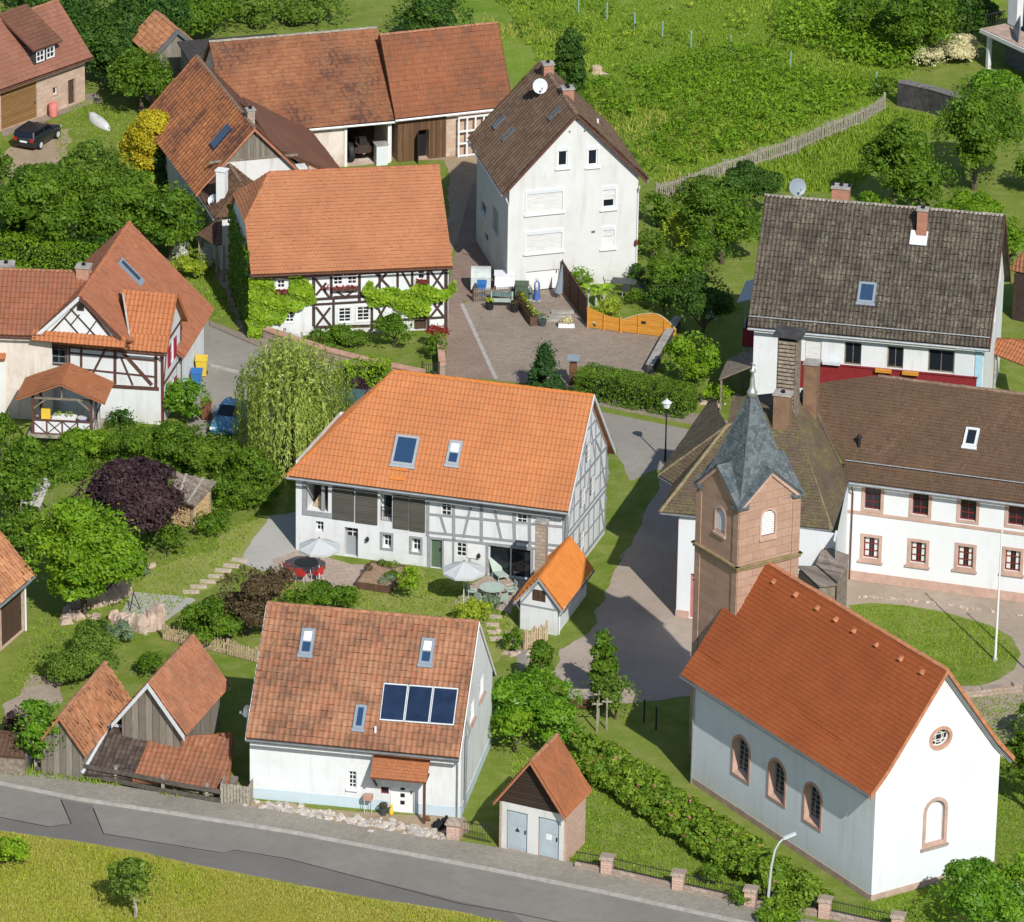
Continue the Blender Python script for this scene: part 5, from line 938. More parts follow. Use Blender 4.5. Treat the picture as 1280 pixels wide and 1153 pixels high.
    h=Gab(-22.3,58.5,-66,3.6,3.0,3.6,5.0,.25,.2); f=thing('tiled_hut','small hut with an orange roof behind the barns','shed',h.c); shell(f,h,M['boards_grey'],{}); h.roof(T:=Tiles(),tw=.25,th=.33,style='pan',lift=.035,wave=.05); r=T.build('roof',M['t_shed'],f); ridge_caps(h.ridge(-1),h.ridge(1),M['t_cap2'],r,.12); verge(f,h,(1,-1),'lead',.3,.05)
M['lead_black']=plain('roofing_felt',(.045,.04,.038),.95,.3,3)
long_barns()
# ---- 11 orange-brown barn, 12 small brown house
def left_barn():
    g=Gab(-17.53,38.76,-72.18,12.83,6.40,3.87,7.27,.40,.30,sk=-.7); root=thing('gable_barn','barn with a white and grey boarded gable and streaky orange brown roof','barn',g.c); Rw=g.Rr; shell(root,g,M['grey_white'],{})
    w=Rw.len; mb=MB(); mb.add([Rw.P(1.55,5.3,.03),Rw.P(w-1.55,5.3,.03),Rw.P(w/2,7.0,.03)],[(0,1,2)]); mb.build('gable_boards',M['boards_grey'],root); timbers_sz(Rw,[(.5,5.25,w-.5,5.25,.14),(w*.33,2,w*.33,4.2,.12),(w*.62,2,w*.62,4.2,.12),(w*.62,4.2,w*.85,2.4,.1),(0,2.2,w,2.2,.12)],.12,M['timber_old'],root)
    T=Tiles(); E,Rd=g.E,g.ridge; kw=dict(tw=.46,th=.36,style='rib',lift=.035,wave=.085,jit=.008); T.plane([E(-1,-1),E(1,-1),Rd(1),Rd(-1)],**kw); rf=T.build('roof',M['t_left'],root); T=Tiles(); pR=Plane(E(1,1),E(-1,1),Rd(-1)); T.plane([at(436,226,2.1),at(388,163,2.7),at(304,121,6.9),at(345,187,5.6)],tw=.19,th=.22,style='flat',lift=.025,jit=.006,stagger=True); T.plane([E(1,1),E(-1,1),Rd(-1),Rd(1)],tw=.19,th=.22,style='flat',lift=.025,jit=.006,stagger=True); T.build('rear_roof',M['t_leftdark'],root)
    ridge_caps(Rd(-1),Rd(1),M['darkcap'],rf,.13); verge(root,g,(1,),'orangetrim',.16,.05); verge(root,g,(-1,),'concrete',.16,.05)
    pl=Plane(E(-1,-1),E(1,-1),Rd(1)); c1=crop(0,0,3.765); q=[pl.hit(*c1(x,y)) for x,y in((985,705),(1035,655),(1110,630),(1075,595))]; mb=MB(); p=pl.hit(*c1(1050,650)); mb.box(p+pl.n*.17,1.0,1.6,.10,pl.e,None,pl.n); mb.build('roof_light',M['solar'],root)
    chimney(np.array([*g.pt(g.L/2-1.4,.2,0)[:2],7.1]),.45,.45,.7,M['rubble'],root,R(-72),pots=1)
    p=g.pt(g.L/2-.1,2.9,0); mb=MB().box(p+np.array([0,0,3.4]),.7,.7,2.2,g.u); mb.build('flue_box',M['grey_white'],root)
    g=Gab(-16.77,31.50,-74.29,6.58,2.92,3.73,5.05,.40,.30,h1=1.2); root=thing('brown_cottage','small cottage with dark brown tiled roof and a white chimney','house',g.c); shell(root,g,M['grey_white'],{},gables=(1,0)); g.roof(T:=Tiles(),tw=.24,th=.30,style='pan',lift=.03,wave=.04,jit=.01,tilt=.02); rf=T.build('roof',M['t_brown'],root); ridge_caps(g.ridge(-1),g.ridge(1),M['darkcap'],rf,.12); verge(root,g,(-1,),'whitepaint',.14,.05); eave_gear(root,g,(-1,),'zinc',.06)
    ch=crop(200,180,7.685); pl=Plane(g.E(-1,-1),g.E(1,-1),g.ridge(1)); p=pl.hit(*ch(595,540)); chimney(p+np.array([0,.25,0]),.55,.5,1.75,M['whitepaint'],root,R(-20),pots=0,cap='whitepaint'); p=pl.hit(*ch(545,240)); skylight(p-pl.e*.25-pl.up*.4+pl.n*.03,pl.e,pl.up,pl.n,.35,.8,root,frame='white_warm',glassm='church_white')
    p=pl.hit(*ch(520,560)); dish(p-np.array([0,0,.5]),root,.38,(-.2,-.8,.5),'zinc',.6)
    # porch roof with dark yard below
    T=Tiles(); Z=lambda x,y,z: at(*ch(x,y),z); a=Z(360,870,2.3); b=Z(525,975,2.3); c=Z(555,735,3.3); d=Z(595,700,3.5); e=Z(597,968,2.35); T.plane([a,b,c],tw=.22,th=.26,style='pan',lift=.025,wave=.03,slab=.06); T.plane([b,e,d,c],tw=.22,th=.26,style='pan',lift=.025,wave=.03,slab=.06); pr=T.build('porch_roof',M['t_brown'],root); mb=MB()
    for q in(a,b,e): MB().beam(q*np.array([1,1,0])+np.array([.1,.1,0]),q+np.array([.1,.1,-.1]),.12,.12).build('porch_post',M['timber_old'],pr)
left_barn()
# ---- 14 half-timbered hillside house on the left
def hillside_house():
    c=crop(0,270,3.975); Bp=at(204,531.6); th=R(-10); d=np.array([math.cos(th),math.sin(th),0]); back=np.array([-math.sin(th),math.cos(th),0]); A=Bp-d*10.3; F=Wall(A,Bp); root=thing('hillside_house','white half timbered house with gable front, crimson shutters and red roofs','house',(A+Bp)/2)
    HR=7.64; r1=at(100.6,368,HR); r0=at(160.5,279.6,HR); u=unit(r1-r0); v=np.array([-u[1],u[0],0])   # u towards the viewer, v to the right
    if v[0]<0: v=-v
    hw=4.85; sl=(HR-2.8)/4.85; zE=HR-hw*sl; e0=lambda s,r: r+v*s*hw+np.array([0,0,zE-HR])
    sA=(r1-F.A)@F.d; zt=4.6; sh=lambda x,y: F.hit(*c(x,y))
    gl=sh(243,580); gr=sh(560,605); ga=sh(400,415); topw=zt
    wf=dict(frame='timber_red',fw=.05,depth=.06,bar=.03)
    ops=[op(F,*c(292,682),18,26,grid=(2,3),**dict(wf,frame='bluegrey',surround=('timber_red',.1)))]
    mb=MB(); wall_face(mb,F,[(0,0),(F.len,0),(F.len,topw),(0,topw)],ops)
    gx0=(r1-v*2.1-F.A)@F.d; gx1=(r1+v*2.1-F.A)@F.d; gc=(gx0+gx1)/2; gz0=zt+.75
    go_=float((r1+u*.10-F.A)@F.n);  gap=Wall(F.A+F.n*go_,F.B+F.n*go_); wall_face(mb,gap,[(gx0-.6,zt+.3),(gx1+.6,zt+.3),(gx1+.6,HR-2.7*sl-.2),(gc,HR-.25),(gx0-.6,HR-2.7*sl-.2)],[])
    ww=4.3; zr=zt+2.25; Rt=Wall(Bp,Bp+back*ww); rw=dict(frame='whitepaint',fw=.05,depth=.08); ro=[op(Rt,*c(822,625),3,24,shutters=(-1,1),sm='redshutter',sw=.55,grid=(1,2),**rw),op(Rt,*c(828,845),3,26,shutters=(-1,1),sm='redshutter',sw=.55,grid=(1,2),**rw)]
    for o,zz in zip(ro,(2.9,.55)): o['r']=(1.7,2.5,zz,zz+1.2)
    wall_face(mb,Rt,[(0,0),(ww,0),(ww,zt),(ww/2,zr-.12),(0,zt)],ro)
    Mr=Wall(r1*np.array([1,1,0])+v*(hw-.45)-u*3.9,r0*np.array([1,1,0])+v*(hw-.45)+u*.5); wall_face(mb,Mr,[(0,0),(Mr.len,0),(Mr.len,2.95),(0,2.95)],[]); Mr2=Wall(r0*np.array([1,1,0])+v*(hw-.4)+back*(-1.0),r0*np.array([1,1,0])-v*(hw-.4)); Gr=Wall(r0*np.array([1,1,0])+v*(hw-.45)+u*.5,r0*np.array([1,1,0])-v*(hw-.45)+u*.5); wall_face(mb,Gr,[(0,0),(Gr.len,0),(Gr.len,2.95),(Gr.len/2,7.6),(0,2.95)],[])
    wl=mb.build('wall',M['white'],root); fill(F,ops,root); fill(Rt,ro,root)
    # ivory low window strip on the road side
    T=Tiles(); kw=dict(tw=.24,th=.33,style='flat',lift=.03,jit=.007,stagger=True); ov=np.array([0,0,0.]); f1=r1+u*.22; b0=r0-u*.2
    T.plane([b0+(e0(-1,b0)-b0)*.5,f1+(e0(-1,f1)-f1)*.5,f1,b0],**kw); T.plane([e0(1,f1),e0(1,b0),b0,f1],**kw) if False else None
    # right slope stops against the cross wing at the front
    k=.52; P=[e0(1,r1-u*4.2),e0(1,b0),b0,f1,f1+(e0(1,f1)-f1)*k]; P.insert(0,f1+(e0(1,f1)-f1)*k*1.0+ -u*2.4); P=[P[1],P[2],P[3],P[4],P[5],P[0]]
    T.plane([e0(1,r1-u*3.9),e0(1,b0),b0,f1,f1+(e0(1,f1)-f1)*.50,f1-u*3.9+(e0(1,f1)-f1)*.86],**kw)
    rf=T.build('roof',M['t_fach'],root); ridge_caps(b0,f1,M['t_cap3'],rf,.13,.36)
    T=Tiles(); s1=F.len+.35; W2=lambda s,z,o: F.P(s,z,o); sx=sh(575,620)[0]; T.plane([W2(gx0-.3,zt-.15,.42),W2(s1,zt-.15,.42),W2(s1,zt+.55,-.28),W2(gx0-.3,zt+.55,-.28)],tw=.25,th=.33,style='pan',lift=.03,wave=.05,jit=.006)
    gz=zt+.78; T.plane([W2(gx0-.55,gz-.5,go_+.34),W2(gx1+.45,gz-.5,go_+.34),W2(gx1+.45,gz,go_-.04),W2(gx0-.55,gz,go_-.04)],tw=.25,th=.33,style='pan',lift=.03,wave=.05,jit=.006,slab=.07)
    wl0=gx1-.55; T.plane([W2(gx1+.35,zt+.55,-.28),W2(s1,zt+.55,-.28),W2(s1,zr+.05,-ww/2+.05),W2(wl0,zr+.05,-ww/2+.05)],tw=.25,th=.33,style='pan',lift=.03,wave=.05,jit=.006); T.plane([W2(s1,zt-.15,-ww-.3),W2(wl0,zt-.15,-ww-.3),W2(wl0,zr+.05,-ww/2-.02),W2(s1,zr+.05,-ww/2-.02)],tw=.25,th=.33,style='pan',lift=.03,wave=.05)
    wr=T.build('wing_roof',M['t_orange'],root); ridge_caps(W2(wl0,zr+.05,-ww/2),W2(s1,zr+.05,-ww/2),M['t_cap3'],wr,.12); gutter(W2(gx0-.3,zt-.27,.46),W2(s1,zt-.27,.46),M['timber_red'],wr,.06)
    mb=MB(); mb.beam(W2(gx1-.35,zr+.1,-1.6),W2(gx1+.45,zt+.5,.15),.10,.05); mb.build('valley_flashing',M['concrete'],wr)
    # left wing
    T=Tiles(); lz=5.1; a=at(-30,418,lz); b=at(62,421,lz); cc=at(115,340,7.75); dd=cc+(a-b)*1.25; T.plane([a,b,cc,dd],tw=.25,th=.33,style='pan',lift=.03,wave=.05,jit=.005); T.plane([cc+back*3.0-[0,0,2.9],dd+back*3.0-[0,0,2.9],dd,cc],tw=.25,th=.33,style='pan',lift=.03,wave=.05); lr=T.build('side_roof',M['t_fachwing'],root); ridge_caps(dd,cc,M['t_cap2'],lr,.12); gutter(a-[0,0,.1]+F.n*.05,b-[0,0,.1]+F.n*.05,M['timber_red'],lr,.06)
    mb=MB(); la=np.array([*a[:2],0])-F.n*.45; lb=np.array([*b[:2],0])-F.n*.45; LW=Wall(la,lb); wall_face(mb,LW,[(0,0),(LW.len,0),(LW.len,lz-.1),(0,lz-.1)],[]); mb.build('side_wall',M['old_plaster'],root)
    # verge boards on the front gable
    for sg in(-1,1):
        mb=MB(); k_=2.75 if sg>0 else 2.35; p=f1+v*sg*k_-np.array([0,0,k_*sl]); mb.beam(p-[0,0,.12]+u*.03,f1-[0,0,.12]+u*.03,.05,.2); mb.build('bargeboard',M['rollerbox'] if sg<0 else M['timber_red'],root)
    q=lambda x,y,x2,y2,*w: (*c(x,y),*c(x2,y2),*w)
    timbers(F,[q(237,620,237,780,.13),q(345,640,345,740,.12),q(404,640,404,765,.13),q(572,655,572,835,.16),q(775,665,775,850,.16),q(350,680,775,720,.09),q(400,760,775,800,.09),q(533,645,460,785,.13),q(590,655,755,840,.2),q(600,700,660,840,.10),q(540,845,790,860,.2),q(350,642,790,668,.12),q(165,735,240,745,.1),q(215,640,160,770,.12),q(400,765,540,845,.02)],.12,M['timber_red'],root)
    timbers(gap,[q(400,420,250,580,.1),q(400,420,555,605,.1),q(250,582,560,606,.12),q(350,545,395,490,.07),q(320,505,390,585,.07),q(350,460,470,590,.07),q(430,590,480,520,.07),q(480,520,545,600,.05)],.07,M['timber_dark'],root)
    a,z=gap.hit(*c(400,450)); mb=MB(); wbox(mb,gap,a-.2,a+.2,z-.25,z+.2,-.01,.03); o=mb.build('window',M['timber_dark'],root); mb=MB(); wbox(mb,gap,a-.13,a+.13,z-.17,z+.13,.03,.034); mb.build('pane',M['glass'],o)
    timbers_sz(Rt,[(0,.0,0.0,zt,.2),(ww-.1,0,ww-.1,zt,.2),(0,2.35,ww,2.35,.15),(0,zt-.1,ww,zt-.1,.15),(.1,2.4,1.0,zt-.2,.12),(0,zt,ww/2,zr-.1,.15)],.14,M['timber_red'],root)
    pl=Plane(e0(1,f1),e0(1,b0),b0); p=pl.hit(*c(632,272)); skylight(p-pl.e*.3-pl.up*.9+pl.n*.04,pl.e,pl.up,pl.n,.62,1.55,root,frame='bluegrey',glassm='glass')
    p=(r0+r1)/2-v*.55+u*2.6+np.array([0,0,-.5]); chimney(p,.7,.7,.95,M['t_capbrick'],root,R(-10),pots=1)
    dpipe(root,Bp-d*.02+F.n*.02,4.3,F.n,'redframe')
    return F,root
M['t_capbrick']=stone_wall('pale_red_brick',(.40,.19,.13),(.46,.24,.17),(.4,.3,.25),.25,.085,0,.01); M['redshutter']=plain('crimson_shutter',(.33,.015,.045),.55,.1)
FH,rFH=hillside_house()
def cottage_left():   # fragment of the next roof at the frame's left edge
    p=at(4,440); root=thing('edge_cottage','low cottage with orange tiles beside the hillside house at the left edge','house',p); T=Tiles(); T.plane([at(-40,452,3.6),at(6,450,3.6),at(13,420,4.5),at(-40,419,4.5)],tw=.25,th=.3,style='pan',wave=.05); T.build('roof',M['t_orange'],root); W=Wall(at(-40,452,3.6)-np.array([0,-.2,0]),at(6,450,3.6)-np.array([0,-.2,0])); mb=MB(); wbox(mb,W,0,W.len,0,3.45,-1.4,0); mb.build('wall',M['grey_white'],root); p=at(8,352,6.5); chimney(p,.85,.8,1.0,M['grey_white'],root,0,below=2.5,pots=1)
cottage_left()
# ---- 15 house top left, 17 brick garage left, 18 sheds
def top_left():
    g=Gab(-31.87-4*math.cos(R(50.94)),55.84-4*math.sin(R(50.94)),50.94,15.7,5.20,3.31,6.07,.36,.34,sk=-.1); root=thing('garage_house','red roofed house with sandstone wall, amber garage doors and a roof dormer','house',g.c); F=g.F; c=crop(0,60,8.236)
    a0=F.hit(*c(10,600))[0]; a1=F.hit(*c(383,600))[0]; ops={'F':[dict(r=(a0,a1,.03,3.0),door=True,mat='boards_gold',depth=.1),op(F,*c(735,465),8,33,door=True,mat='door_brown',depth=.12,surround=('sandframe_pale',.1)),op(F,*c(565,442),5,9,grid=(1,1),depth=.12,surround=('sandframe_pale',.1))]}
    r=ops['F'][1]['r']; ops['F'][1]['r']=(r[0],r[1],.12,r[3]); shell(root,g,M['sand_house'],ops); g.roof(T:=Tiles(),tw=.2,th=.3,style='flat',lift=.03,jit=.004,stagger=True); rf=T.build('roof',M['t_top'],root); ridge_caps(g.ridge(-1),g.ridge(1),M['t_cap2'],rf,.13); eave_gear(root,g,(-1,),'timber_red',.07); verge(root,g,(1,),'timber_red',.15,.05)
    c1=crop(0,0,3.765); pl=Plane(g.E(-1,-1),g.E(1,-1),g.ridge(1)); p0=pl.hit(*c1(160,312)); p1=pl.hit(*c1(258,272)); mb=MB(); z0=min(p0[2],p1[2])-.1; D=Wall(p0,p1); top=z0+1.25
    s=D.len; wbox(mb,D,0,s,z0-.3,top,-1.2,0); dm=mb.build('dormer',M['darkstone'],root); T=Tiles(); T.plane([D.P(-.35,top,.35),D.P(s+.4,top,.35),D.P(s+.4,top+1.75,-2.75),D.P(-.35,top+1.75,-2.75)],tw=.2,th=.3,style='flat',lift=.03,stagger=True,slab=.09); T.build('dormer_roof',M['t_leftdark'],dm)
    for q in(.06,.54): window(D,dict(r=(s*q,s*(q+.4),z0+.28,z0+1.05),depth=-.05,grid=(2,2),frame='whitepaint',fw=.09,bar=.05),dm)
    return g
gt=top_left()
def left_garage():
    E=at(43,717,3.0); E0=at(0,753.6,3.0); dd=unit((E-E0)*np.array([1,1,0])); th=math.degrees(math.atan2(dd[1],dd[0])); n=np.array([dd[1],-dd[0],0]); W=5.6; c=E-dd*5.2-n*(W/2+.35); g=Gab(c[0],c[1],th,9.8,W,3.3,6.3,.35,.25); root=thing('garage_barn','pale barn with a brown garage door and orange clay roof at the left edge','garage',g.c*np.array([1,1,0])); F=g.F; k=crop(0,560,3.85)
    a0=F.hit(*k(8,880))[0]; a1=F.hit(*k(116,860))[0]; ops={'F':[dict(r=(a0,a1,.05,2.35),door=True,mat='door_brown',depth=.15)]}; shell(root,g,M['sand_house'],ops); mb=MB()
    for i in range(5): s=a1-.1-i*.62; wbox(mb,F,s-.52,s,2.5,3.0,.0,.05)
    mb.build('white_infill',M['whitepaint'],root); mb=MB(); wbox(mb,F,a0-1.5,a1+.15,2.38,2.5,.0,.07); wbox(mb,F,a0-1.5,a1+.15,3.0,3.1,.0,.07); mb.build('lintel_beam',M['timber_old'],root)
    g.roof(T:=Tiles(),tw=.28,th=.34,style='pan',lift=.04,wave=.05,jit=.012,tilt=.03); rf=T.build('roof',M['t_shed'],root); ridge_caps(g.ridge(-1),g.ridge(1),M['t_cap2'],rf); verge(root,g,(1,),'concrete',.16,.05); eave_gear(root,g,(-1,),'zinc',.07); dpipe(root,g.B[1,-1]-g.u*.2,2.9,-g.v,'whitepaint',r=.055)
left_garage()
def sheds():
    g=Gab(-20.41,-36.62,-105.93,5.95,2.10,1.9,3.35,.30,.2,sk=-.2); root=thing('clay_roof_shed','narrow shed with patchy orange clay roof beside the street fence','shed',g.c); shell(root,g,M['boards_grey'],{}); g.roof(T:=Tiles(),tw=.30,th=.34,style='flat',lift=.035,jit=.016,tilt=.05); rf=T.build('roof',M['t_shed'],root); ridge_caps(g.ridge(-1),g.ridge(1),M['t_cap2'],rf,.12); verge(root,g,(1,),'orangetrim',.12,.04)
    g=Gab(-16.23,-35.66,-108.0,5.31,2.98,2.62,4.55,.40,.30,sk=-1.3); root=thing('board_shed','shed with grey board gable, white verge boards and clay pantile roof','shed',g.c); shell(root,g,M['boards_grey'],{}); g.roof(T:=Tiles(),tw=.22,th=.30,style='pan',lift=.03,wave=.05,jit=.006); rf=T.build('roof',M['t_lean'],root); ridge_caps(g.ridge(-1),g.ridge(1),M['t_cap2'],rf,.11); verge(root,g,(1,-1),'lightgrey',.22,.06)
    Z=at; root=thing('lean_to_sheds','row of low lean to sheds roofed in dark and rusty tiles behind the timber fence','shed',at(200,975)); z0,z1=.40,1.55
    T=Tiles(); T.plane([Z(104,967,z0),Z(165,975,z0),Z(190,916,z1),Z(139,909,z1)],tw=.24,th=.30,style='inter',wave=.05,lift=.025); T.build('dark_roof',M['t_dark'],root); T=Tiles(); T.plane([Z(165.5,976,z0),Z(211,981,z0),Z(233,921,z1),Z(190.5,916,z1)],tw=.26,th=.32,style='pan',wave=.04,lift=.03); T.plane([Z(211.5,981,z0),Z(286,990,z0),Z(292,921,z1),Z(233.5,921,z1)],tw=.26,th=.32,style='pan',wave=.04,lift=.03); T.build('rust_roof',M['t_lean'],root)
    mb=MB()
    for a,b,h in(((104,967),(286,990),z0),): W=Wall(Z(*a,z0),Z(*b,z0)); wbox(mb,W,.1,W.len-.1,0,z0-.15,-2.0,-.25)
    mb.build('wall',M['boards_grey'],root); mb=MB(); mb.beam(Z(103,968,z0)+[0,0,.06],Z(138,908,z1)+[0,0,.06],.14,.1); mb.beam(Z(138,908,z1)+[0,0,.08],Z(233,921,z1)+[0,0,.08],.16,.1); mb.build('zinc_edge',M['lightgrey'],root)
sheds()
# ---- right edge fragments and the house at the top right
def right_edge():
    p=at(1300,330); root=thing('red_tile_shed','shed with a red tiled roof half hidden at the right edge','shed',p); T=Tiles(); T.plane([at(1262,337,3.),at(1330,352,3.),at(1340,300,4.6),at(1284,308,4.6)],tw=.24,th=.33,style='pan',wave=.04); T.build('roof',M['t_lean'],root); W=Wall(at(1264,340,3.),at(1330,354,3.)); mb=MB(); wbox(mb,W,0.1,W.len,0,2.85,-2.,-.2); mb.build('wall',M['timber_dark'],root)
    root=thing('tiled_canopy','small tiled canopy on posts beside the white gable','canopy',at(1265,470)); T=Tiles(); T.plane([at(1243,443,2.5),at(1292,462,2.5),at(1296,432,3.2),at(1247,422,3.2)],tw=.24,th=.3,style='pan',wave=.04,slab=.08); T.build('roof',M['t_porch'],root); mb=MB()
    for x,y in((1245,444),(1290,461)): q=at(x,y,2.4); mb.beam([q[0],q[1],0],q,.12,.12)
    mb.build('post',M['fencewood'],root)
    # modern house
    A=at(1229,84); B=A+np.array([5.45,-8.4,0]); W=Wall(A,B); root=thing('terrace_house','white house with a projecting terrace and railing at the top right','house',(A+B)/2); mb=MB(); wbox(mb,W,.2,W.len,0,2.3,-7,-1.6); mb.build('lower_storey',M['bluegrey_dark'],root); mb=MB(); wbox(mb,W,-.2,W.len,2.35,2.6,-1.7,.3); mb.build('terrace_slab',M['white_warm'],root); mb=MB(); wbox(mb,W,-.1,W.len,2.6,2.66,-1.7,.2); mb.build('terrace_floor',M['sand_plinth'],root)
    mb=MB(); wbox(mb,W,.3,.55,0,2.35,-.2,.05); mb.build('pier',M['white'],root); mb=MB(); wbox(mb,W,0,.95,2.67,7.,-4,-1.8); mb.build('wall',M['white'],root); mb=MB(); wbox(mb,W,.952,W.len,2.67,7.,-6,-2.3); mb.build('upper_storey',M['boards_brown_dark'],root)
    mb=MB()
    for i in range(10): wbox(mb,W,-.12,-.08,2.66,3.5,-.1-i*.16,-.07-i*.16)
    wbox(mb,W,-.13,-.07,3.5,3.56,-1.7,.0); mb.build('railing',M['iron'],root)
    mb=MB(); mb.hexa([W.P(1.3,2.7,-1.2),W.P(3.5,2.7,.0),W.P(3.5,2.7,-.1),W.P(1.3,2.7,-1.3)],[W.P(2.0,3.9,-1.2),W.P(3.6,3.6,.0),W.P(3.6,3.6,-.1),W.P(2.0,3.9,-1.3)]); mb.build('glass_screen',M['bluegrey'],root)
    return W
M['bluegrey_dark']=plain('dark_blue_render',(.12,.13,.16),.8,.2)  # even dark blue grey of the lower storey
right_edge()
# ------------------------------------------------------------------ plants
G={}
def fol(k,d,l,**a): G[k]=foliage('leaves_'+k,d,l,**a)
fol('mid',(.036,.095,.008),(.185,.315,.022),trans=.42); fol('bright',(.075,.175,.008),(.265,.43,.024),trans=.42); fol('dark',(.020,.064,.010),(.09,.18,.020)); fol('olive',(.058,.12,.014),(.21,.32,.04),trans=.4); fol('willow',(.17,.24,.03),(.56,.64,.17),trans=.5); fol('purple',(.026,.014,.018),(.105,.058,.062)); fol('plum',(.055,.038,.02),(.16,.115,.055)); fol('gold',(.26,.21,.008),(.66,.57,.03)); fol('conifer',(.018,.055,.018),(.07,.16,.035)); fol('laurel',(.04,.135,.008),(.20,.37,.022),rough=.4); fol('hedge',(.045,.115,.009),(.18,.285,.022)); fol('creeper',(.10,.22,.008),(.36,.52,.03),trans=.42); fol('yellowgreen',(.17,.25,.014),(.44,.52,.045)); fol('grass',(.135,.235,.014),(.29,.40,.045)); fol('dry',(.29,.30,.034),(.52,.49,.12)); fol('blossom',(.50,.46,.24),(.78,.72,.48)); fol('redflower',(.16,.012,.012),(.40,.05,.04)); fol('pinkflower',(.35,.10,.10),(.60,.25,.22)); fol('sage',(.10,.17,.10),(.25,.34,.20)); fol('white',(.5,.52,.45),(.8,.8,.72)); fol('rose',(.055,.145,.010),(.26,.36,.03))
M['bark']=plain('tree_bark',(.11,.085,.06),.95,.4,6,bump=.03); M['bark_pale']=plain('pale_bark',(.30,.26,.21),.9,.3,6)
def rdir(n):
    v=RNG.normal(size=(n,3)); return v/np.linalg.norm(v,axis=1)[:,None]
def leaf_arrays(C,N,size,asp=.55,droop=0.):
    "C centres, N normals -> rhombic leaves"
    n=len(C); t=RNG.normal(size=(n,3)); t[:,2]-=droop; t-=N*(t*N).sum(1)[:,None]; t/=np.linalg.norm(t,axis=1)[:,None]+1e-9; b=np.cross(N,t); s=size*np.exp(RNG.normal(-.04,.30,(n,1)))
    fold=N*s*.12
    V=np.stack([C-t*s*.5,C+b*s*asp*.5+fold,C+t*s*.5,C-b*s*asp*.5+fold],1).reshape(-1,3); F=np.arange(4*n).reshape(-1,4); return V,F
def clump_leaves(cs,rs,per,size,inner=.55,up=.35,rough=.75,asp=.55):
    "leaves on many clumps: cs (k,3), rs (k,3)"
    k=len(cs); per=np.asarray(per) if not np.isscalar(per) else np.full(k,int(per)); idx=np.repeat(np.arange(k),per); n=len(idx); d=rdir(n); d[:,2]=np.where(d[:,2]<-.35,-d[:,2]*.6,d[:,2]); d/=np.linalg.norm(d,axis=1)[:,None]
    rad=RNG.uniform(inner,1.05,(n,1))**.6; C=cs[idx]+d*rs[idx]*rad; N=d*.8+RNG.normal(size=(n,3))*rough*.6; N[:,2]+=up; N/=np.linalg.norm(N,axis=1)[:,None]
    V,F=leaf_arrays(C,N,size,asp); ct=RNG.random(k); t=np.clip(.42*ct[idx]+.58*RNG.random(n),0,1); return V,F,np.repeat(t,4)
def limb(mb,a,b,r0,r1,n=3,wob=.08):
    a=V3(a); b=V3(b); L=np.linalg.norm(b-a); P=[a+(b-a)*i/n+(RNG.normal(size=3)*wob*L*(.0 if i in(0,n) else 1)) for i in range(n+1)]; mb.tube(P,[r0+(r1-r0)*i/n for i in range(n+1)],6)
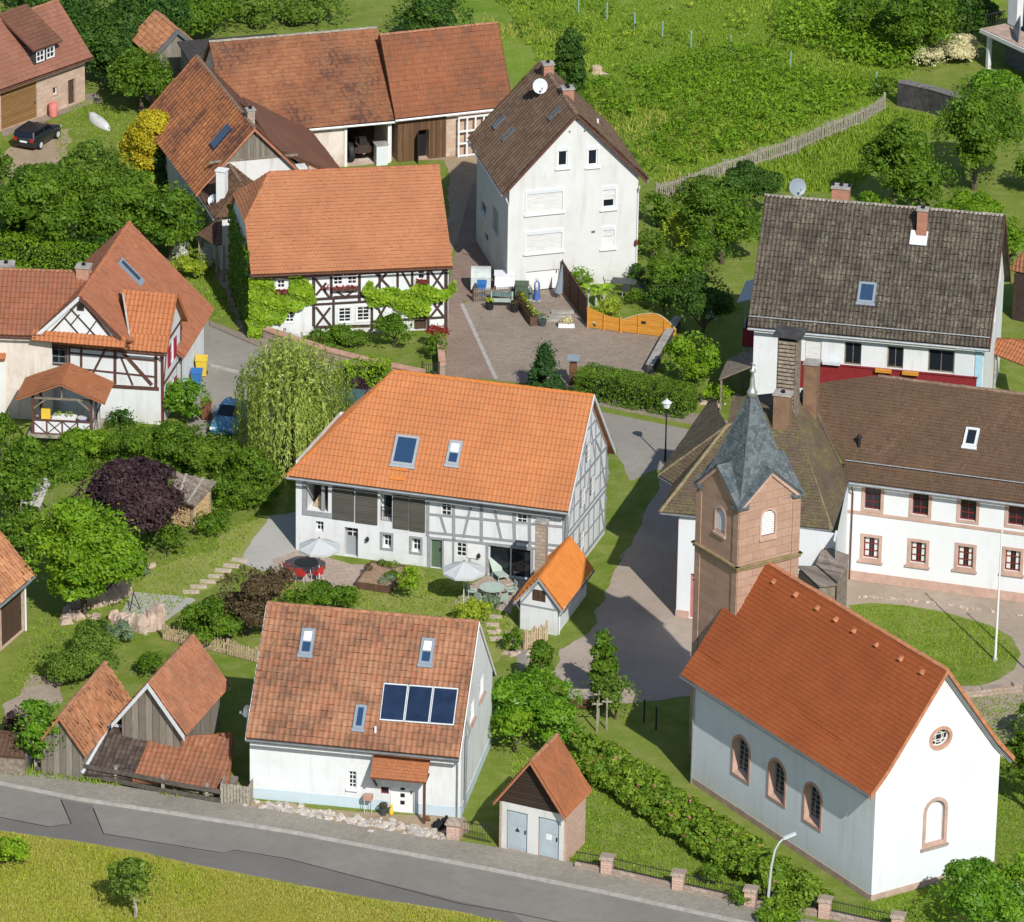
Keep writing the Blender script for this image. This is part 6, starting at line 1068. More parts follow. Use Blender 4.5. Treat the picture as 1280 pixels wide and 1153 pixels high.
def plant(px,py,wpx,hpx,mat,label,name='bush',cat='bush',size=.2,dens=1.,clear=None,shape='round',group=None,clumps=None,trunk=True,z=0.,barkm='bark',asp=.55,depth=1.):
    "crown seen at photo point (px,py) with the given width and height in photo pixels, standing on the ground below it"
    k=ppm(at(px,py,1.5)); rx=wpx/2/k; hh=hpx/2/k; s,c=.39,.92; ry=rx*depth
    rz=math.sqrt(max((.35*hh)**2,hh*hh-(ry*s)**2))/c
    clear=clear if clear is not None else (.08*rz if name=='bush' else .14*rz); zc=z+rz+clear; ctr=at(px,py,zc); base=np.array([ctr[0],ctr[1],z])
    root=thing(name,label,cat,base,group); h=zc+rz-z
    nb=clumps or max(9,int(12+9*rx*rz)); nb=min(nb,110); size=size*.95; nb=max(nb,120 if shape=='cone' else 46) if shape in('cone','column') and not clumps else nb; d=rdir(nb*2); d=d[d[:,2]>-.75][:nb]; nb=len(d); rad=RNG.uniform(.40,.95,(nb,1)); cs=ctr+d*np.array([rx,ry,rz])*rad
    if shape=='round' and rx>.9:
        nl=int(RNG.integers(5,9)); lc=rdir(nl); lc[:,2]=lc[:,2]*.8+.1; lr=RNG.uniform(.32,.55,nl); lc=lc*(1.0-lr[:,None])*RNG.uniform(.85,1.12,(nl,1)); li=RNG.integers(0,nl,nb); cs=ctr+(lc[li]+d*lr[li][:,None]*RNG.uniform(.45,.98,(nb,1)))*np.array([rx,ry,rz])
    if shape=='cone': tt=RNG.random(nb); a=RNG.random(nb)*6.283; rr=rx*(1-tt)**.85*.72; cs=np.stack([base[0]+np.cos(a)*rr,base[1]+np.sin(a)*rr,base[2]+clear*.5+(h-clear*.5)*tt*.95],1)
    if shape=='column': tt=RNG.random(nb); a=RNG.random(nb)*6.283; rr=rx*.55*np.sin(np.pi*np.clip(tt*.85+.12,0,1))**.6; cs=np.stack([base[0]+np.cos(a)*rr,base[1]+np.sin(a)*rr,base[2]+(h)*(.06+tt*.9)],1)
    cr=rx*RNG.uniform(.15,.38,(nb,1))*np.array([1,1,.8]); 
    if shape=='cone': cr=cr*(1.1-tt[:,None]*.75)
    if shape=='column': cr=cr*1.75
    cr=np.maximum(cr,.16)
    area=4*math.pi*(cr[:,0]**2); per=np.clip((area*dens*1.45/(size*size*asp)).astype(int),14,1400)
    V,F,T=clump_leaves(cs,cr,per,size,asp=asp); 
    # sprays breaking the outline
    ns=int(nb*7*dens); d=rdir(ns); d[:,2]=np.abs(d[:,2])*1.0-.25; C=ctr+d*np.array([rx,ry,rz])*RNG.uniform(.9,1.12,(ns,1)) if shape=='round' else cs[RNG.integers(0,nb,ns)]+d*cr[RNG.integers(0,nb,ns)]*1.1
    V2,F2=leaf_arrays(np.repeat(C,3,0)+RNG.normal(size=(ns*3,3))*size*.7,rdir(ns*3)*.8+[0,0,.5],size,asp); V=np.concatenate([V,V2]); F=np.concatenate([F,F2+len(T)]); T=np.concatenate([T,RNG.random(ns*12)])
    mesh_np('crown',V,F,G[mat],root,T)
    if trunk:
        mb=MB(); tr=max(.035,min(.22,h*.035)); top=base+np.array([0,0,clear+rz*.55]); limb(mb,base-[0,0,.1],top,tr,tr*.5,3,.03)
        for j in RNG.choice(nb,min(nb,7),replace=False): limb(mb,base+(top-base)*RNG.uniform(.45,.95),cs[j],tr*.45,tr*.12,2,.08)
        mb.build('trunk',M[barkm],root)
    return root
def hedge(pts,w,h,mat,label,size=.13,dens=1.,name='hedge',cat='hedge',round_top=.1,noise=.08,z=0.,flower=None):
    "clipped or loose hedge along ground points"
    P=[at(*p) for p in pts]; root=thing(name,label,cat,sum(P)/len(P)); Cs=[];Ns=[]
    core=MB()
    for a,b in zip(P[:-1],P[1:]):
        L=np.linalg.norm(b-a); d=(b-a)/L; q=np.array([-d[1],d[0],0]); per=2*h+w; n=int(L*per*dens*1.6/(size*size*.55)); u=RNG.random(n)*L; s=RNG.random(n)*per; side=np.where(s<h,-1,np.where(s>h+w,1,0)); off=np.where(side==0,s-h-w/2,side*w/2); zz=np.where(side==-1,s,np.where(side==1,per-s,h))
        bulge=noise*np.sin(u*1.7+zz*1.7)*np.sin(u*.6+1)*1.6+noise*.7*np.sin(u*5.1+2)+RNG.normal(size=n)*noise*.6
        nn=np.where(side[:,None]==0,np.array([0,0,1.]),side[:,None]*q); C=a+d*u[:,None]+q*off[:,None]+np.array([0,0,1.])*zz[:,None]+nn*bulge[:,None]; Cs.append(C); Ns.append(nn+RNG.normal(size=(n,3))*.55)
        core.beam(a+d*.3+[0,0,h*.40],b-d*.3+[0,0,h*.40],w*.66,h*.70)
    for e,s in((P[0],-1),(P[-1],1)):
        n=int(w*h*2.2/(size*size*.55)); C=e+q*RNG.uniform(-w/2,w/2,(n,1))+np.array([0,0,1.])*RNG.uniform(0,h,(n,1))+d*s*RNG.uniform(-.1,.06,(n,1)); Cs.append(C); Ns.append(d*s+RNG.normal(size=(n,3))*.5)
    C=np.concatenate(Cs); N=np.concatenate(Ns); N/=np.linalg.norm(N,axis=1)[:,None]; C[:,2]=np.maximum(C[:,2],.03); V,F=leaf_arrays(C,N,size); n=len(C); ph=.5+.5*np.sin(C[:,0]*1.9+C[:,2]*3)*np.sin(C[:,1]*2.3); t=np.clip(.35*ph+.65*RNG.random(n),0,1)
    mesh_np('foliage',V,F,G[mat],root,np.repeat(t,4)); core.build('branches',M['hedgecore'],root)  # inner part is a solid dark box added for the hedge's inner shade
    if flower:
        fm,cnt=flower; i=RNG.choice(n,cnt); V,F=leaf_arrays(C[i]+N[i]*.08,N[i],.11,.9); mesh_np('blossom',V,F,G[fm],root,np.repeat(RNG.random(cnt),4))
    return root
M['hedgecore']=plain('dark_hedge_fill',(.018,.028,.008),.95,.4,8)  # shade between the leaves put into one dark filler colour
def in_poly(P,x,y):
    r=np.zeros(len(x),bool); n=len(P)
    for i in range(n):
        a,b=P[i],P[(i+1)%n]; c=((a[1]>y)!=(b[1]>y))&(x<(b[0]-a[0])*(y-a[1])/(b[1]-a[1]+1e-12)+a[0]); r^=c
    return r
def scatter(poly,n):
    P=[at(*p) for p in poly]; xs=[p[0] for p in P]; ys=[p[1] for p in P]; x=RNG.uniform(min(xs),max(xs),n*2); y=RNG.uniform(min(ys),max(ys),n*2); k=in_poly(P,x,y); return np.stack([x[k],y[k],np.zeros(k.sum())],1)[:n]
def vnoise(p,s,seed=0):
    x=p[:,0]*s+seed; y=p[:,1]*s-seed*1.7; return (np.sin(x*1.0+1.3*np.sin(y*.7+seed))+np.sin(y*1.3+1.1*np.sin(x*.9))+np.sin((x+y)*2.1+np.sin(x*3.1))*.6+np.sin(x*4.3-y*3.7)*.35)/2.95*.5+.5
def tufts(name,poly,n,hgt,wid,mat,label,cat='grass',thr=0.,z=0.,seed=1,hvar=1.):
    p=scatter(poly,n); nz=vnoise(p,.35,seed); p=p[nz>thr]; nz=nz[nz>thr]; n=len(p); a=RNG.random(n)*6.283; d=np.stack([np.cos(a),np.sin(a),np.zeros(n)],1); h=(hgt*(.55+hvar*.9*nz)*RNG.uniform(.6,1.3,n))[:,None]; lean=np.stack([RNG.normal(0,.35,n),RNG.normal(0,.35,n),np.ones(n)],1); w_=wid*RNG.uniform(.6,1.4,(n,1)); b=p+[0,0,z-.02]
    V=np.stack([b-d*w_/2,b+d*w_/2,b+lean*h+d*w_*.12,b+lean*h-d*w_*.12],1).reshape(-1,3); t=np.clip(.55*nz+.45*RNG.random(n),0,1); o=mesh_np(name,V,np.arange(4*n).reshape(-1,4),G[mat],None,np.repeat(t,4),loc=(0,0,0)); tag(o,label,cat,kind='stuff'); return o
def thicket(name,poly,n,r,mat,label,size=.2,hh=1.,cat='undergrowth',per=26,thr=0.,seed=3):
    p=scatter(poly,n); nz=vnoise(p,.3,seed); p=p[nz>thr]; nz=nz[nz>thr]; k=len(p); rr=r*RNG.uniform(.5,1.25,(k,1)); cs=p+np.array([0,0,1.])*(rr*hh*(.4+1.3*nz[:,None])); V,F,T=clump_leaves(cs,rr*np.array([1,1,.8*hh]),per,size,inner=.5,up=.5); T=np.clip(T*.65+.35*np.repeat(nz,4*per),0,1); o=mesh_np(name,V,F,G[mat],None,T,loc=(0,0,0)); tag(o,label,cat,kind='stuff'); return o
def mound_hedge(pts,w,h,mat,label,size=.19,name='hedge',step=.30,flower=None):
    "loose flowering hedge: overlapping bushes along ground points"
    P=[at(*p) for p in pts]; root=thing(name,label,'hedge',sum(P)/len(P)); cs=[];rr=[]; mb=MB()
    for a,b in zip(P[:-1],P[1:]):
        L=np.linalg.norm(b-a); d=(b-a)/L; q=np.array([-d[1],d[0],0])
        for i in range(int(L/step*5.5)):
            o=RNG.uniform(-1,1); r=RNG.uniform(.22,.5); z=max(.1,(h-r*.6)*(1-.55*o*o)*RNG.uniform(.55,1.1)); cs.append(a+d*RNG.random()*L+q*o*w/2+[0,0,z]); rr.append([r,r,r*.85])
        for i in range(int(L/.8)): x=a+d*(i+.5)*.8; limb(mb,x,x+[RNG.normal(0,.2),RNG.normal(0,.2),h*.7],.03,.012,2,.1)
    cs=np.array(cs); rr=np.array(rr); per=np.clip((4*math.pi*rr[:,0]**2*1.5/(size*size*.55)).astype(int),12,400); V,F,T=clump_leaves(cs,rr,per,size); mesh_np('foliage',V,F,G[mat],root,T); mb.build('branches',M['bark'],root)
    if flower:
        fm,cnt=flower; i=RNG.choice(len(cs),cnt); dd=rdir(cnt); dd[:,2]=np.abs(dd[:,2]); V,F=leaf_arrays(np.repeat(cs[i]+dd*rr[i]*1.02,4,0)+RNG.normal(0,.05,(cnt*4,3)),np.repeat(dd,4,0),.12,.9); mesh_np('blossom',V,F,G[fm],root,np.repeat(RNG.random(cnt*4),4))
    return root
# ------------------------------------------------------------------ planting
TR=dict(name='tree',cat='tree')
# upper left wood and garden
plant(150,28,150,120,'dark','broad dark tree at the top edge behind the red roofed garage house',size=.26,**TR)
plant(60,-10,130,60,'dark','dark tree cut by the top edge beyond the dormer roof',size=.28,**TR)
plant(238,14,110,70,'mid','rounded tree at the top edge beyond the small tiled hut',size=.26,**TR)
plant(318,10,100,52,'olive','olive green tree at the top edge behind the black felt roof',size=.26,**TR)
plant(395,12,90,44,'olive','pale bush at the top edge behind the long red roof',size=.24)
plant(540,18,95,62,'dark','dark hedge tree rising behind the ridge of the board barn',size=.26,**TR)
plant(140,75,70,70,'dark','dark bush beside the end wall of the garage house',size=.24)
plant(176,97,78,86,'mid','round clipped looking tree between garage house and orange brown barn',size=.22,dens=1.3,**TR)
plant(218,92,40,50,'olive','small olive tree against the rear of the orange brown barn',size=.22,**TR)
plant(193,188,64,84,'gold','golden yellow conifer beside the barn roof',shape='column',name='conifer',cat='conifer',size=.16,dens=1.5)
plant(170,194,42,66,'gold','slim golden conifer left of its taller golden neighbour',shape='column',name='conifer',cat='conifer',size=.16,dens=1.5)
plant(211,212,38,58,'conifer','dark green conifer in front of the golden one',shape='column',name='conifer',cat='conifer',size=.15,dens=1.5)
plant(122,216,92,84,'olive','walnut tree below the parked black car',size=.24,**TR)
plant(65,255,120,110,'mid','broad walnut tree above the hillside house hedge',size=.25,**TR)
plant(150,262,120,100,'mid','wide green tree left of the brown cottage',size=.24,**TR)
plant(213,272,82,96,'mid','leafy tree touching the eave of the brown cottage',size=.24,**TR)
plant(120,305,80,50,'dark','low dark tree behind the steep red roof of the hillside house',size=.22,**TR)
plant(-4,222,44,80,'mid','tree cut by the left edge below the track',size=.26,**TR)
plant(15,265,70,70,'dark','dark shrub at the left edge under the walnut tree',size=.22)
hedge([(-20,318),(40,330),(115,342)],1.6,1.5,'bright','bright green clipped hedge sloping above the hillside house',size=.15)
plant(25,300,80,40,'dark','dark bush row behind the bright clipped hedge',size=.2)
# around the hillside house
plant(233,498,58,62,'laurel','round laurel bush at the shuttered side of the hillside house',size=.17,dens=1.3)
plant(214,462,16,46,'creeper','narrow climber on the corner of the shuttered wall',shape='column',size=.14)
plant(150,525,34,30,'dark','small dark bush at the foot of the white house wall',size=.16)
plant(0,545,44,60,'mid','bush left of the garden pavilion',size=.2)
plant(70,584,90,34,'mid','bush under the floor of the garden pavilion',size=.18)
plant(240,330,45,36,'yellowgreen','yellow green weeds patch beside the dark yard',size=.14)
plant(225,310,20,30,'white','pale flowering mullein stalk on the grass slope',shape='column',size=.12,trunk=False)
plant(258,322,16,26,'white','pale mullein stalk nearest the dark yard',shape='column',size=.12,trunk=False)
# willow
def willow(px,py,wpx,hpx):
    k=ppm(at(px,py,2)); rx=wpx/2/k; H=hpx/k/.98; ctr=at(px,py-hpx*.02,H*.52); base=np.array([ctr[0],ctr[1],0]); root=thing('willow','weeping willow with long hanging pale green branches beside the street','tree',base); Cs=[];Ns=[];T=[]
    ns=400; a=RNG.random(ns)*6.283; q_=np.sqrt(RNG.random(ns)); rr=rx*q_*(1+.20*np.sin(3*a+.6)+.10*np.sin(7*a)); top=H*(1.0-.42*q_**2.2+.07*np.sin(5*a)*q_)*RNG.uniform(.80,1.06,ns); 
    for i in range(ns):
        L=min(top[i]-.25,H*RNG.uniform(.22,.80)*(.45+.75*rr[i]/rx)); n=int(L/.085)+6; t=np.linspace(0,1,n); out=.12*np.sin(t*2.5); x=base[0]+np.cos(a[i])*(rr[i]+out*1.2)+RNG.normal(0,.05,n)+.05*np.sin(t*9+i); y=base[1]+np.sin(a[i])*(rr[i]+out*1.2)+RNG.normal(0,.05,n); z=top[i]-t*L
        Cs.append(np.stack([x,y,z],1)); T.append(np.full(n,RNG.random()*.55)+RNG.random(n)*.45)
    C=np.concatenate(Cs); t=np.concatenate(T); N=RNG.normal(size=C.shape)*.7; N[:,:2]+=(C[:,:2]-base[:2])*.5; N[:,2]+=.25; N/=np.linalg.norm(N,axis=1)[:,None]; V,F=leaf_arrays(C,N,.25,.30,droop=2.6)
    nt=2600; d=rdir(nt); d[:,2]=np.abs(d[:,2]); C2=base+np.array([0,0,H*.62])+d*np.array([rx*.95,rx*.95,H*.38])*RNG.uniform(.75,1.02,(nt,1)); V2,F2=leaf_arrays(C2,d*.6+RNG.normal(size=(nt,3))*.5,.2,.36,droop=1.); V=np.concatenate([V,V2]); F=np.concatenate([F,F2+4*len(C)]); t=np.concatenate([t,RNG.random(nt)])
    mesh_np('crown',V,F,G['willow'],root,np.repeat(np.clip(t,0,1),4)); mb=MB(); limb(mb,base,base+[0,0,H*.5],.28,.2,3,.03)
    for i in range(9): q=i*.7; limb(mb,base+[0,0,H*.48],base+np.array([math.cos(q)*rx*.6,math.sin(q)*rx*.6,H*RNG.uniform(.75,.95)]),.12,.03,3,.1)
    mb.build('trunk',M['bark'],root)
willow(362,505,128,168)
hedge([(425,488),(455,480),(485,484)],1.1,1.5,'creeper','yellow green bush row by the street beside the willow',size=.16)
plant(447,490,38,34,'purple','small purple leaved bush between willow and orange roof',size=.16)
# bank below the street
for i,(x,y,w_,h_,m_,l_) in enumerate([(165,560,80,50,'mid','bush on the bank left of the willow shadow nearest the pavilion'),(215,556,80,54,'mid','bush on the bank under the laurel'),(262,566,80,56,'hedge','bush on the bank below the parked blue car'),(310,585,80,60,'mid','bush on the bank at the foot of the willow'),(285,618,60,44,'mid','low bush on the bank right of the wood store'),(180,590,70,40,'hedge','low bush on the bank above the purple tree'),(325,620,50,34,'hedge','low bush at the lawn end of the bank'),(110,556,70,44,'bright','bright bush on the bank beneath the pavilion corner')]): plant(x,y,w_,h_,m_,l_,size=.17,group='bushes on the bank',trunk=False)
thicket('bank_growth',[(60,575),(150,535),(260,535),(345,590),(350,615),(290,650),(215,600),(110,600)],420,.32,'mid','low green growth covering the bank below the street',.16,per=24)
# lower garden
plant(158,628,140,118,'purple','purple leaved plum tree beside the wood store',size=.21,dens=1.25,**TR)
plant(103,688,138,152,'bright','bright green broad tree in front of the purple one',size=.24,dens=1.15,**TR)
plant(25,598,80,110,'mid','green tree between pavilion and pale corrugated roof',size=.22,**TR)
plant(30,660,70,60,'mid','bush behind the pale garage barn roof',size=.2); plant(75,570,60,40,'mid','bush above the pale corrugated roof',size=.18)
plant(210,675,54,42,'hedge','loose bush at the edge of the garden lawn below the wood store',size=.16); plant(262,655,50,36,'mid','loose bush between wood store and lawn',size=.16); plant(175,712,26,16,'sage','grey leaved small bush by the log',size=.12,trunk=False)
plant(310,748,86,92,'plum','dark reddish bush behind the mottled clay roof',size=.18,dens=1.1); plant(262,778,76,58,'mid','green bush beside the lath fence',size=.18); plant(350,722,40,34,'plum','small reddish bush at the terrace edge',size=.15)
for x,y,w_,h_,l_ in((392,745,60,38,'mid green bush below the red chairs'),(428,748,50,34,'leafy bush left of the planter box'),(370,752,46,30,'bush beside the dark reddish bush')): plant(x,y,w_,h_,'mid',l_,size=.15,trunk=False)
plant(512,728,26,50,'creeper','tall leafy perennials right of the planter box',size=.14,trunk=False); plant(590,765,44,34,'yellowgreen','yellow flowering shrub on the lawn beside the stepping stones',size=.14,trunk=False); plant(612,752,28,18,'sage','grey green herbs beside the green garden table',size=.12,trunk=False)
plant(95,818,110,66,'olive','wide feathery shrub on the lawn above the sheds',size=.15,dens=.8,clumps=34); plant(150,790,36,30,'sage','sage bush by the ruined wall',size=.12,trunk=False); plant(196,830,50,34,'mid','green weeds beside the ruined wall',size=.15,trunk=False); plant(120,785,30,30,'dark','dark bush between the ruin stones',size=.14,trunk=False)
plant(55,915,68,96,'laurel','bushy white flowering shrub by the street fence',size=.17,dens=1.2); plant(20,905,30,46,'purple','dark purple shrub beside the white flowering one',size=.15)
plant(640,800,26,30,'mid','small bush by the wooden garden gate',size=.14,trunk=False)
# beside the transformer house
plant(672,880,108,96,'laurel','large glossy laurel right of the white solar house',size=.2,dens=1.25); plant(645,912,56,60,'bright','bright laurel lobe at the corner of the white house wall',size=.18); plant(700,918,60,50,'laurel','lower laurel behind the transformer house roof',size=.18); plant(677,835,34,60,'mid','upright shrub behind the glossy laurel',size=.17,shape='column')
plant(754,832,34,84,'mid','slender young column tree tied to stakes',shape='column',size=.17,dens=1.2,name='tree',cat='tree'); plant(770,868,52,62,'olive','light green bush beside the staked column tree',size=.15)
mound_hedge([(720,950),(765,975),(818,1008),(862,1040),(906,1070),(950,1102),(985,1124),(1010,1142)],2.4,1.45,'rose','long rose hedge running below the chapel wall',flower=('pinkflower',110))
plant(1222,1128,128,84,'laurel','big round laurel at the front corner of the chapel',size=.19,dens=1.3); plant(1272,1090,46,44,'bright','bright bush at the lower right edge behind the laurel',size=.17); plant(925,1120,30,24,'mid','bush grown over the street fence by the lamp',size=.15); plant(890,1092,30,26,'mid','bush leaning on the iron fence',size=.15); plant(975,1142,60,30,'bright','bright bush at the bottom edge under the lamp',size=.16); plant(995,1132,30,30,'rose','loose rose bush at the pillar near the chapel corner',size=.15)
plant(1290,950,60,120,'mid','tall tree cut by the right edge beside the chapel',size=.22,**TR); plant(1300,900,60,70,'mid','leafy tree at the right edge behind the chapel eave',size=.22,**TR)
# courtyard and tall house
plant(681,460,54,64,'conifer','dark green young conifer in the courtyard bed',size=.15,shape='cone',dens=1.2,name='conifer',cat='conifer'); plant(866,448,68,76,'bright','bright rounded shrub beside the courtyard wall',size=.17,dens=1.2)
hedge([(728,492),(775,502),(822,511),(862,519)],1.9,1.55,'hedge','thick clipped hedge between courtyard and street',size=.12,noise=.05,dens=1.2); plant(897,492,36,28,'creeper','low yellow green bush at the hedge end',size=.14,trunk=False)
for x,y,w_,h_,m_,l_ in((905,275,90,100,'mid','tall tree left of the lichen grey roof'),(880,378,72,84,'dark','dark tree added to shade the yard between gate and red balcony'),(935,240,80,70,'dark','dark tree behind the corner of the grey roof'),(846,345,70,66,'mid','tree shading the garden behind the orange fence'),(855,292,60,50,'yellowgreen','white flowering elder right of the tall house'),(822,262,56,46,'hedge','rounded bush at the right wall of the tall house'),(884,320,60,64,'mid','green tree above the shaded yard'),(815,305,40,40,'olive','light bush at the foot of the tall house wall'),(880,240,70,44,'olive','bush row by the wooden meadow fence'),(830,370,40,40,'dark','dark shrub behind the orange gate')): plant(x,y,w_,h_,m_,l_,size=.2,**(TR if 'tree' in l_ else {}))  # dark tree by the red balcony is added for its shade
# right of the meadow
plant(1120,202,78,116,'mid','tall rounded tree standing alone before the dark wall',size=.24,**TR); plant(1222,165,104,128,'mid','broad dark green tree right of the retaining wall',size=.24,dens=1.2,**TR); plant(1155,232,90,80,'mid','wide bush at the foot of the tall rounded tree',size=.22); plant(1238,108,80,44,'laurel','bush on the upper lawn below the terrace house',size=.2); plant(1090,258,60,36,'bright','bush behind the brick chimney',size=.18); plant(1262,300,50,66,'bright','bush at the right end of the grey roof',size=.2); plant(1215,262,90,36,'bright','bright bush row behind the right end of the grey ridge',size=.18); plant(1300,210,60,60,'mid','tree cut by the right edge above the lawn',size=.22,**TR); plant(1012,262,80,34,'mid','bush behind the ridge with the grey satellite dish',size=.19); plant(1195,60,70,36,'blossom','cream flowering shrub bank beside the terrace lawn',size=.16,trunk=False,group='flowering bank'); plant(1160,72,40,30,'blossom','smaller cream flowering shrub at the wall end',size=.15,trunk=False,group='flowering bank'); plant(1110,110,40,30,'mid','bush at the end of the wooden meadow fence',size=.18,trunk=False)
plant(1215,22,60,60,'dark','dark tree in the shade beside the terrace house',size=.26,**TR); plant(1150,30,90,90,'mid','large tree at the top edge left of the terrace house',size=.26,**TR); plant(1085,20,80,60,'mid','tree at the top edge over the meadow',size=.26,**TR)
plant(713,76,36,78,'dark','dark slender shrub standing behind the tall house chimney',shape='column',size=.2,dens=1.2)
# creeper on the farmhouse and vine along its beams
def creeper(W,poly,n,size,mat,label_parent,name,out=.16):
    P=[W.hit(*p) for p in poly]; xs=[p[0] for p in P]; zs=[p[1] for p in P]; x=RNG.uniform(min(xs),max(xs),n*3); z=RNG.uniform(min(zs),max(zs),n*3); k=in_poly(P,x,z); x=x[k][:n]; z=z[k][:n]; n=len(x); b=.5+.5*np.sin(x*3+z*2)*np.sin(z*4-x); o=.05+out*b*RNG.uniform(.4,1.2,n)+RNG.random(n)*.06; C=W.A+np.outer(x,W.d)+np.outer(o,W.n)+np.outer(z,[0,0,1.]); N=W.n+RNG.normal(size=(n,3))*.5+[0,0,.35]; N/=np.linalg.norm(N,axis=1)[:,None]; V,F=leaf_arrays(C,N,size,.8); mesh_np(name,V,F,G[mat],label_parent,np.repeat(np.clip(.4*b+.6*RNG.random(n),0,1),4))
c=crop(220,180,3.556); cp=thing('creeper','yellow green creeper covering the left part of the farmhouse wall','climber',gi.F.P(1.2,0))
creeper(gi.F,[c(*q) for q in((325,595),(430,600),(440,650),(500,660),(505,590),(560,585),(600,620),(615,700),(540,730),(500,740),(470,790),(420,800),(385,860),(320,855))],2600,.2,'creeper',cp,'foliage',.3)
creeper(gi.Lf,[(294,262),(316,285),(320,430),(300,420)],10,.2,'mid',cp,'foliage') if False else None
Lf=gi.Lf; n=3000; x=RNG.uniform(.3,Lf.len,n); z=RNG.uniform(.1,5.2,n); C=Lf.A+np.outer(x,Lf.d)+np.outer(.06+.2*RNG.random(n),Lf.n)+np.outer(z,[0,0,1.]); N=Lf.n+RNG.normal(size=(n,3))*.5+[0,0,.3]; V,F=leaf_arrays(C,N/np.linalg.norm(N,axis=1)[:,None],.2,.8); mesh_np('side_foliage',V,F,G['hedge'],cp,np.repeat(RNG.random(n),4))
vn=thing('grape_vine','green vine trained along the upper beams beside the farmhouse door','climber',gi.F.P(10,0)); creeper(gi.F,[c(*q) for q in((825,650),(855,600),(890,640),(960,630),(1010,650),(1080,610),(1130,630),(1190,650),(1240,600),(1245,650),(1180,700),(1130,700),(1120,750),(1050,770),(1000,740),(930,710),(860,720))],1900,.19,'creeper',vn,'foliage',.35)
plant(424,422,76,34,'mid','low bush row in front of the farmhouse terrace wall',size=.15,trunk=False); plant(493,412,54,46,'mid','round bush under the farmhouse vine',size=.16); plant(545,432,24,36,'mid','tall garden flowers beside the farmhouse door',size=.14,trunk=False); plant(548,414,26,14,'redflower','red flowering shrub above the tall garden flowers',size=.12,trunk=False,clear=.9)
for q,l in (((423,358.5),'red geraniums in the box under the farmhouse double window'),((527,350.5),'red geraniums under the small right farmhouse window'),((351,363),'red geraniums under the small window among the creeper')):
    a,z=gi.F.hit(*q); n=120; w_=.85 if q[0]==423 else .3; C=gi.F.P(a,z,.2)+np.outer(RNG.uniform(-w_,w_,n),gi.F.d)+RNG.normal(0,.07,(n,3)); V,F=leaf_arrays(C,rdir(n),.12,.9); r=thing('geraniums',l,'flowers',gi.F.P(a,z,.2)); mesh_np('blossom',V,F,G['redflower'],r,np.repeat(RNG.random(n),4))
# meadow, thickets, grass
tufts('meadow_grass',[(560,-60),(640,20),(720,150),(830,235),(1100,125),(1230,20),(1300,-60)],100000,.16,.11,'grass','tall green meadow grass behind the houses',thr=.08,seed=2)
tufts('pale_grass',[(600,60),(700,130),(830,235),(1000,180),(900,140),(760,120),(700,20),(600,-40)],9000,.30,.06,'dry','pale flowering grass heads in the meadow',thr=.5,seed=5)
thicket('bramble_thicket',[(722,110),(800,95),(930,60),(1060,70),(1100,118),(960,180),(850,212),(760,170)],800,.60,'bright','dense bramble thicket in the meadow above the wooden fence',.18,hh=.75,per=34,thr=.34,seed=4)
thicket('scrub',[(1000,0),(1060,-40),(1200,-40),(1195,45),(1130,95),(1060,80),(960,50)],520,.85,'bright','leafy scrub climbing the top right corner of the meadow',.24,hh=1.0,per=28,thr=.15,seed=6)
thicket('nettle_bed',[(700,40),(740,140),(800,200),(830,225),(760,190),(690,120)],240,.4,'mid','nettle bed behind the tall brown roof',.18,per=20)
thicket('meadow_weeds',[(600,-20),(720,150),(830,225),(1000,190),(1100,100),(1000,-30)],420,.30,'mid','tall weeds scattered through the meadow',.17,hh=1.1,per=18,thr=.45,seed=12)
thicket('pale_weeds',[(600,-20),(720,150),(830,225),(1000,190),(1100,100),(1000,-30)],260,.26,'yellowgreen','pale flowering weeds scattered through the meadow',.15,hh=1.2,per=14,thr=.5,seed=15)
tufts('reed_grass',[(820,240),(1100,135),(1180,150),(1060,240),(960,240),(870,262)],18000,.30,.11,'grass','tall yellow green grass between wooden fence and gardens',thr=.1,seed=8)
tufts('field_grass',[(-40,1040),(0,1041),(97,1054),(181,1069),(242.6,1083),(360,1106),(430,1120),(580,1144),(634,1157),(700,1190),(-40,1190)],110000,.11,.06,'dry','dry yellow grass on the field below the road',seed=3)
tufts('field_herbs',[(-40,1045),(97,1058),(243,1088),(430,1122),(634,1160),(-40,1180)],24000,.13,.06,'yellowgreen','green herbs among the dry field grass',thr=.5,seed=9)
LW=[('lawn_blades',[(640,930),(720,950),(860,1040),(990,1130),(940,1130),(760,1090),(640,1065)],9000),('lawn_blades',[(160,720),(330,640),(350,620),(300,690),(180,800),(0,880),(40,780)],9000),('lawn_blades',[(380,745),(520,715),(600,740),(640,780),(620,810),(560,790)],4500),('lawn_blades',[(1060,757),(1130,757),(1235,781),(1275,818),(1225,858),(1160,840)],5000),('lawn_blades',[(1190,860),(1280,870),(1300,1100),(1250,1085)],5000),('lawn_blades',[(240,300),(300,400),(250,398),(215,330)],2500),('lawn_blades',[(1080,1128),(1240,1095),(1180,1160),(1080,1160)],3000),('lawn_blades',[(100,120),(170,150),(180,165),(70,200),(70,160)],2500)]
for (nm,pl_,n_),lb in zip(LW,('lawn blades on the bank below the rose hedge','lawn blades in the large lower garden','lawn blades before the barn house terrace','lawn blades on the oval lawn by the flagpole','grass blades right of the chapel','grass blades on the slope beside the dark yard','grass blades at the front corner of the chapel','grass blades around the grey canoe')): tufts(nm,pl_,n_,.13,.10,'grass',lb,seed=n_%7+1,hvar=.5)
tufts('roadside_weeds',[(-20,960),(97,972),(259,999),(259,1006),(97,980),(-20,968)],1500,.3,.09,'grass','weeds along the foot of the timber street fence',thr=.35,seed=11)
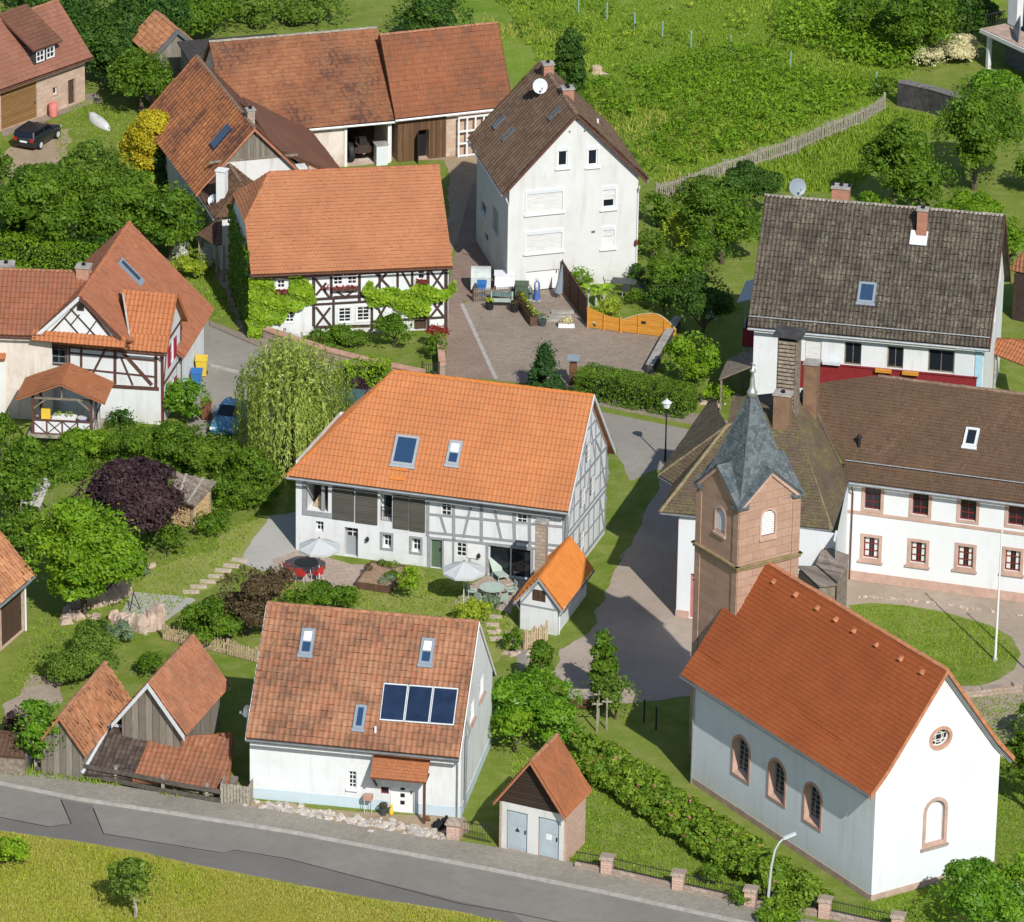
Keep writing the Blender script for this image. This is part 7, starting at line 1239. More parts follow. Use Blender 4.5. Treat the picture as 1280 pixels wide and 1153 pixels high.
plant(168,1102,66,64,'olive','young fruit tree on the dry field below the road',size=.17,dens=.6,clear=.7,barkm='bark_pale',clumps=26,**TR); plant(8,1065,60,44,'creeper','bright low bush at the left edge of the dry field',size=.16,trunk=False)
# ------------------------------------------------------------------ objects
M['carblack']=plain('dark_car_paint',(.014,.017,.022),.22,.05,spec=.6); M['carblue']=plain('blue_car_paint',(.085,.23,.34),.25,.05,spec=.6); M['carglass']=glass('car_glass',(.006,.008,.012),.05); M['tyre']=plain('tyre_rubber',(.018,.018,.018),.8,.1); M['taillight']=plain('red_lamp',(.35,.02,.02),.25,.05); M['headlight']=plain('clear_lamp',(.75,.77,.78),.2,.03)
M['yellow']=plain('yellow_plastic',(.62,.45,.05),.5,.1); M['bluebin']=plain('blue_plastic',(.03,.14,.38),.5,.1); M['brownbin']=plain('brown_plastic',(.16,.07,.035),.6,.1); M['pinkbarrel']=plain('faded_red_barrel',(.62,.20,.17),.6,.15); M['canvas']=plain('offwhite_parasol_cloth',(.44,.46,.46),.9,.06); M['redchair']=plain('red_chair_plastic',(.48,.03,.03),.5,.1); M['greenchair']=plain('pale_green_metal',(.36,.44,.38),.5,.1); M['slatewood']=plain('dark_table',(.05,.06,.06),.5,.1)
M['corten']=plain('brown_planter_boards',(.10,.055,.035),.8,.3); M['soil']=plain('planter_soil',(.30,.20,.13),.95,.3,5); M['slabstone']=plain('stepping_slab',(.45,.37,.29),.95,.2,4,bump=.01); M['ruin']=plain('pale_ruin_stone',(.52,.41,.34),.95,.35,2.5,bump=.04,c2=(.34,.24,.19)); M['logs']=plain('firewood',(.44,.30,.15),.9,.4,8); M['logend']=plain('cut_log_ends',(.52,.37,.19),.9,.3,7); M['corrug']=plain('pale_corrugated_sheet',(.48,.46,.44),.8,.15); M['canoe']=plain('grey_white_canoe',(.60,.60,.58),.6,.08); M['tealpost']=plain('teal_steel_post',(.22,.36,.34),.5,.1); M['greenglass']=glass('green_tinted_glass',(.012,.03,.028),.1); M['greenframe']=plain('dark_green_metal',(.055,.11,.10),.4,.1); M['bronze']=plain('verdigris',(.12,.17,.17),.6,.3); M['statueblue']=plain('blue_statue_paint',(.08,.14,.38),.6,.1); M['stonefig']=plain('pale_statue',(.58,.52,.46),.8,.1); M['timber_dark2']=plain('tarred_rail',(.10,.085,.07),.9,.4,5,bump=.02); M['tarp']=plain('olive_tarpaulin',(.07,.10,.06),.7,.2,4); M['whitebox']=plain('white_plastic',(.72,.72,.76),.5,.05)
def tri_h(z): return np.array([0,0,z])
def car(px,py,ang,paint,label,L=4.0,Wd=1.62,H=1.36,estate=True):
    p=at(px,py); root=thing('car',label,'car',p); u=np.array([math.cos(R(ang)),math.sin(R(ang)),0]); v=np.array([-u[1],u[0],0])
    P=lambda x,y,z: p+u*x*L/2+v*y*Wd/2+tri_h(z)
    # body: stations nose to tail (x, half width, sill, belt)
    st=[(1.0,.74,.34,.58),(.94,.90,.24,.72),(.70,.97,.20,.84),(.42,1.,.19,.91),(.0,1.,.19,.93),(-.5,1.,.19,.95),(-.85,.97,.21,.95),(-.96,.92,.26,.90),(-1.0,.84,.36,.78)]; mb=MB(); n=8
    for x,w_,s,b in st:
        for y,z in((-w_*.9,s),(-w_,s+.15),(-w_,b-.12),(-w_*.92,b),(w_*.92,b),(w_,b-.12),(w_,s+.15),(w_*.9,s)): mb.v.append(P(x,y,z))
    k=len(st); mb.f=[(i*n+j,(i+1)*n+j,(i+1)*n+(j+1)%n,i*n+(j+1)%n) for i in range(k-1) for j in range(n)]+[tuple(range(n)),tuple(range((k-1)*n,k*n))[::-1]]
    mb.build('body',M[paint],root,True)
    rt=-.90 if estate else -.45; roof=[(.36,.90,.93),(.06,.80,H-.03),(-.35,.79,H),(rt,.77,H-.05),(-.975,.86,.93)]; mb=MB()
    for x,y,z in roof: mb.v+= [P(x,-y,z),P(x,y,z)]
    mb.f=[(2*i,2*i+1,2*i+3,2*i+2) for i in(1,2)]; b=len(mb.v)
    for y in(-1,1):   # pillars
        for a,c in((0,1),(3,4)): mb.beam(P(roof[a][0],y*roof[a][1],roof[a][2]),P(roof[c][0],y*roof[c][1],roof[c][2]),.09,.07)
        mb.beam(P(-.22,y*.93,.92),P(-.25,y*.80,H-.02),.08,.05); mb.beam(P(.06,y*.80,H-.03),P(rt,y*.77,H-.05),.06,.05)
    mb.build('roof',M[paint],root)
    for nm,a,c in(('windscreen',0,1),('rear_window',3,4)): A,C=roof[a],roof[c]; MB().quad(P(A[0],-A[1]*.95,A[2]),P(A[0],A[1]*.95,A[2]),P(C[0],C[1]*.95,C[2]-.01),P(C[0],-C[1]*.95,C[2]-.01)).build(nm,M['carglass'],root)
    for y in(-1,1): MB().add([P(.34,y*.90,.93),P(.06,y*.79,H-.04),P(-.35,y*.785,H-.02),P(rt,y*.765,H-.06),P(-.95,y*.87,.93)],[(0,1,2,3,4)]).build('side_window',M['carglass'],root)
    for x in(.62,-.60):
        for y in(-1,1):
            c=P(x,y*.93,.30); w_=MB().tube([c-v*.10,c+v*.10],.30,16).build('wheel',M['tyre'],root); MB().tube([c+v*y*.08,c+v*y*.112],.19,12).build('rim',M['lightgrey'],w_)
    for y in(-1,1): MB().box(P(-.985,y*.72,.74),.08,.22,.22,u).build('tail_light',M['taillight'],root); MB().box(P(.965,y*.68,.60),.10,.30,.14,u).build('headlight',M['headlight'],root)
    MB().box(P(-1.004,0,.62),.03,.5,.11,u).build('number_plate',M['whitepaint'],root); MB().box(P(1.0,0,.42),.04,.5,.11,u).build('number_plate',M['whitepaint'],root)
    for y in(-1,1): MB().box(P(.25,y*1.08,.95),.12,.16,.11,u).build('wing_mirror',M[paint],root)
    return root
car(47,178,66,'carblack','black estate car parked on the track before the amber garage doors',L=3.6,H=1.28); car(291,534,-105,'carblue','blue car parked beside the willow',L=3.9,estate=False)
# ---- fences
def rail_fence(pts,label,h=.95,post='timber_old',rails=(.45,.82),ps=1.9,name='rail_fence',pick=None,pm='timber_old',pw=.10,rail_w=.11,gap=.16,jit=.0):
    P=[at(*p) for p in pts]; root=thing(name,label,'fence',sum(P)/len(P))
    for a,b in zip(P[:-1],P[1:]):
        d=b-a; L=np.linalg.norm(d); u=d/L; q=np.array([u[1],-u[0],0]); MB().beam(a-[0,0,.05],a+[0,0,h+.05],.13,.13,u).build('post',M[post],root)
        mb=MB()
        for r in rails: mb.beam(a+[0,0,r]+q*.08,b+[0,0,r+RNG.normal(0,.02)]+q*.08,.05,rail_w)
        if pick:
            n=int(L/gap)
            for i in range(n): x=a+u*(i+.5)*gap+q*(.12+RNG.normal(0,.008)); hh=h*pick*(1+RNG.normal(0,jit)); t=u*RNG.normal(0,jit*.25); mb.beam(x+[0,0,.04],x+t+[0,0,hh],.022,pw,u) if abs(1)<0 else mb.hexa([x+u*s*pw/2+q*o*.012+[0,0,.04] for s,o in((-1,1),(1,1),(1,-1),(-1,-1))],[x+t+u*s*pw/2+q*o*.012+[0,0,hh] for s,o in((-1,1),(1,1),(1,-1),(-1,-1))])
        mb.build('fence_panel',M[pm],root)
    MB().beam(P[-1]-[0,0,.05],P[-1]+[0,0,h+.05],.13,.13).build('post',M[post],root); return root
rail_fence([(45,966),(95,972),(145,981),(204,993),(259,1003),(277,1006)],'dark weathered rail fence along the street in front of the low sheds',h=.95,pm='timber_dark2',rails=(.25,.72),rail_w=.22,post='fencewood')
rail_fence([(820,252),(860,239),(904,222),(949,207),(991,193),(1033,174),(1077,157),(1105,138)],'old silver grey picket fence crossing the meadow slope',h=1.15,post='fencewood',rails=(.3,.95),pick=.97,pm='fencewood',pw=.09,gap=.17,jit=.06)
rail_fence([(205,799),(245,808),(285,818),(325,829)],'pale lath fence behind the mottled clay roof',h=.8,post='post_wood',rails=(.25,.6),pick=1.0,pm='post_wood',pw=.06,gap=.10,jit=.12)
rail_fence([(656,812),(668,807),(683,800)],'short fence of pale split laths by the bake house',h=1.0,post='post_wood',rails=(.3,.7),pick=1.0,pm='post_wood',pw=.11,gap=.15,jit=.08)
rail_fence([(592,377),(618,376),(644,374)],'brown picket fence behind the pale courtyard bench',h=.85,post='timber_red',rails=(.25,.65),pick=1.,pm='timber_old',pw=.05,gap=.10)
rail_fence([(334,423),(356,426),(377,431)],'short white topped picket fence below the farmhouse creeper',h=.7,post='fencewood',rails=(.2,.5),pick=1.,pm='whitepaint',pw=.05,gap=.12)
def plank_bin():
    p=at(294,1005); r=thing('plank_bin','grey upright plank enclosure at the corner of the white house','enclosure',p); u=gs.u; v=gs.v; mb=MB()
    for i in range(9): mb.box(p+u*(-.62+i*.155)-v*.05+[0,0,.5],.13,.04,1.0+RNG.normal(0,.05),u); 
    mb.box(p-v*.0+[0,0,.3],1.35,.05,.1,u); mb.box(p-v*.0+[0,0,.75],1.35,.05,.1,u); mb.build('front_planks',M['fencewood'],r)
    for s in(-1,1): q=MB(); q.box(p+u*s*.68+v*.4+[0,0,.5],.05,.85,1.05,u); q.build('side_planks',M['fencewood'],r)
    for i in range(14): pass
    MB().box(p+v*.4+[0,0,.25],1.2,.7,.5,u).build('compost',M['soil'],r)
plank_bin()
# iron street fence with stone pillars
PIL=[(712,1084),(759,1093),(848,1113),(938,1133),(1031,1146),(1122,1166)]
def pillar(px,py,label,h=.85,w_=.52):
    p=at(px,py); r=thing('gate_pillar',label,'pillar',p,'stone pillars of the street fence'); MB().box(p+tri_h(h/2),w_,w_,h,(math.cos(R(-14)),math.sin(R(-14)),0)).build('shaft',M['brick_pale'],r); c=MB(); ux=(math.cos(R(-14)),math.sin(R(-14)),0); c.box(p+tri_h(h+.045),w_+.14,w_+.14,.09,ux); b=len(c.v); c.box(p+tri_h(h+.12),w_-.05,w_-.05,.06,ux); c.build('cap',M['rubble'],r)
for q,l in zip(PIL[1:],('stone pillar nearest the transformer house','stone pillar with the crossing shadow by the kerb','stone pillar just before the curved street lamp','stone pillar half hidden in the rose hedge','stone pillar at the bottom edge below the chapel')): pillar(*q,l)
pillar(568,1048,'stone pillar at the corner of the white house forecourt',.8,.62)
def iron_fence(a,b,label,base=True):
    A=at(*a); Bq=at(*b); d=Bq-A; L=np.linalg.norm(d); u=d/L; A=A+u*.3; L-=.6; r=thing('iron_fence',label,'fence',A+u*L/2,'iron fence panels between the stone pillars')
    if base: MB().beam(A+tri_h(.15),A+u*L+tri_h(.15),.3,.36).build('base_wall',M['rubble'],r)
    mb=MB(); z0=.33 if base else .05; mb.beam(A+tri_h(z0+.08),A+u*L+tri_h(z0+.08),.03,.03); mb.beam(A+tri_h(.86),A+u*L+tri_h(.86),.03,.03)
    for i in range(int(L/.13)): x=A+u*(i+.5)*.13; mb.beam(x+tri_h(z0),x+tri_h(.98),.018,.018)
    mb.build('railing',M['iron'],r)
for (a,b),l in zip(zip(PIL[:-1],PIL[1:]),('iron fence panel touching the transformer house wall','iron fence panel right of the first stone pillar','iron fence panel left of the curved street lamp','iron fence panel behind the curved street lamp','iron fence panel below the chapel corner')): iron_fence(a,b,l)
iron_fence((572,1046),(622,1057),'low iron gate between white house and transformer house',False)
# ---- lamps, poles
def street_lamp():
    p=at(958.7,1137.5); r=thing('street_lamp','curved grey street lamp beside the iron street fence','lamp',p); h=zat(p,1052); pts=[p,p+tri_h(h*.62)+[.12,0,0],p+tri_h(h*.86)+[.26,.05,0],p+tri_h(h*.97)+[.45,.1,0],p+tri_h(h*1.03)+[.68,.16,0]]; MB().tube(pts,[.075,.06,.05,.045,.04],8).build('pole',M['steelgrey'],r); q=pts[-1]; d=unit([.7,.18,.25]); MB().box(q+d*.26,.6,.20,.09,d).build('lamp_head',M['lightgrey'],r)
    p=at(831.5,577); r=thing('lantern_lamp','dark post lamp with a white lantern on the village street','lamp',p); h=zat(p,511); MB().tube([p,p+tri_h(.7),p+tri_h(.72),p+tri_h(h)],[.07,.065,.045,.04],8).build('pole',M['iron'],r); MB().lathe(p+tri_h(h),[(.05,0),(.16,.06),(.24,.34),(.26,.36)],8).build('lantern',M['headlight'],r); MB().lathe(p+tri_h(h+.36),[(.30,0),(.16,.1),(.05,.17),(.03,.24)],8).build('lantern_roof',M['lightgrey'],r)
street_lamp()
for (x,y),l,hh in(((1243.8,826),'tall white flagpole standing on the oval lawn',7.0),((1298,852),'second white flagpole beyond the right edge',7.0)):
    p=at(x,y); r=thing('flagpole',l,'flagpole',p); MB().tube([p,p+[.0,0,hh]],[.065,.04],8).build('pole',M['whitepaint'],r); MB().lathe(p+tri_h(hh),[(.05,0),(.08,.05),(.05,.12),(.01,.14)],8).build('finial',M['lightgrey'],r); MB().lathe(p,[(.15,0),(.14,.12),(.08,.14)],10).build('foot',M['concrete'],r)
# ---- walls
M['darkcap2']=plain('dark_wall_coping',(.16,.15,.14),.9,.3,3)
def stonewall(pts,w_,h,mat,label,name='stone_wall',cap=None,jit=.0,seg=.5):
    P=[at(*p) for p in pts]; r=thing(name,label,'wall',sum(P)/len(P)); mb=MB(); cb=MB()
    for a,b in zip(P[:-1],P[1:]):
        L=np.linalg.norm(b-a); n=max(1,int(L/seg)) if jit else 1
        for i in range(n):
            x,y=a+(b-a)*i/n,a+(b-a)*(i+1)/n; hh=h*(1+RNG.normal(0,jit)); mb.beam(x+tri_h(hh/2),y+tri_h(hh/2),w_*(1+RNG.normal(0,jit*.4)),hh)
        if cap: cb.beam(a+tri_h(h+.035),b+tri_h(h+.035),w_+.1,.07)
    o=mb.build('masonry',M[mat],r); 
    if cap: cb.build('coping',M[cap],r)
    return r
stonewall([(332,424),(411,451),(480,468),(529,478)],.45,.62,'rubble','low sandstone terrace wall in front of the farmhouse','stone_wall','sandframe'); stonewall([(549,432),(553,472)],.3,.75,'rubble','short stone wall at the farmhouse drive','stone_wall','sandframe')
stonewall([(847,408),(832,432),(812,468)],.35,.55,'darkstone','dark concrete wall closing the courtyard','stone_wall','concrete'); stonewall([(1124,131),(1162,139),(1205,152)],.6,1.55,'darkstone','dark retaining wall below the terrace lawn','retaining_wall','darkcap2',0)
stonewall([(0,950),(40,957)],.25,.45,'white','low white garden wall at the left edge by the street','garden_wall'); stonewall([(1200,872),(1240,868),(1290,862)],.4,.4,'rubble','low rubble wall at the edge of the forecourt','stone_wall',None,.15)
def ruin(pts,hs,label):
    P=[at(*p) for p in pts]; r=thing('ruined_wall',label,'wall',sum(P)/len(P)); V=[];F=[]; cols=[]
    path=[]; 
    for i in range(len(P)-1):
        for t in np.linspace(0,1,9)[:-1]: path.append((P[i]+(P[i+1]-P[i])*t,hs[i]+(hs[i+1]-hs[i])*t))
    path.append((P[-1],hs[-1])); n=len(path); mb=MB()
    for i,(p,h) in enumerate(path):
        d=unit(path[min(i+1,n-1)][0]-path[max(i-1,0)][0]); q=np.array([-d[1],d[0],0]); h=max(.08,h*(1+RNG.normal(0,.18)))
        for s,z in((-1,0),(-1.05,.5),(-.7,1),(.7,.95),(1.05,.5),(1,0)): mb.v.append(p+q*s*.30*(1+RNG.normal(0,.12))+tri_h(z*h*(1+RNG.normal(0,.1)))+RNG.normal(0,.04,3)*(1 if z else 0))
    for i in range(n-1): mb.f+=[(i*6+j,i*6+j+1,(i+1)*6+j+1,(i+1)*6+j) for j in range(5)]
    mb.f+=[tuple(range(6))[::-1],tuple((n-1)*6+j for j in range(6))]; mb.build('masonry',M['ruin'],r)
ruin([(90,760),(118,758),(140,752),(158,742)],[.35,.75,.9,1.3],'pale ruined stone wall rising under the bright green tree'); ruin([(140,775),(160,785),(180,790),(196,785),(199,772)],[.5,.7,.9,1.0,.5],'pale broken wall corner before the grey gravel patch')
M['palestone']=plain('pale_rubble',(.46,.42,.37),.95,.35,3,bump=.02)
def rocks(pts,n,rad,label,mat='ruin',name='rubble_stones',spread=.5):
    P=[at(*p) for p in pts]; mb=MB()
    for i in range(n):
        t=RNG.random()*(len(P)-1); k=int(t); c=P[k]+(P[k+1]-P[k])*(t-k)+np.array([RNG.normal(0,spread),RNG.normal(0,spread*.8),0]); r=rad*RNG.uniform(.5,1.5); b=len(mb.v); q=rdir(1)[0]
        vs=[(-1,-1,-.3),(1,-1,-.3),(1,1,-.3),(-1,1,-.3),(-.7,-.7,.7),(.75,-.6,.75),(.6,.75,.6),(-.65,.7,.8)]; a=RNG.random()*6; ca,sa=math.cos(a),math.sin(a)
        mb.add([c+np.array([x*ca-y*sa,x*sa+y*ca,z*.8])*r*RNG.uniform(.8,1.2,3)+tri_h(r*.2) for x,y,z in vs],[(3,2,1,0),(4,5,6,7),(0,1,5,4),(1,2,6,5),(2,3,7,6),(3,0,4,7)])
    o=mb.build(name,M[mat],loc=(0,0,0)); tag(o,label,'stones',kind='stuff')
rocks([(318,1006),(400,1021),(480,1032),(555,1046)],230,.12,'rough pale stones edging the forecourt of the white house',mat='palestone',spread=.35); rocks([(85,772),(100,766)],14,.22,'heap of pale stones under the bright tree'); rocks([(640,790),(655,820),(640,800)],22,.14,'loose stones by the garden gate'); rocks([(885,505),(900,500)],12,.18,'stones at the hedge end by the street')
rocks([(1060,745),(1150,752),(1280,770)],60,.07,'pebble drain strip along the office wall',spread=.12)
# ---- garden of the barn house
def parasol(px,py,rad,z,label):
    c=at(px,py,z); p=c*np.array([1,1,0]); r=thing('parasol',label,'parasol',p); MB().tube([p,c+tri_h(.55)],.03,8).build('pole',M['lightgrey'],r); mb=MB(); n=8; mb.v=[c+tri_h(.48)]; 
    for k in range(n): t=2*math.pi*(k+.5)/n; mb.v.append(c+np.array([math.cos(t)*rad,math.sin(t)*rad,0]))
    for k in range(n): t=2*math.pi*(k+1)/n; mb.v.append(c+np.array([math.cos(t)*rad*.62*.924,math.sin(t)*rad*.62*.924,.16]))
    for k in range(n):
        a,b=1+k,1+(k+1)%n; m=1+n+k; mb.f+=[(0,a,m),(0,m,b),(a,b,m)]
    for k in range(n): a,b=mb.v[1+k],mb.v[1+(k+1)%n]; mb.quad(a-tri_h(.12),b-tri_h(.12),b,a)
    mb.build('canopy',M['canvas'],r); mb=MB().lathe(c+tri_h(.48),[(.02,0),(.05,.03),(.02,.09)],6); mb.build('cap',M['iron'],r); MB().lathe(p,[(.28,0),(.26,.06),(.05,.09)],12).build('foot',M['concrete'],r)
    for k in range(8): t=2*math.pi*(k+.5)/8; MB().beam(c+tri_h(.40),c+np.array([math.cos(t)*rad*.96,math.sin(t)*rad*.96,-.03]),.02,.02).build('rib',M['lightgrey'],r)
parasol(399,684,1.12,2.0,'off white parasol over the red chairs at the grey door'); parasol(580,713,1.15,1.95,'off white parasol before the green door')
def table(px,py,rad,mat,label,h=.73):
    p=at(px,py); r=thing('garden_table',label,'table',p); MB().lathe(p+tri_h(h-.03),[(rad,0),(rad,.03)],18).build('table_top',M[mat],r)
    for k in range(4): t=k*math.pi/2+.6; MB().tube([p+np.array([math.cos(t)*rad*.75,math.sin(t)*rad*.75,0]),p+np.array([math.cos(t)*rad*.5,math.sin(t)*rad*.5,h-.03])],.02,6).build('leg',M['lightgrey'],r)
    return p
def chair(p,rz,mat,label,group):
    r=thing('garden_chair',label,'chair',(0,0,0),group); MB().box((0,0,.43),.46,.44,.04).build('seat',M[mat],r); mb=MB(); mb.hexa([np.array(q) for q in((-.22,.2,.45),(.22,.2,.45),(.22,.23,.45),(-.22,.23,.45))],[np.array(q) for q in((-.20,.30,.88),(.20,.30,.88),(.20,.33,.88),(-.20,.33,.88))]); mb.build('backrest',M[mat],r)
    for x in(-.2,.2):
        for y in(-.19,.2): MB().tube([np.array([x,y,.42]),np.array([x*1.15,y*1.15,0])],.015,5).build('leg',M['lightgrey'],r)
        MB().tube([np.array([x*1.12,-.15,.62]),np.array([x*1.12,.24,.64])],.018,5).build('armrest',M[mat],r)
    r.location=tuple(p); r.rotation_euler=(0,0,rz); return r
tp=table(383,719,.62,'slatewood','dark round garden table shaded by the parasol near the grey door'); ch=None
for k,(a,l) in enumerate(((200,'red garden chair left of the dark round table'),(255,'red garden chair at the near left side of the dark round table'),(310,'red garden chair at the near right side of the dark round table'),(80,'red garden chair between dark round table and house wall'))):
    q=tp+np.array([math.cos(R(a)),math.sin(R(a)),0])*.92; rz=R(a)-math.pi/2
    if ch is None: ch=chair(q,rz,'redchair',l,'red chairs at the dark table')
    else: copy_thing(ch,q,rz,l,'red chairs at the dark table')
tp=table(615,750,.66,'greenchair','pale green round garden table on the slab terrace'); ch=None
for a,l in((170,'pale green garden chair left of the green table'),(235,'pale green garden chair at the near left of the green table'),(300,'pale green garden chair at the near right of the green table'),(20,'pale green garden chair toward the bake house chimney')):
    q=tp+np.array([math.cos(R(a)),math.sin(R(a)),0])*.98; rz=R(a)-math.pi/2
    if ch is None: ch=chair(q,rz,'greenchair',l,'pale green chairs at the green table')
    else: copy_thing(ch,q,rz,l,'pale green chairs at the green table')
for x,y,l in((622,722,'pale reclining deck chair before the glass doors'),(642,716,'second pale deck chair reflected by the glass doors')):
    p=at(x,y); r=thing('deck_chair',l,'deck chair',p); u=unit([.45,-.9,0]); v=np.array([-u[1],u[0],0]); mb=MB(); mb.hexa([p+u*.0-v*.28+tri_h(.32),p+u*.0+v*.28+tri_h(.32),p-u*.75+v*.28+tri_h(1.15),p-u*.75-v*.28+tri_h(1.15)],[q+tri_h(.05) for q in(p-v*.28+tri_h(.32),p+v*.28+tri_h(.32),p-u*.75+v*.28+tri_h(1.15),p-u*.75-v*.28+tri_h(1.15))]); mb.build('backrest',M['greenchair'],r); MB().box(p+u*.35+tri_h(.34),.75,.56,.05,u).build('seat',M['greenchair'],r)
    for s in(-1,1):
        for k in(-.1,.65): MB().beam(p+u*k+v*s*.26+tri_h(.33),p+u*k+v*s*.26,.035,.035).build('leg',M['greenchair'],r)
def planter():
    q=[at(*p,.38) for p in((445,727.5),(488,734),(509,708),(463.8,702))]; r=thing('raised_bed','brown boarded raised bed filled with low shrubs on the terrace','planter',sum(q)/4*np.array([1,1,0])); g_=[p*np.array([1,1,0]) for p in q]
    for i in range(4): a,b=g_[i],g_[(i+1)%4]; MB().beam(a+tri_h(.2),b+tri_h(.2),.06,.40).build('side_board',M['corten'],r)
    MB().prism([g_[0],g_[1],g_[2],g_[3]],.02,.33).build('soil',M['soil'],r); c=sum(q)/4
    for i in range(11):
        s,t=RNG.random(2); p=(g_[0]*(1-s)*(1-t)+g_[1]*s*(1-t)+g_[2]*s*t+g_[3]*(1-s)*t)*.84+c*np.array([1,1,0])*.16; V,F,T=clump_leaves(np.array([p+tri_h(.5)]),np.array([[.27,.27,.24]])*RNG.uniform(.7,1.2),140,.09); mesh_np('planting',V,F,G[('sage','hedge','mid','plum')[i%4]],r,T)
planter()
for i,(x,y) in enumerate(((299.5,701),(289,708),(279,714),(270,721),(260,727.6),(248,734),(238.5,740.5))):
    p=at(x,y); r=mesh_np('stepping_stone',np.array(MB().box(p+tri_h(.025),.86,.40,.05,(math.cos(R(-12+i*3)),math.sin(R(-12+i*3)),0)).v),[(3,2,1,0),(4,5,6,7),(0,1,5,4),(1,2,6,5),(2,3,7,6),(3,0,4,7)],M['slabstone'],loc=p); tag(r,('stone slab of the lawn path nearest the grey gravel drive','second lawn path slab from the gravel drive','third lawn path slab from the gravel drive','middle lawn path slab','third lawn path slab from the gravel patch','second lawn path slab from the gravel patch','lawn path slab nearest the gravel patch')[i],'slab','slabs of the lawn path')
for i,(x,y) in enumerate(((619.6,772),(615.6,781.6),(617,791),(620,799))):
    p=at(x,y); r=mesh_np('stepping_stone',np.array(MB().box(p+tri_h(.025),.66,.42,.05,(1,.1*i-.1,0)).v),[(3,2,1,0),(4,5,6,7),(0,1,5,4),(1,2,6,5),(2,3,7,6),(3,0,4,7)],M['slabstone'],loc=p); tag(r,('slab before the bake house nearest the green table','second slab from the green table by the bake house','third slab from the green table by the bake house','slab before the bake house farthest from the green table')[i],'slab','slabs by the bake house')
p=at(183,713); r=thing('log_seat','pale split log lying on the garden lawn','log',p); MB().tube([p+[-.35,-.3,.14],p+[.4,.35,.14]],.16,8).build('log',M['post_wood'],r); MB().lathe(p+[.0,.0,.28],[(.05,0),(.06,.02)],6).build('knot',M['timber_old'],r)
p=at(167,762); r=thing('fire_tripod','black iron tripod on the gravel patch','tripod',p)
for a in(0,2.1,4.2): MB().tube([p+np.array([math.cos(a)*.35,math.sin(a)*.35,0]),p+tri_h(.95)],.025,5).build('leg',M['iron'],r)
def wood_store():
    A=at(215,655); B_=at(240,662); C=at(263,645); r=thing('wood_store','open log store with stacked firewood under a sloping board roof','shed',(A+C)/2); D=A+(C-B_); W1=Wall(A,B_); W2=Wall(B_,C); h1=1.55
    MB().prism([A+(C-A)*.06,B_+(D-B_)*.06,C-(C-A)*.06,D-(D-B_)*.06],0.02,h1-.1).build('back_boards',M['timber_old'],r)
    for W,nm in((W1,'log_pile'),(W2,'log_pile')):
        mb=MB(); z=.12; row=0
        while z<h1-.1:
            s=.12+(row%2)*.07
            while s<W.len-.08: rr=.075*RNG.uniform(.8,1.1); mb.tube([W.P(s,z,-.12),W.P(s,z,.03+RNG.uniform(-.02,.03))],rr,6); s+=.152
            z+=.135; row+=1
        o=mb.build(nm,M['logend'],r); o['kind']='stuff'
    for q in(A,B_,C,D): MB().beam(q,q+tri_h(h1+.1),.1,.1).build('post',M['timber_old'],r)
    mb=MB(); mb.slab([at(214,622,h1),at(243,633,h1),at(271,602,h1+.45),at(217,590,h1+.55)],.06); mb.build('roof',M['boards_old'],r)
    for i in range(5): t=i/5+.1; a=at(214,622,h1)*(1-t)+at(243,633,h1)*t; b=at(217,590,h1+.55)*(1-t)+at(271,602,h1+.45)*t; MB().beam(a+tri_h(.05),b+tri_h(.06),.16,.03).build('roof_board',M['fencewood' if i%2 else 'timber_old'],r)
wood_store()
p=at(45,640); r=thing('corrugated_shelter','small shelter roofed in pale corrugated sheet among the bushes','shelter',p); mb=MB(); q=[at(x,y,2.) for x,y in((26,628),(50,634),(64,602),(38,588))]
for i in range(9): t0,t1=i/9,(i+.55)/9; L=lambda t,b:(q[0]*(1-t)+q[1]*t)*(1-b)+(q[3]*(1-t)+q[2]*t)*b; mb.slab([L(t0,0)+tri_h(.03*(i%2)),L(t0+1/9,0)+tri_h(.03*(i%2)),L(t0+1/9,1)+tri_h(.03*(i%2)),L(t0,1)+tri_h(.03*(i%2))],.04)
mb.build('roof',M['corrug'],r)
for x in q: MB().beam(x*np.array([1,1,0]),x-tri_h(.05),.08,.08).build('post',M['timber_old'],r)
# glass shelter behind the barn house
p=at(428,545); r=thing('glass_shelter','dark green framed glass shelter behind the orange roof','shelter',p); c=at(428,522,1.1)*np.array([1,1,0]); MB().box(c+tri_h(1.1),1.9,1.6,2.1,gb.u).build('glazing',M['greenglass'],r); mb=MB()
for a in(-1,0,1):
    for b in(-1,1): mb.beam(c+gb.u*a*.96+gb.v*b*.82,c+gb.u*a*.96+gb.v*b*.82+tri_h(2.25),.07,.07)
for b in(-1,1): mb.beam(c+gb.u*-.99+gb.v*b*.82+tri_h(2.22),c+gb.u*.99+gb.v*b*.82+tri_h(2.22),.07,.07)
mb.build('frame',M['greenframe'],r); MB().slab([c+gb.u*a*1.05+gb.v*b*.9+tri_h(2.3 if b<0 else 2.5) for a,b in((-1,-1),(1,-1),(1,1),(-1,1))],.05).build('roof',M['greenframe'],r)
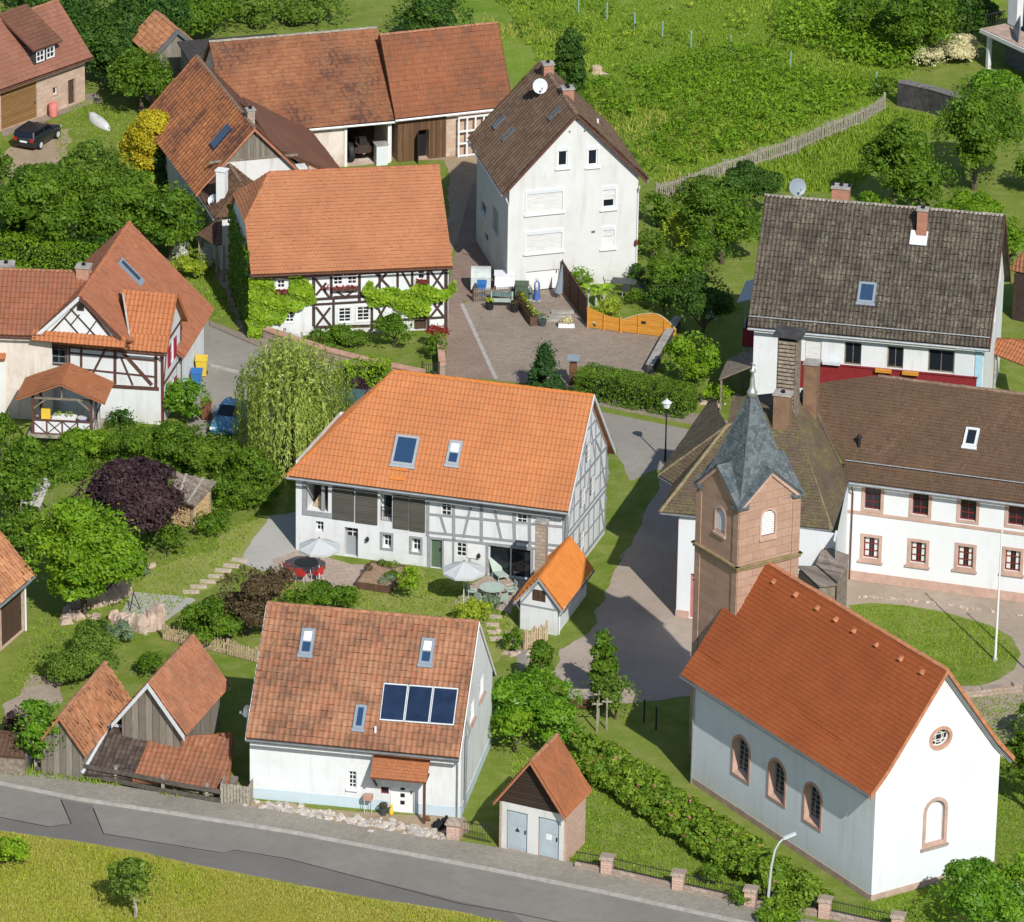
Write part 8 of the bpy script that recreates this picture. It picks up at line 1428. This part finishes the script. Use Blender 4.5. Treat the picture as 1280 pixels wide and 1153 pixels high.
# ---- pavilion
def pavilion():
    B_=at(117,566); A=at(40,562); W=Wall(A,B_); back=-W.n; zd=.95; w=W.len; r=thing('pavilion','open timber garden pavilion with tiled gable roof and cross braced parapet on stilts','pavilion',(A+B_)/2); dp=2.6
    MB().slab([W.P(-.2,zd,.2),W.P(w+.2,zd,.2),W.P(w+.2,zd,-dp),W.P(-.2,zd,-dp)],.16).build('deck',M['fencewood'],r)
    for s,o in((.1,0),(w-.1,0),(.1,-dp+.2),(w-.1,-dp+.2)): mb=MB(); wbox(mb,W,s-.1,s+.1,0,zd-.16,o-.1,o+.1); mb.build('stilt',M['concrete'],r); mb=MB(); wbox(mb,W,s-.07,s+.07,zd,zd+2.35,o-.07,o+.07); mb.build('post',M['timber_red'],r)
    mb=MB(); wbox(mb,W,.17,w-.17,zd+.02,zd+.80,-.03,.02); mb.build('parapet',M['white'],r); timbers_sz(W,[(.1,zd+.82,w-.1,zd+.82,.1),(.1,zd+.04,w-.1,zd+.04,.08)]+[(w*i/4,zd+.04,w*i/4,zd+.8,.08) for i in(1,2,3)]+[(w*i/4+.05,zd+(.08 if i%2 else .76),w*(i+1)/4-.05,zd+(.76 if i%2 else .08),.05) for i in range(4)]+[(w/4+.05,zd+.76,w/2-.05,zd+.08,.05),(w/2+.05,zd+.08,w*.75-.05,zd+.76,.05)],.07,M['timber_red'],r,.05)
    S=Wall(B_,B_+back*dp); mb=MB(); wbox(mb,S,.1,dp-.1,zd,zd+2.2,-.1,-.04); mb.build('side_panel',M['white'],r); timbers_sz(S,[(.1,zd+.8,dp,zd+.8,.08),(.1,zd+.05,1.2,zd+.75,.06),(.2,zd+.85,1.3,zd+1.9,.06),(1.3,zd,1.3,zd+2.2,.08)],.07,M['timber_red'],r,.01)
    T=Tiles(); ze=zd+2.25; zr=zd+3.15; L=lambda s,z,o:W.P(s,z,o); T.plane([L(-.75,ze-.12,-dp),L(-.75,ze-.12,.5),L(w/2,zr,.5),L(w/2,zr,-dp)],tw=.2,th=.26,style='flat',lift=.02,stagger=True,slab=.07); T.plane([L(w+.75,ze-.12,.5),L(w+.75,ze-.12,-dp),L(w/2,zr,-dp),L(w/2,zr,.5)],tw=.2,th=.26,style='flat',lift=.02,stagger=True,slab=.07); T.build('roof',M['t_porch'],r)
    timbers_sz(W,[(.1,ze-.15,w-.1,ze-.15,.1),(.15,zd+1.5,.8,ze-.2,.07),(w-.15,zd+1.5,w-.8,ze-.2,.07),(w/2,ze-.15,w/2,zr-.1,.08)],.08,M['timber_old'],r,.06,'truss')
    c=W.P(w*.5,zd,-.75); t=thing('party_table','table with a white cloth standing inside the garden pavilion','table',c); MB().box(c+tri_h(.74),1.3,.8,.04,W.d).build('table_top',M['whitepaint'],t); MB().box(c+tri_h(.55)-W.n*-.41,1.3,.01,.36,W.d).build('cloth_front',M['whitepaint'],t)
    for a in(-.55,.55):
        for b in(-.3,.3): MB().beam(c+W.d*a+W.n*b,c+W.d*a+W.n*b+tri_h(.72),.05,.05).build('leg',M['timber_old'],t)
    for a,m,l in((-.35,'creeper','yellow green flower bunch on the white table'),(.25,'yellowgreen','pale flower bunch on the white table')):
        q=c+W.d*a+tri_h(.92); V,F,T_=clump_leaves(np.array([q]),np.array([[.2,.18,.16]]),60,.1); t=thing('bouquet',l,'flowers',c+W.d*a+tri_h(.76)); mesh_np('blossom',V,F,G[m],t,T_); MB().lathe(c+W.d*a+tri_h(.76),[(.05,0),(.07,.1)],8).build('vase',M['whitebox'],t)
    c2=W.P(w*.18,zd,-.8); t=thing('amber_chair','amber cushioned chair at the left of the white clothed table','chair',c2); MB().box(c2+tri_h(.45),.5,.5,.1,W.d).build('seat',M['yellow'],t); MB().box(c2+tri_h(.8)+back*.25,.5,.08,.6,W.d).build('backrest',M['yellow'],t)
    for a in(-.2,.2):
        for b in(-.2,.2): MB().beam(c2+W.d*a+W.n*b,c2+W.d*a+W.n*b+tri_h(.4),.04,.04).build('leg',M['timber_old'],t)
    c3=W.P(w*.8,zd,-.5); t=thing('storage_tub','purple tub on the floor at the pavilion parapet','tub',c3); MB().lathe(c3,[(.2,0),(.26,.8),(.28,.84),(.22,.84),(.2,.6)],10).build('tub',plain('purple_plastic',(.16,.08,.35),.5,.1),t); MB().lathe(c3+tri_h(.84),[(.29,0),(.29,.03)],10).build('lid',M['lightgrey'],t)
pavilion()
# ---- street bins
def bin_(px,py,mat,label,w_=.55,h=1.0):
    p=at(px,py); r=thing('wheelie_bin',label,'bin',p,'household bins'); mb=MB(); mb.hexa([p+np.array([a*w_*.42,b*w_*.42,.08]) for a,b in((-1,-1),(1,-1),(1,1),(-1,1))],[p+np.array([a*w_*.5,b*w_*.55,h]) for a,b in((-1,-1),(1,-1),(1,1),(-1,1))]); mb.build('body',M[mat],r); MB().slab([p+np.array([a*w_*.56,b*w_*.62,h+.07+(.06 if b>0 else 0)]) for a,b in((-1,-1),(1,-1),(1,1),(-1,1))],.06).build('lid',M[mat],r)
    for s in(-1,1): MB().tube([p+np.array([s*w_*.42,w_*.5,.1]),p+np.array([s*w_*.52,w_*.5,.1])],.1,8).build('wheel',M['tyre'],r)
bin_(252,470,'yellow','yellow lidded bin at the street corner of the hillside house',.62,1.0); bin_(246,480,'bluebin','blue lidded bin before the yellow one',.58,.7); bin_(258,524,'brownbin','brown bin standing by the round laurel'); bin_(602,373,'bluebin','blue bin behind the brown courtyard fence',.5,.9)
# ---- courtyard
def bench():
    p=at(627,384); u=unit([1,-.03,0]); v=np.array([-u[1],u[0],0]); r=thing('garden_bench','pale green slatted bench in the paved courtyard','bench',p); mb=MB()
    for i in range(3): mb.box(p+v*(-.15+i*.16)+tri_h(.43),1.35,.13,.04,u)
    mb.box(p+v*.0+tri_h(.39),1.2,.4,.03,u); mb.build('seat',M['greenchair'],r); mb=MB(); mb.box(p+v*.24+tri_h(.72),1.35,.04,.30,u); mb.build('backrest',M['bronze'],r)
    for s in(-.6,.6):
        for b in(-.18,.22): MB().beam(p+u*s+v*b,p+u*s+v*b+tri_h(.42 if b<0 else .88),.06,.06).build('leg',M['greenchair'],r)
        MB().beam(p+u*s-v*.2+tri_h(.62),p+u*s+v*.22+tri_h(.62),.05,.04).build('armrest',M['greenchair'],r)
bench()
def box_thing(px,py,w_,d,h,mat,name,label,cat,lid=None,rot=0.):
    p=at(px,py); u=np.array([math.cos(R(rot)),math.sin(R(rot)),0]); r=thing(name,label,cat,p); mb=MB(); v=np.array([-u[1],u[0],0]); mb.hexa([p+u*a*w_*.5+v*b*d*.5 for a,b in((-1,-1),(1,-1),(1,1),(-1,1))],[p+u*a*w_*.47+v*b*d*.46+tri_h(h) for a,b in((-1,-1),(1,-1),(1,1),(-1,1))]); mb.build('body',M[mat],r); MB().box(p+tri_h(h+.03),w_*1.02,d*1.02,.05,u).build('lid',M[lid or mat],r); return r,p
r,p=box_thing(630,365,1.15,.8,1.15,'whitebox','storage_box','white plastic storage box behind the brown courtyard fence','box'); MB().box(p+np.array([0,-.28,1.19]),.25,.1,.02).build('handle',M['iron'],r)
r,p=box_thing(652,378,.8,.75,1.15,'tarp','covered_grill','olive tarpaulin covered grill before the garage door','grill')
p=at(601,362); r=thing('plastic_cart','small cart with rounded clear plastic hood at the courtyard corner','cart',p); mb=MB(); mb.box(p+tri_h(.45),1.15,1.3,.45); mb.build('body',M['lightgrey'],r); mb=MB(); n=8
for k in range(n+1): t=math.pi*k/n; mb.v+=[p+np.array([-.58,-.65*math.cos(t),.68+.75*math.sin(t)]),p+np.array([.58,-.65*math.cos(t),.68+.75*math.sin(t)])]
mb.f=[(2*k,2*k+1,2*k+3,2*k+2) for k in range(n)]+[tuple(range(0,2*n+2,2)),tuple(range(1,2*n+2,2))[::-1]]; mb.build('hood',plain('cloudy_plastic',(.42,.46,.44),.3,.15),r)
for s in(-.5,.5): MB().tube([p+np.array([s*1.1-.04,0,.25]),p+np.array([s*1.1+.04,0,.25])],.25,12).build('wheel',M['tyre'],r)
def statue(px,py,h,m1,m2,label):
    p=at(px,py); r=thing('garden_statue',label,'statue',p); MB().lathe(p,[(.20*h/1.4,0),(.21*h/1.4,.1),(.16*h/1.4,h*.45),(.18*h/1.4,h*.62),(.15*h/1.4,h*.78),(.05*h/1.4,h*.84)],10).build('robe',M[m1],r,True); MB().lathe(p+tri_h(h*.83),[(.04,0),(.085,.05),(.10,.12),(.08,.2),(.02,.24)],10).build('head',M['stonefig'],r,True); MB().lathe(p+tri_h(h*.45)+[-.02,-.09,0],[(.10,0),(.12,h*.2),(.07,h*.36)],8).build('mantle',M[m2],r,True); MB().box(p+tri_h(.04),.5,.4,.08).build('plinth',M['concrete'],r)
statue(671,376,1.45,'statueblue','stonefig','blue robed garden statue before the white garage door'); statue(663,375,.95,'bronze','bronze','small verdigris statue left of the blue robed one')
def planter_row():
    A=at(649,380); B_=at(668,408); d=unit(B_-A); L=np.linalg.norm(B_-A); r=thing('planter_row','long dark planter trough with heather dividing the courtyard','planter',(A+B_)/2); MB().beam(A+tri_h(.27),B_+tri_h(.27),.5,.54).build('trough',M['corten'],r); n=9; cs=np.array([A+d*L*(i+.5)/n+tri_h(.62) for i in range(n)]); V,F,T=clump_leaves(cs,np.full((n,3),.24),90,.10); mesh_np('planting',V,F,G['plum'],r,T); V,F,T=clump_leaves(cs+[.05,-.05,.1],np.full((n,3),.16),45,.10); mesh_np('flowering_plants',V,F,G['yellowgreen'],r,T)
planter_row()
def pot(px,py,rad,h,mat,pm,label,name='flower_pot'):
    p=at(px,py); r=thing(name,label,'plant pot',p); MB().lathe(p,[(rad*.75,0),(rad,h),(rad*.86,h),(rad*.8,h-.04)],12).build('pot',M[mat],r); V,F,T=clump_leaves(np.array([p+tri_h(h+rad*.5)]),np.array([[rad,rad,rad*.8]]),110,.11); mesh_np('planting',V,F,G[pm],r,T)
for a in((612,387,.26,.4,'iron','yellowgreen','dark pot with pale flowers left of the bench'),(643,390,.26,.4,'iron','plum','dark pot right of the bench'),(677,407,.3,.35,'slatewood','sage','dark tub with white flowers at the planter row end'),(744,410,.2,.3,'slatewood','blossom','pot of pale flowers at the orange fence post'),(671,404,.14,.55,'whitepaint','creeper','white jar with plants at the planter row end')): pot(*a)
r,p=box_thing(708,409,.95,.35,.28,'whitepaint','flower_trough','white flower trough on the stone steps','planter',lid='soil'); V,F,T=clump_leaves(np.array([p+[x,0,.38] for x in(-.12,0,.12)]),np.full((3,3),.24),160,.1); mesh_np('planting',V,F,G['blossom'],r,T)
for i,(x,y) in enumerate(((700,398),(703,392),(692,401))): p=at(x,y); o=mesh_np('stone_step',np.array(MB().box(p+tri_h(.06+.03*(2-i)),1.3,.34,.12,(1,.05,0)).v),[(3,2,1,0),(4,5,6,7),(0,1,5,4),(1,2,6,5),(2,3,7,6),(3,0,4,7)],M['concrete'],loc=p); tag(o,('middle stone step below the garage door','stone step nearest the garage door','stone step nearest the courtyard')[i],'step','stone steps')
def wicker():
    b=at(733.5,405); a=at(703,327,1.75)*np.array([1,1,0]); W=Wall(a,b) ; r=thing('wicker_screen','tall dark brown wicker screen between courtyard and garden','screen',(a+b)/2); w=W.len; mb=MB(); mb.hexa([W.P(0,0,-.03),W.P(w,0,-.03),W.P(w,0,.03),W.P(0,0,.03)],[W.P(0,1.8,-.03),W.P(w,1.55,-.03),W.P(w,1.55,.03),W.P(0,1.8,.03)]); mb.build('panel',M['wicker'],r)
    for s in(0.02,w*.33,w*.66,w-.02): MB().beam(W.P(s,0,.0),W.P(s,1.85-.25*s/w,0),.09,.09).build('post',M['timber_dark'],r)
    p=at(697,374); t=thing('closed_parasol','closed grey parasol leaning by the wicker screen','parasol',p); MB().tube([p,p+[.25,.1,2.1]],.025,6).build('pole',M['fencewood'],t); MB().tube([p+[.05,.02,.4],p+[.14,.05,1.1],p+[.24,.1,2.0]],[.26,.17,.03],8).build('cloth',M['bluegrey'],t)
wicker()
def orange_gate():
    A=at(735,410); B_=at(776,415.5); C=at(845,424); r=thing('orange_fence','honey coloured board fence with scalloped top beside the wicker screen','fence',A); W=Wall(A,B_); n=14; mb=MB(); w=W.len
    for i in range(n): s0,s1=w*i/n,w*(i+1)/n; f=lambda s: 1.25-.42*math.sin(math.pi*.5*s/w); mb.hexa([W.P(s0,0.05,-.02),W.P(s1,0.05,-.02),W.P(s1,.05,.02),W.P(s0,.05,.02)],[W.P(s0,f(s0),-.02),W.P(s1,f(s1),-.02),W.P(s1,f(s1),.02),W.P(s0,f(s0),.02)])
    mb.build('board_panel',M['orange_fence'],r)
    for s,h in((.0,1.35),(w*.5,.98),(w,.95)): MB().beam(W.P(s,0,.05),W.P(s,h,.05),.1,.1).build('post',M['orange_fence'],r)
    r=thing('orange_gate','honey coloured double gate with an arched top','gate',(B_+C)/2); W=Wall(B_+(C-B_)*.02,C); w=W.len
    def f(s): t=s/w; return .75+.62*math.sin(math.pi*min(1,(t/.62))*.5) if t<.62 else 1.37-.85*((t-.62)/.38)**1.6
    for k,(x0,x1) in enumerate(((0,.3),(.3,1.))):
        mb=MB(); m=12
        for i in range(m): s0,s1=w*(x0+(x1-x0)*i/m)+.01,w*(x0+(x1-x0)*(i+1)/m)+(-.01 if i==m-1 else .01); mb.hexa([W.P(s0,.06,-.02),W.P(s1,.06,-.02),W.P(s1,.06,.02),W.P(s0,.06,.02)],[W.P(s0,f(s0),-.02),W.P(s1,f(s1),-.02),W.P(s1,f(s1),.02),W.P(s0,f(s0),.02)])
        mb.build('gate_leaf',M['orange_fence'],r)
    pts=[W.P(w*i/20,f(w*i/20)+.03,0) for i in range(21)]; MB().tube(pts,.035,5).build('top_rail',M['post_wood'],r); mb=MB(); wbox(mb,W,w*.36,w*.44,.72,.86,.02,.07); mb.build('latch',M['iron'],r)
    for s in(.0,w*.3,w*.78): MB().beam(W.P(s,0,.045),W.P(s,f(s),.045),.07,.05).build('post',M['orange_fence'],r)
orange_gate()
def banana():
    p=at(745,384); r=thing('banana_plant','tall banana plant with broad bright leaves behind the orange fence','plant',p); V=[];F=[];T=[]
    for st in range(3):
        b=p+np.array([(st-1)*.45,RNG.normal(0,.2),0]); h=RNG.uniform(.9,1.3)
        for i in range(7):
            a=RNG.random()*6.28; L=RNG.uniform(.7,1.1); d=np.array([math.cos(a),math.sin(a),0]); q=np.array([-d[1],d[0],0]); k0=len(V)
            for j in range(6): t=j/5; c=b+tri_h(h)+d*L*t*.8+tri_h(L*(.9*t-.75*t*t)); w_=.17*math.sin(math.pi*min(.97,t*.85+.1)); V+=[c-q*w_,c+q*w_+tri_h(.03)]
            for j in range(5): F.append((k0+2*j,k0+2*j+1,k0+2*j+3,k0+2*j+2))
            T+=[RNG.random()*.6+.4]*12
    mesh_np('leaves',np.array(V),F,G['creeper'],r,T); mb=MB(); 
    for st in range(3): MB().tube([p+[(st-1)*.45,0,0],p+[(st-1)*.45,0,1.2]],[.09,.05],7).build('stem',M['greenchair'],r)
banana()
for x,y,w_,h_,m_,l_ in((725,350,30,40,'bright','leafy shrub behind the wicker screen top'),(760,385,30,28,'yellowgreen','low flowering plants behind the orange fence'),(795,372,26,20,'mid','low shrub behind the arched gate'),(800,345,34,28,'dark','dark shrub before the corner of the tall house')): plant(x,y,w_,h_,m_,l_,size=.14,trunk=False)
p=at(780,366); r=thing('dark_table','dark garden table with covered chairs at the tall house wall','table',p); MB().box(p+tri_h(.72),1.5,.85,.05,(1,-.2,0)).build('table_top',M['slatewood'],r)
for a in(-.6,.6):
    for b in(-.3,.3): MB().beam(p+[a,b,0],p+[a,b,.7],.06,.06).build('leg',M['slatewood'],r)
for k,(a,b,l) in enumerate(((-.9,.1,'dark covered chair left of the dark garden table'),(.95,-.1,'dark covered chair right of the dark garden table'),(.1,-.75,'dark covered chair in front of the dark garden table'))): chair(p+[a,b,0],(1.57,-1.57,3.14)[k],'slatewood',l,'dark garden chairs')
p=at(716,481); r=thing('notice_box','brown wooden notice box with a little slate roof at the hedge end','notice box',p); MB().box(p+tri_h(.75),.42,.3,1.45).build('case',M['timber_red'],r); MB().box(p+tri_h(1.05)+[0,-.16,0],.32,.02,.5).build('pane',M['brownbin'],r); mb=MB(); mb.slab([p+np.array([a*.34,b*.3,1.56 if b<0 else 1.7]) for a,b in((-1,-1),(1,-1),(1,1),(-1,1))],.06); mb.build('roof',M['bluegrey'],r)
# farmhouse gate
p=at(538,474); r=thing('garden_gate','small black iron garden gate at the end of the terrace wall','gate',p); mb=MB()
for i in range(7): mb.beam(p+[-.36+i*.12,0,.05],p+[-.36+i*.12,0,.95],.022,.022)
mb.beam(p+[-.4,0,.15],p+[.4,0,.15],.03,.03); mb.beam(p+[-.4,0,.85],p+[.4,0,.85],.03,.03); mb.build('bars',M['iron'],r)
for s in(-.46,.46): MB().beam(p+[s,0,0],p+[s,0,1.05],.12,.12).build('post',M['timber_dark'],r)
# ---- solar house forecourt
p=at(460,1016); r=thing('kettle_grill','small red grill on thin legs by the solar house wall','grill',p); MB().box(p+tri_h(.82),.42,.34,.24,gs.u).build('fire_box',M['t_capbrick'],r)
for a in(-.17,.17):
    for b in(-.13,.13): MB().tube([p+[a,b,0],p+[a,b,.7]],.015,5).build('leg',M['lightgrey'],r)
pot(479,1019,.2,.4,'slatewood','plum','dark round pot left of the clay figure')
p=at(489,1019); r=thing('clay_figure','orange clay animal figure beside the white front door','figure',p); MB().lathe(p,[(.11,0),(.13,.15),(.08,.34),(.05,.42)],8).build('body',M['yellow'],r,True); MB().lathe(p+tri_h(.4)+[0,-.03,0],[(.03,0),(.08,.05),(.07,.13),(.02,.17)],8).build('head',M['yellow'],r,True)
for s in(-1,1): MB().lathe(p+[s*.05,-.01,.54],[(.025,0),(.004,.07)],5).build('ear',M['yellow'],r)
for x,y,l in((548,1036,'black rubbish bag beside the gate pillar'),(558,1032,'second black rubbish bag nearest the downpipe')): p=at(x,y); r=thing('rubbish_bag',l,'bag',p); MB().lathe(p,[(.2,0),(.3,.12),(.26,.3),(.08,.42)],9).build('bag',M['black'],r,True); MB().lathe(p+tri_h(.42),[(.05,0),(.08,.08),(.03,.1)],7).build('knot',M['black'],r)
for x,y,l in((533,1026,'small tilted dark shovel head by the canopy post'),): p=at(x,y); r=thing('boot_scraper','dark boot scraper at the canopy post','scraper',p); MB().box(p+tri_h(.12),.3,.1,.22).build('blade',M['brownbin'],r); MB().box(p+tri_h(.02),.36,.2,.04).build('foot',M['iron'],r)
# ---- lane things
for i,(x,y,l) in enumerate(((746,915,'left wooden stake of the column tree support'),(758,912,'right wooden stake of the column tree support'),(748,903,'rear wooden stake of the column tree support'))): p=at(x,y); r=thing('tree_stake',l,'stake',p,'stakes of the column tree'); MB().tube([p,p+tri_h(1.7)],.045,6).build('stake',M['fencewood'],r); MB().box(p+tri_h(1.5),.5,.04,.08).build('cross_rail',M['fencewood'],r)
for x,y,l in((805,903,'black gate post nearest the lane'),(820,912,'black gate post nearest the chapel')): p=at(x,y); r=thing('gate_post',l,'post',p,'black gate posts'); MB().beam(p,p+tri_h(1.15),.08,.08).build('post',M['iron'],r); MB().lathe(p+tri_h(1.15),[(.06,0),(.03,.07)],6).build('cap',M['iron'],r)
p=at(727,884); r=thing('wooden_hutch','low wooden hutch with a grey lid at the lane edge','hutch',p); MB().box(p+tri_h(.35),1.1,.6,.5).build('box',M['timber_red'],r); MB().slab([p+np.array([a*.65,b*.4,.66 if b<0 else .8]) for a,b in((-1,-1),(1,-1),(1,1),(-1,1))],.05).build('lid',M['fencewood'],r)
for s in(-.45,.45): MB().box(p+[s,0,.05],.08,.5,.1).build('foot',M['timber_old'],r)
# ---- top left things
p=at(66.5,146); r=thing('rain_barrel','faded red rain barrel at the sandstone wall','barrel',p); MB().lathe(p,[(.24,0),(.27,.1),(.28,.45),(.27,.8),(.24,.9)],14).build('barrel',M['pinkbarrel'],r,True); MB().lathe(p+tri_h(.9),[(.26,0),(.26,.05)],14).build('lid',M['pinkbarrel'],r)
def canoe():
    A=at(111,141,.15); B_=at(137,162,.15); d=unit(B_-A); L=np.linalg.norm(B_-A); q=np.array([-d[1],d[0],0]); r=thing('canoe','pale grey canoe lying on the grass beside the garage house','canoe',(A+B_)/2*np.array([1,1,0])); mb=MB(); n=13; m=7
    for i in range(n):
        t=i/(n-1); w_=.42*math.sin(math.pi*t)**.75+.01; c=A+d*L*t
        for j in range(m): a=math.pi*j/(m-1); mb.v.append(c+q*w_*math.cos(a)+tri_h(-.12+.36*math.sin(a)*min(1,w_/.25)))
    mb.f=[(i*m+j,i*m+j+1,(i+1)*m+j+1,(i+1)*m+j) for i in range(n-1) for j in range(m-1)]; mb.build('hull',M['canoe'],r,True); MB().tube([A+tri_h(.05),A+d*L*.5+tri_h(.26),B_+tri_h(.05)],.03,5).build('keel',M['lightgrey'],r)
canoe()
# ---- meadow posts
for i,(x,y) in enumerate(((723,16),(758.6,25),(793,37),(828,48),(863.6,60),(913,66),(988,86),(1095,112))):
    p=at(x,y); r=thing('fence_post',('leftmost teal wire fence post in the meadow','second teal meadow post from the left','third teal meadow post from the left','fourth teal meadow post from the left','fifth teal meadow post from the left','teal meadow post at the edge of the brambles','short teal post among the brambles','teal post near the end of the picket fence')[i],'post',p,'teal wire fence posts'); MB().tube([p,p+tri_h(1.15)],.045,6).build('post',M['tealpost'],r); MB().lathe(p+tri_h(1.15),[(.055,0),(.02,.05)],6).build('cap',M['tealpost'],r)
for i,(x,y) in enumerate(((1185,50),(1202,42),(1216,37))): p=at(x,y); r=thing('fence_post',('thin steel post left above the cream shrubs','thin steel post behind the cream shrubs','thin steel post nearest the terrace house')[i],'post',p,'posts behind the cream shrubs'); MB().tube([p,p+tri_h(1.3)],.04,6).build('post',M['steelgrey'],r); MB().lathe(p+tri_h(1.3),[(.05,0),(.02,.05)],6).build('cap',M['steelgrey'],r)
p=at(746,93); r=thing('stump','pale tree stump in the meadow behind the tall house','stump',p); MB().lathe(p,[(.45,0),(.36,.2),(.34,.5),(.30,.55)],10).build('trunk',M['post_wood'],r); MB().tube([p+[.2,-.3,.15],p+[.9,-.5,.1]],[.16,.08],7).build('root',M['ruin'],r)
p=at(1150,131); r=thing('low_shed_left','x','x',p) if False else None
def low_shed():
    p=at(10,925); r=thing('low_brown_shed','low shed with a mossy dark brown roof at the left edge by the street','shed',p); T=Tiles(); T.plane([at(-30,943,1.0),at(32,948,1.0),at(22,915,1.55),at(-30,910,1.55)],tw=.24,th=.3,style='pan',wave=.04,slab=.07); T.build('roof',M['t_brown'],r); W=Wall(at(-30,946,1.),at(30,950,1.)); mb=MB(); wbox(mb,W,0,W.len,0,.9,-1.0,-.12); mb.build('wall',M['timber_old'],r)
low_shed()
p=at(890,401); r=thing('white_chair','white plastic garden chair in the shaded yard','chair',p); MB().box(p+tri_h(.42),.5,.5,.06).build('seat',M['rollerbox'],r); MB().box(p+tri_h(.75)+[.1,.24,0],.5,.06,.6).build('backrest',M['rollerbox'],r)
for a in(-.2,.2):
    for b in(-.2,.2): MB().beam(p+[a,b,0],p+[a,b,.4],.05,.05).build('leg',M['rollerbox'],r)
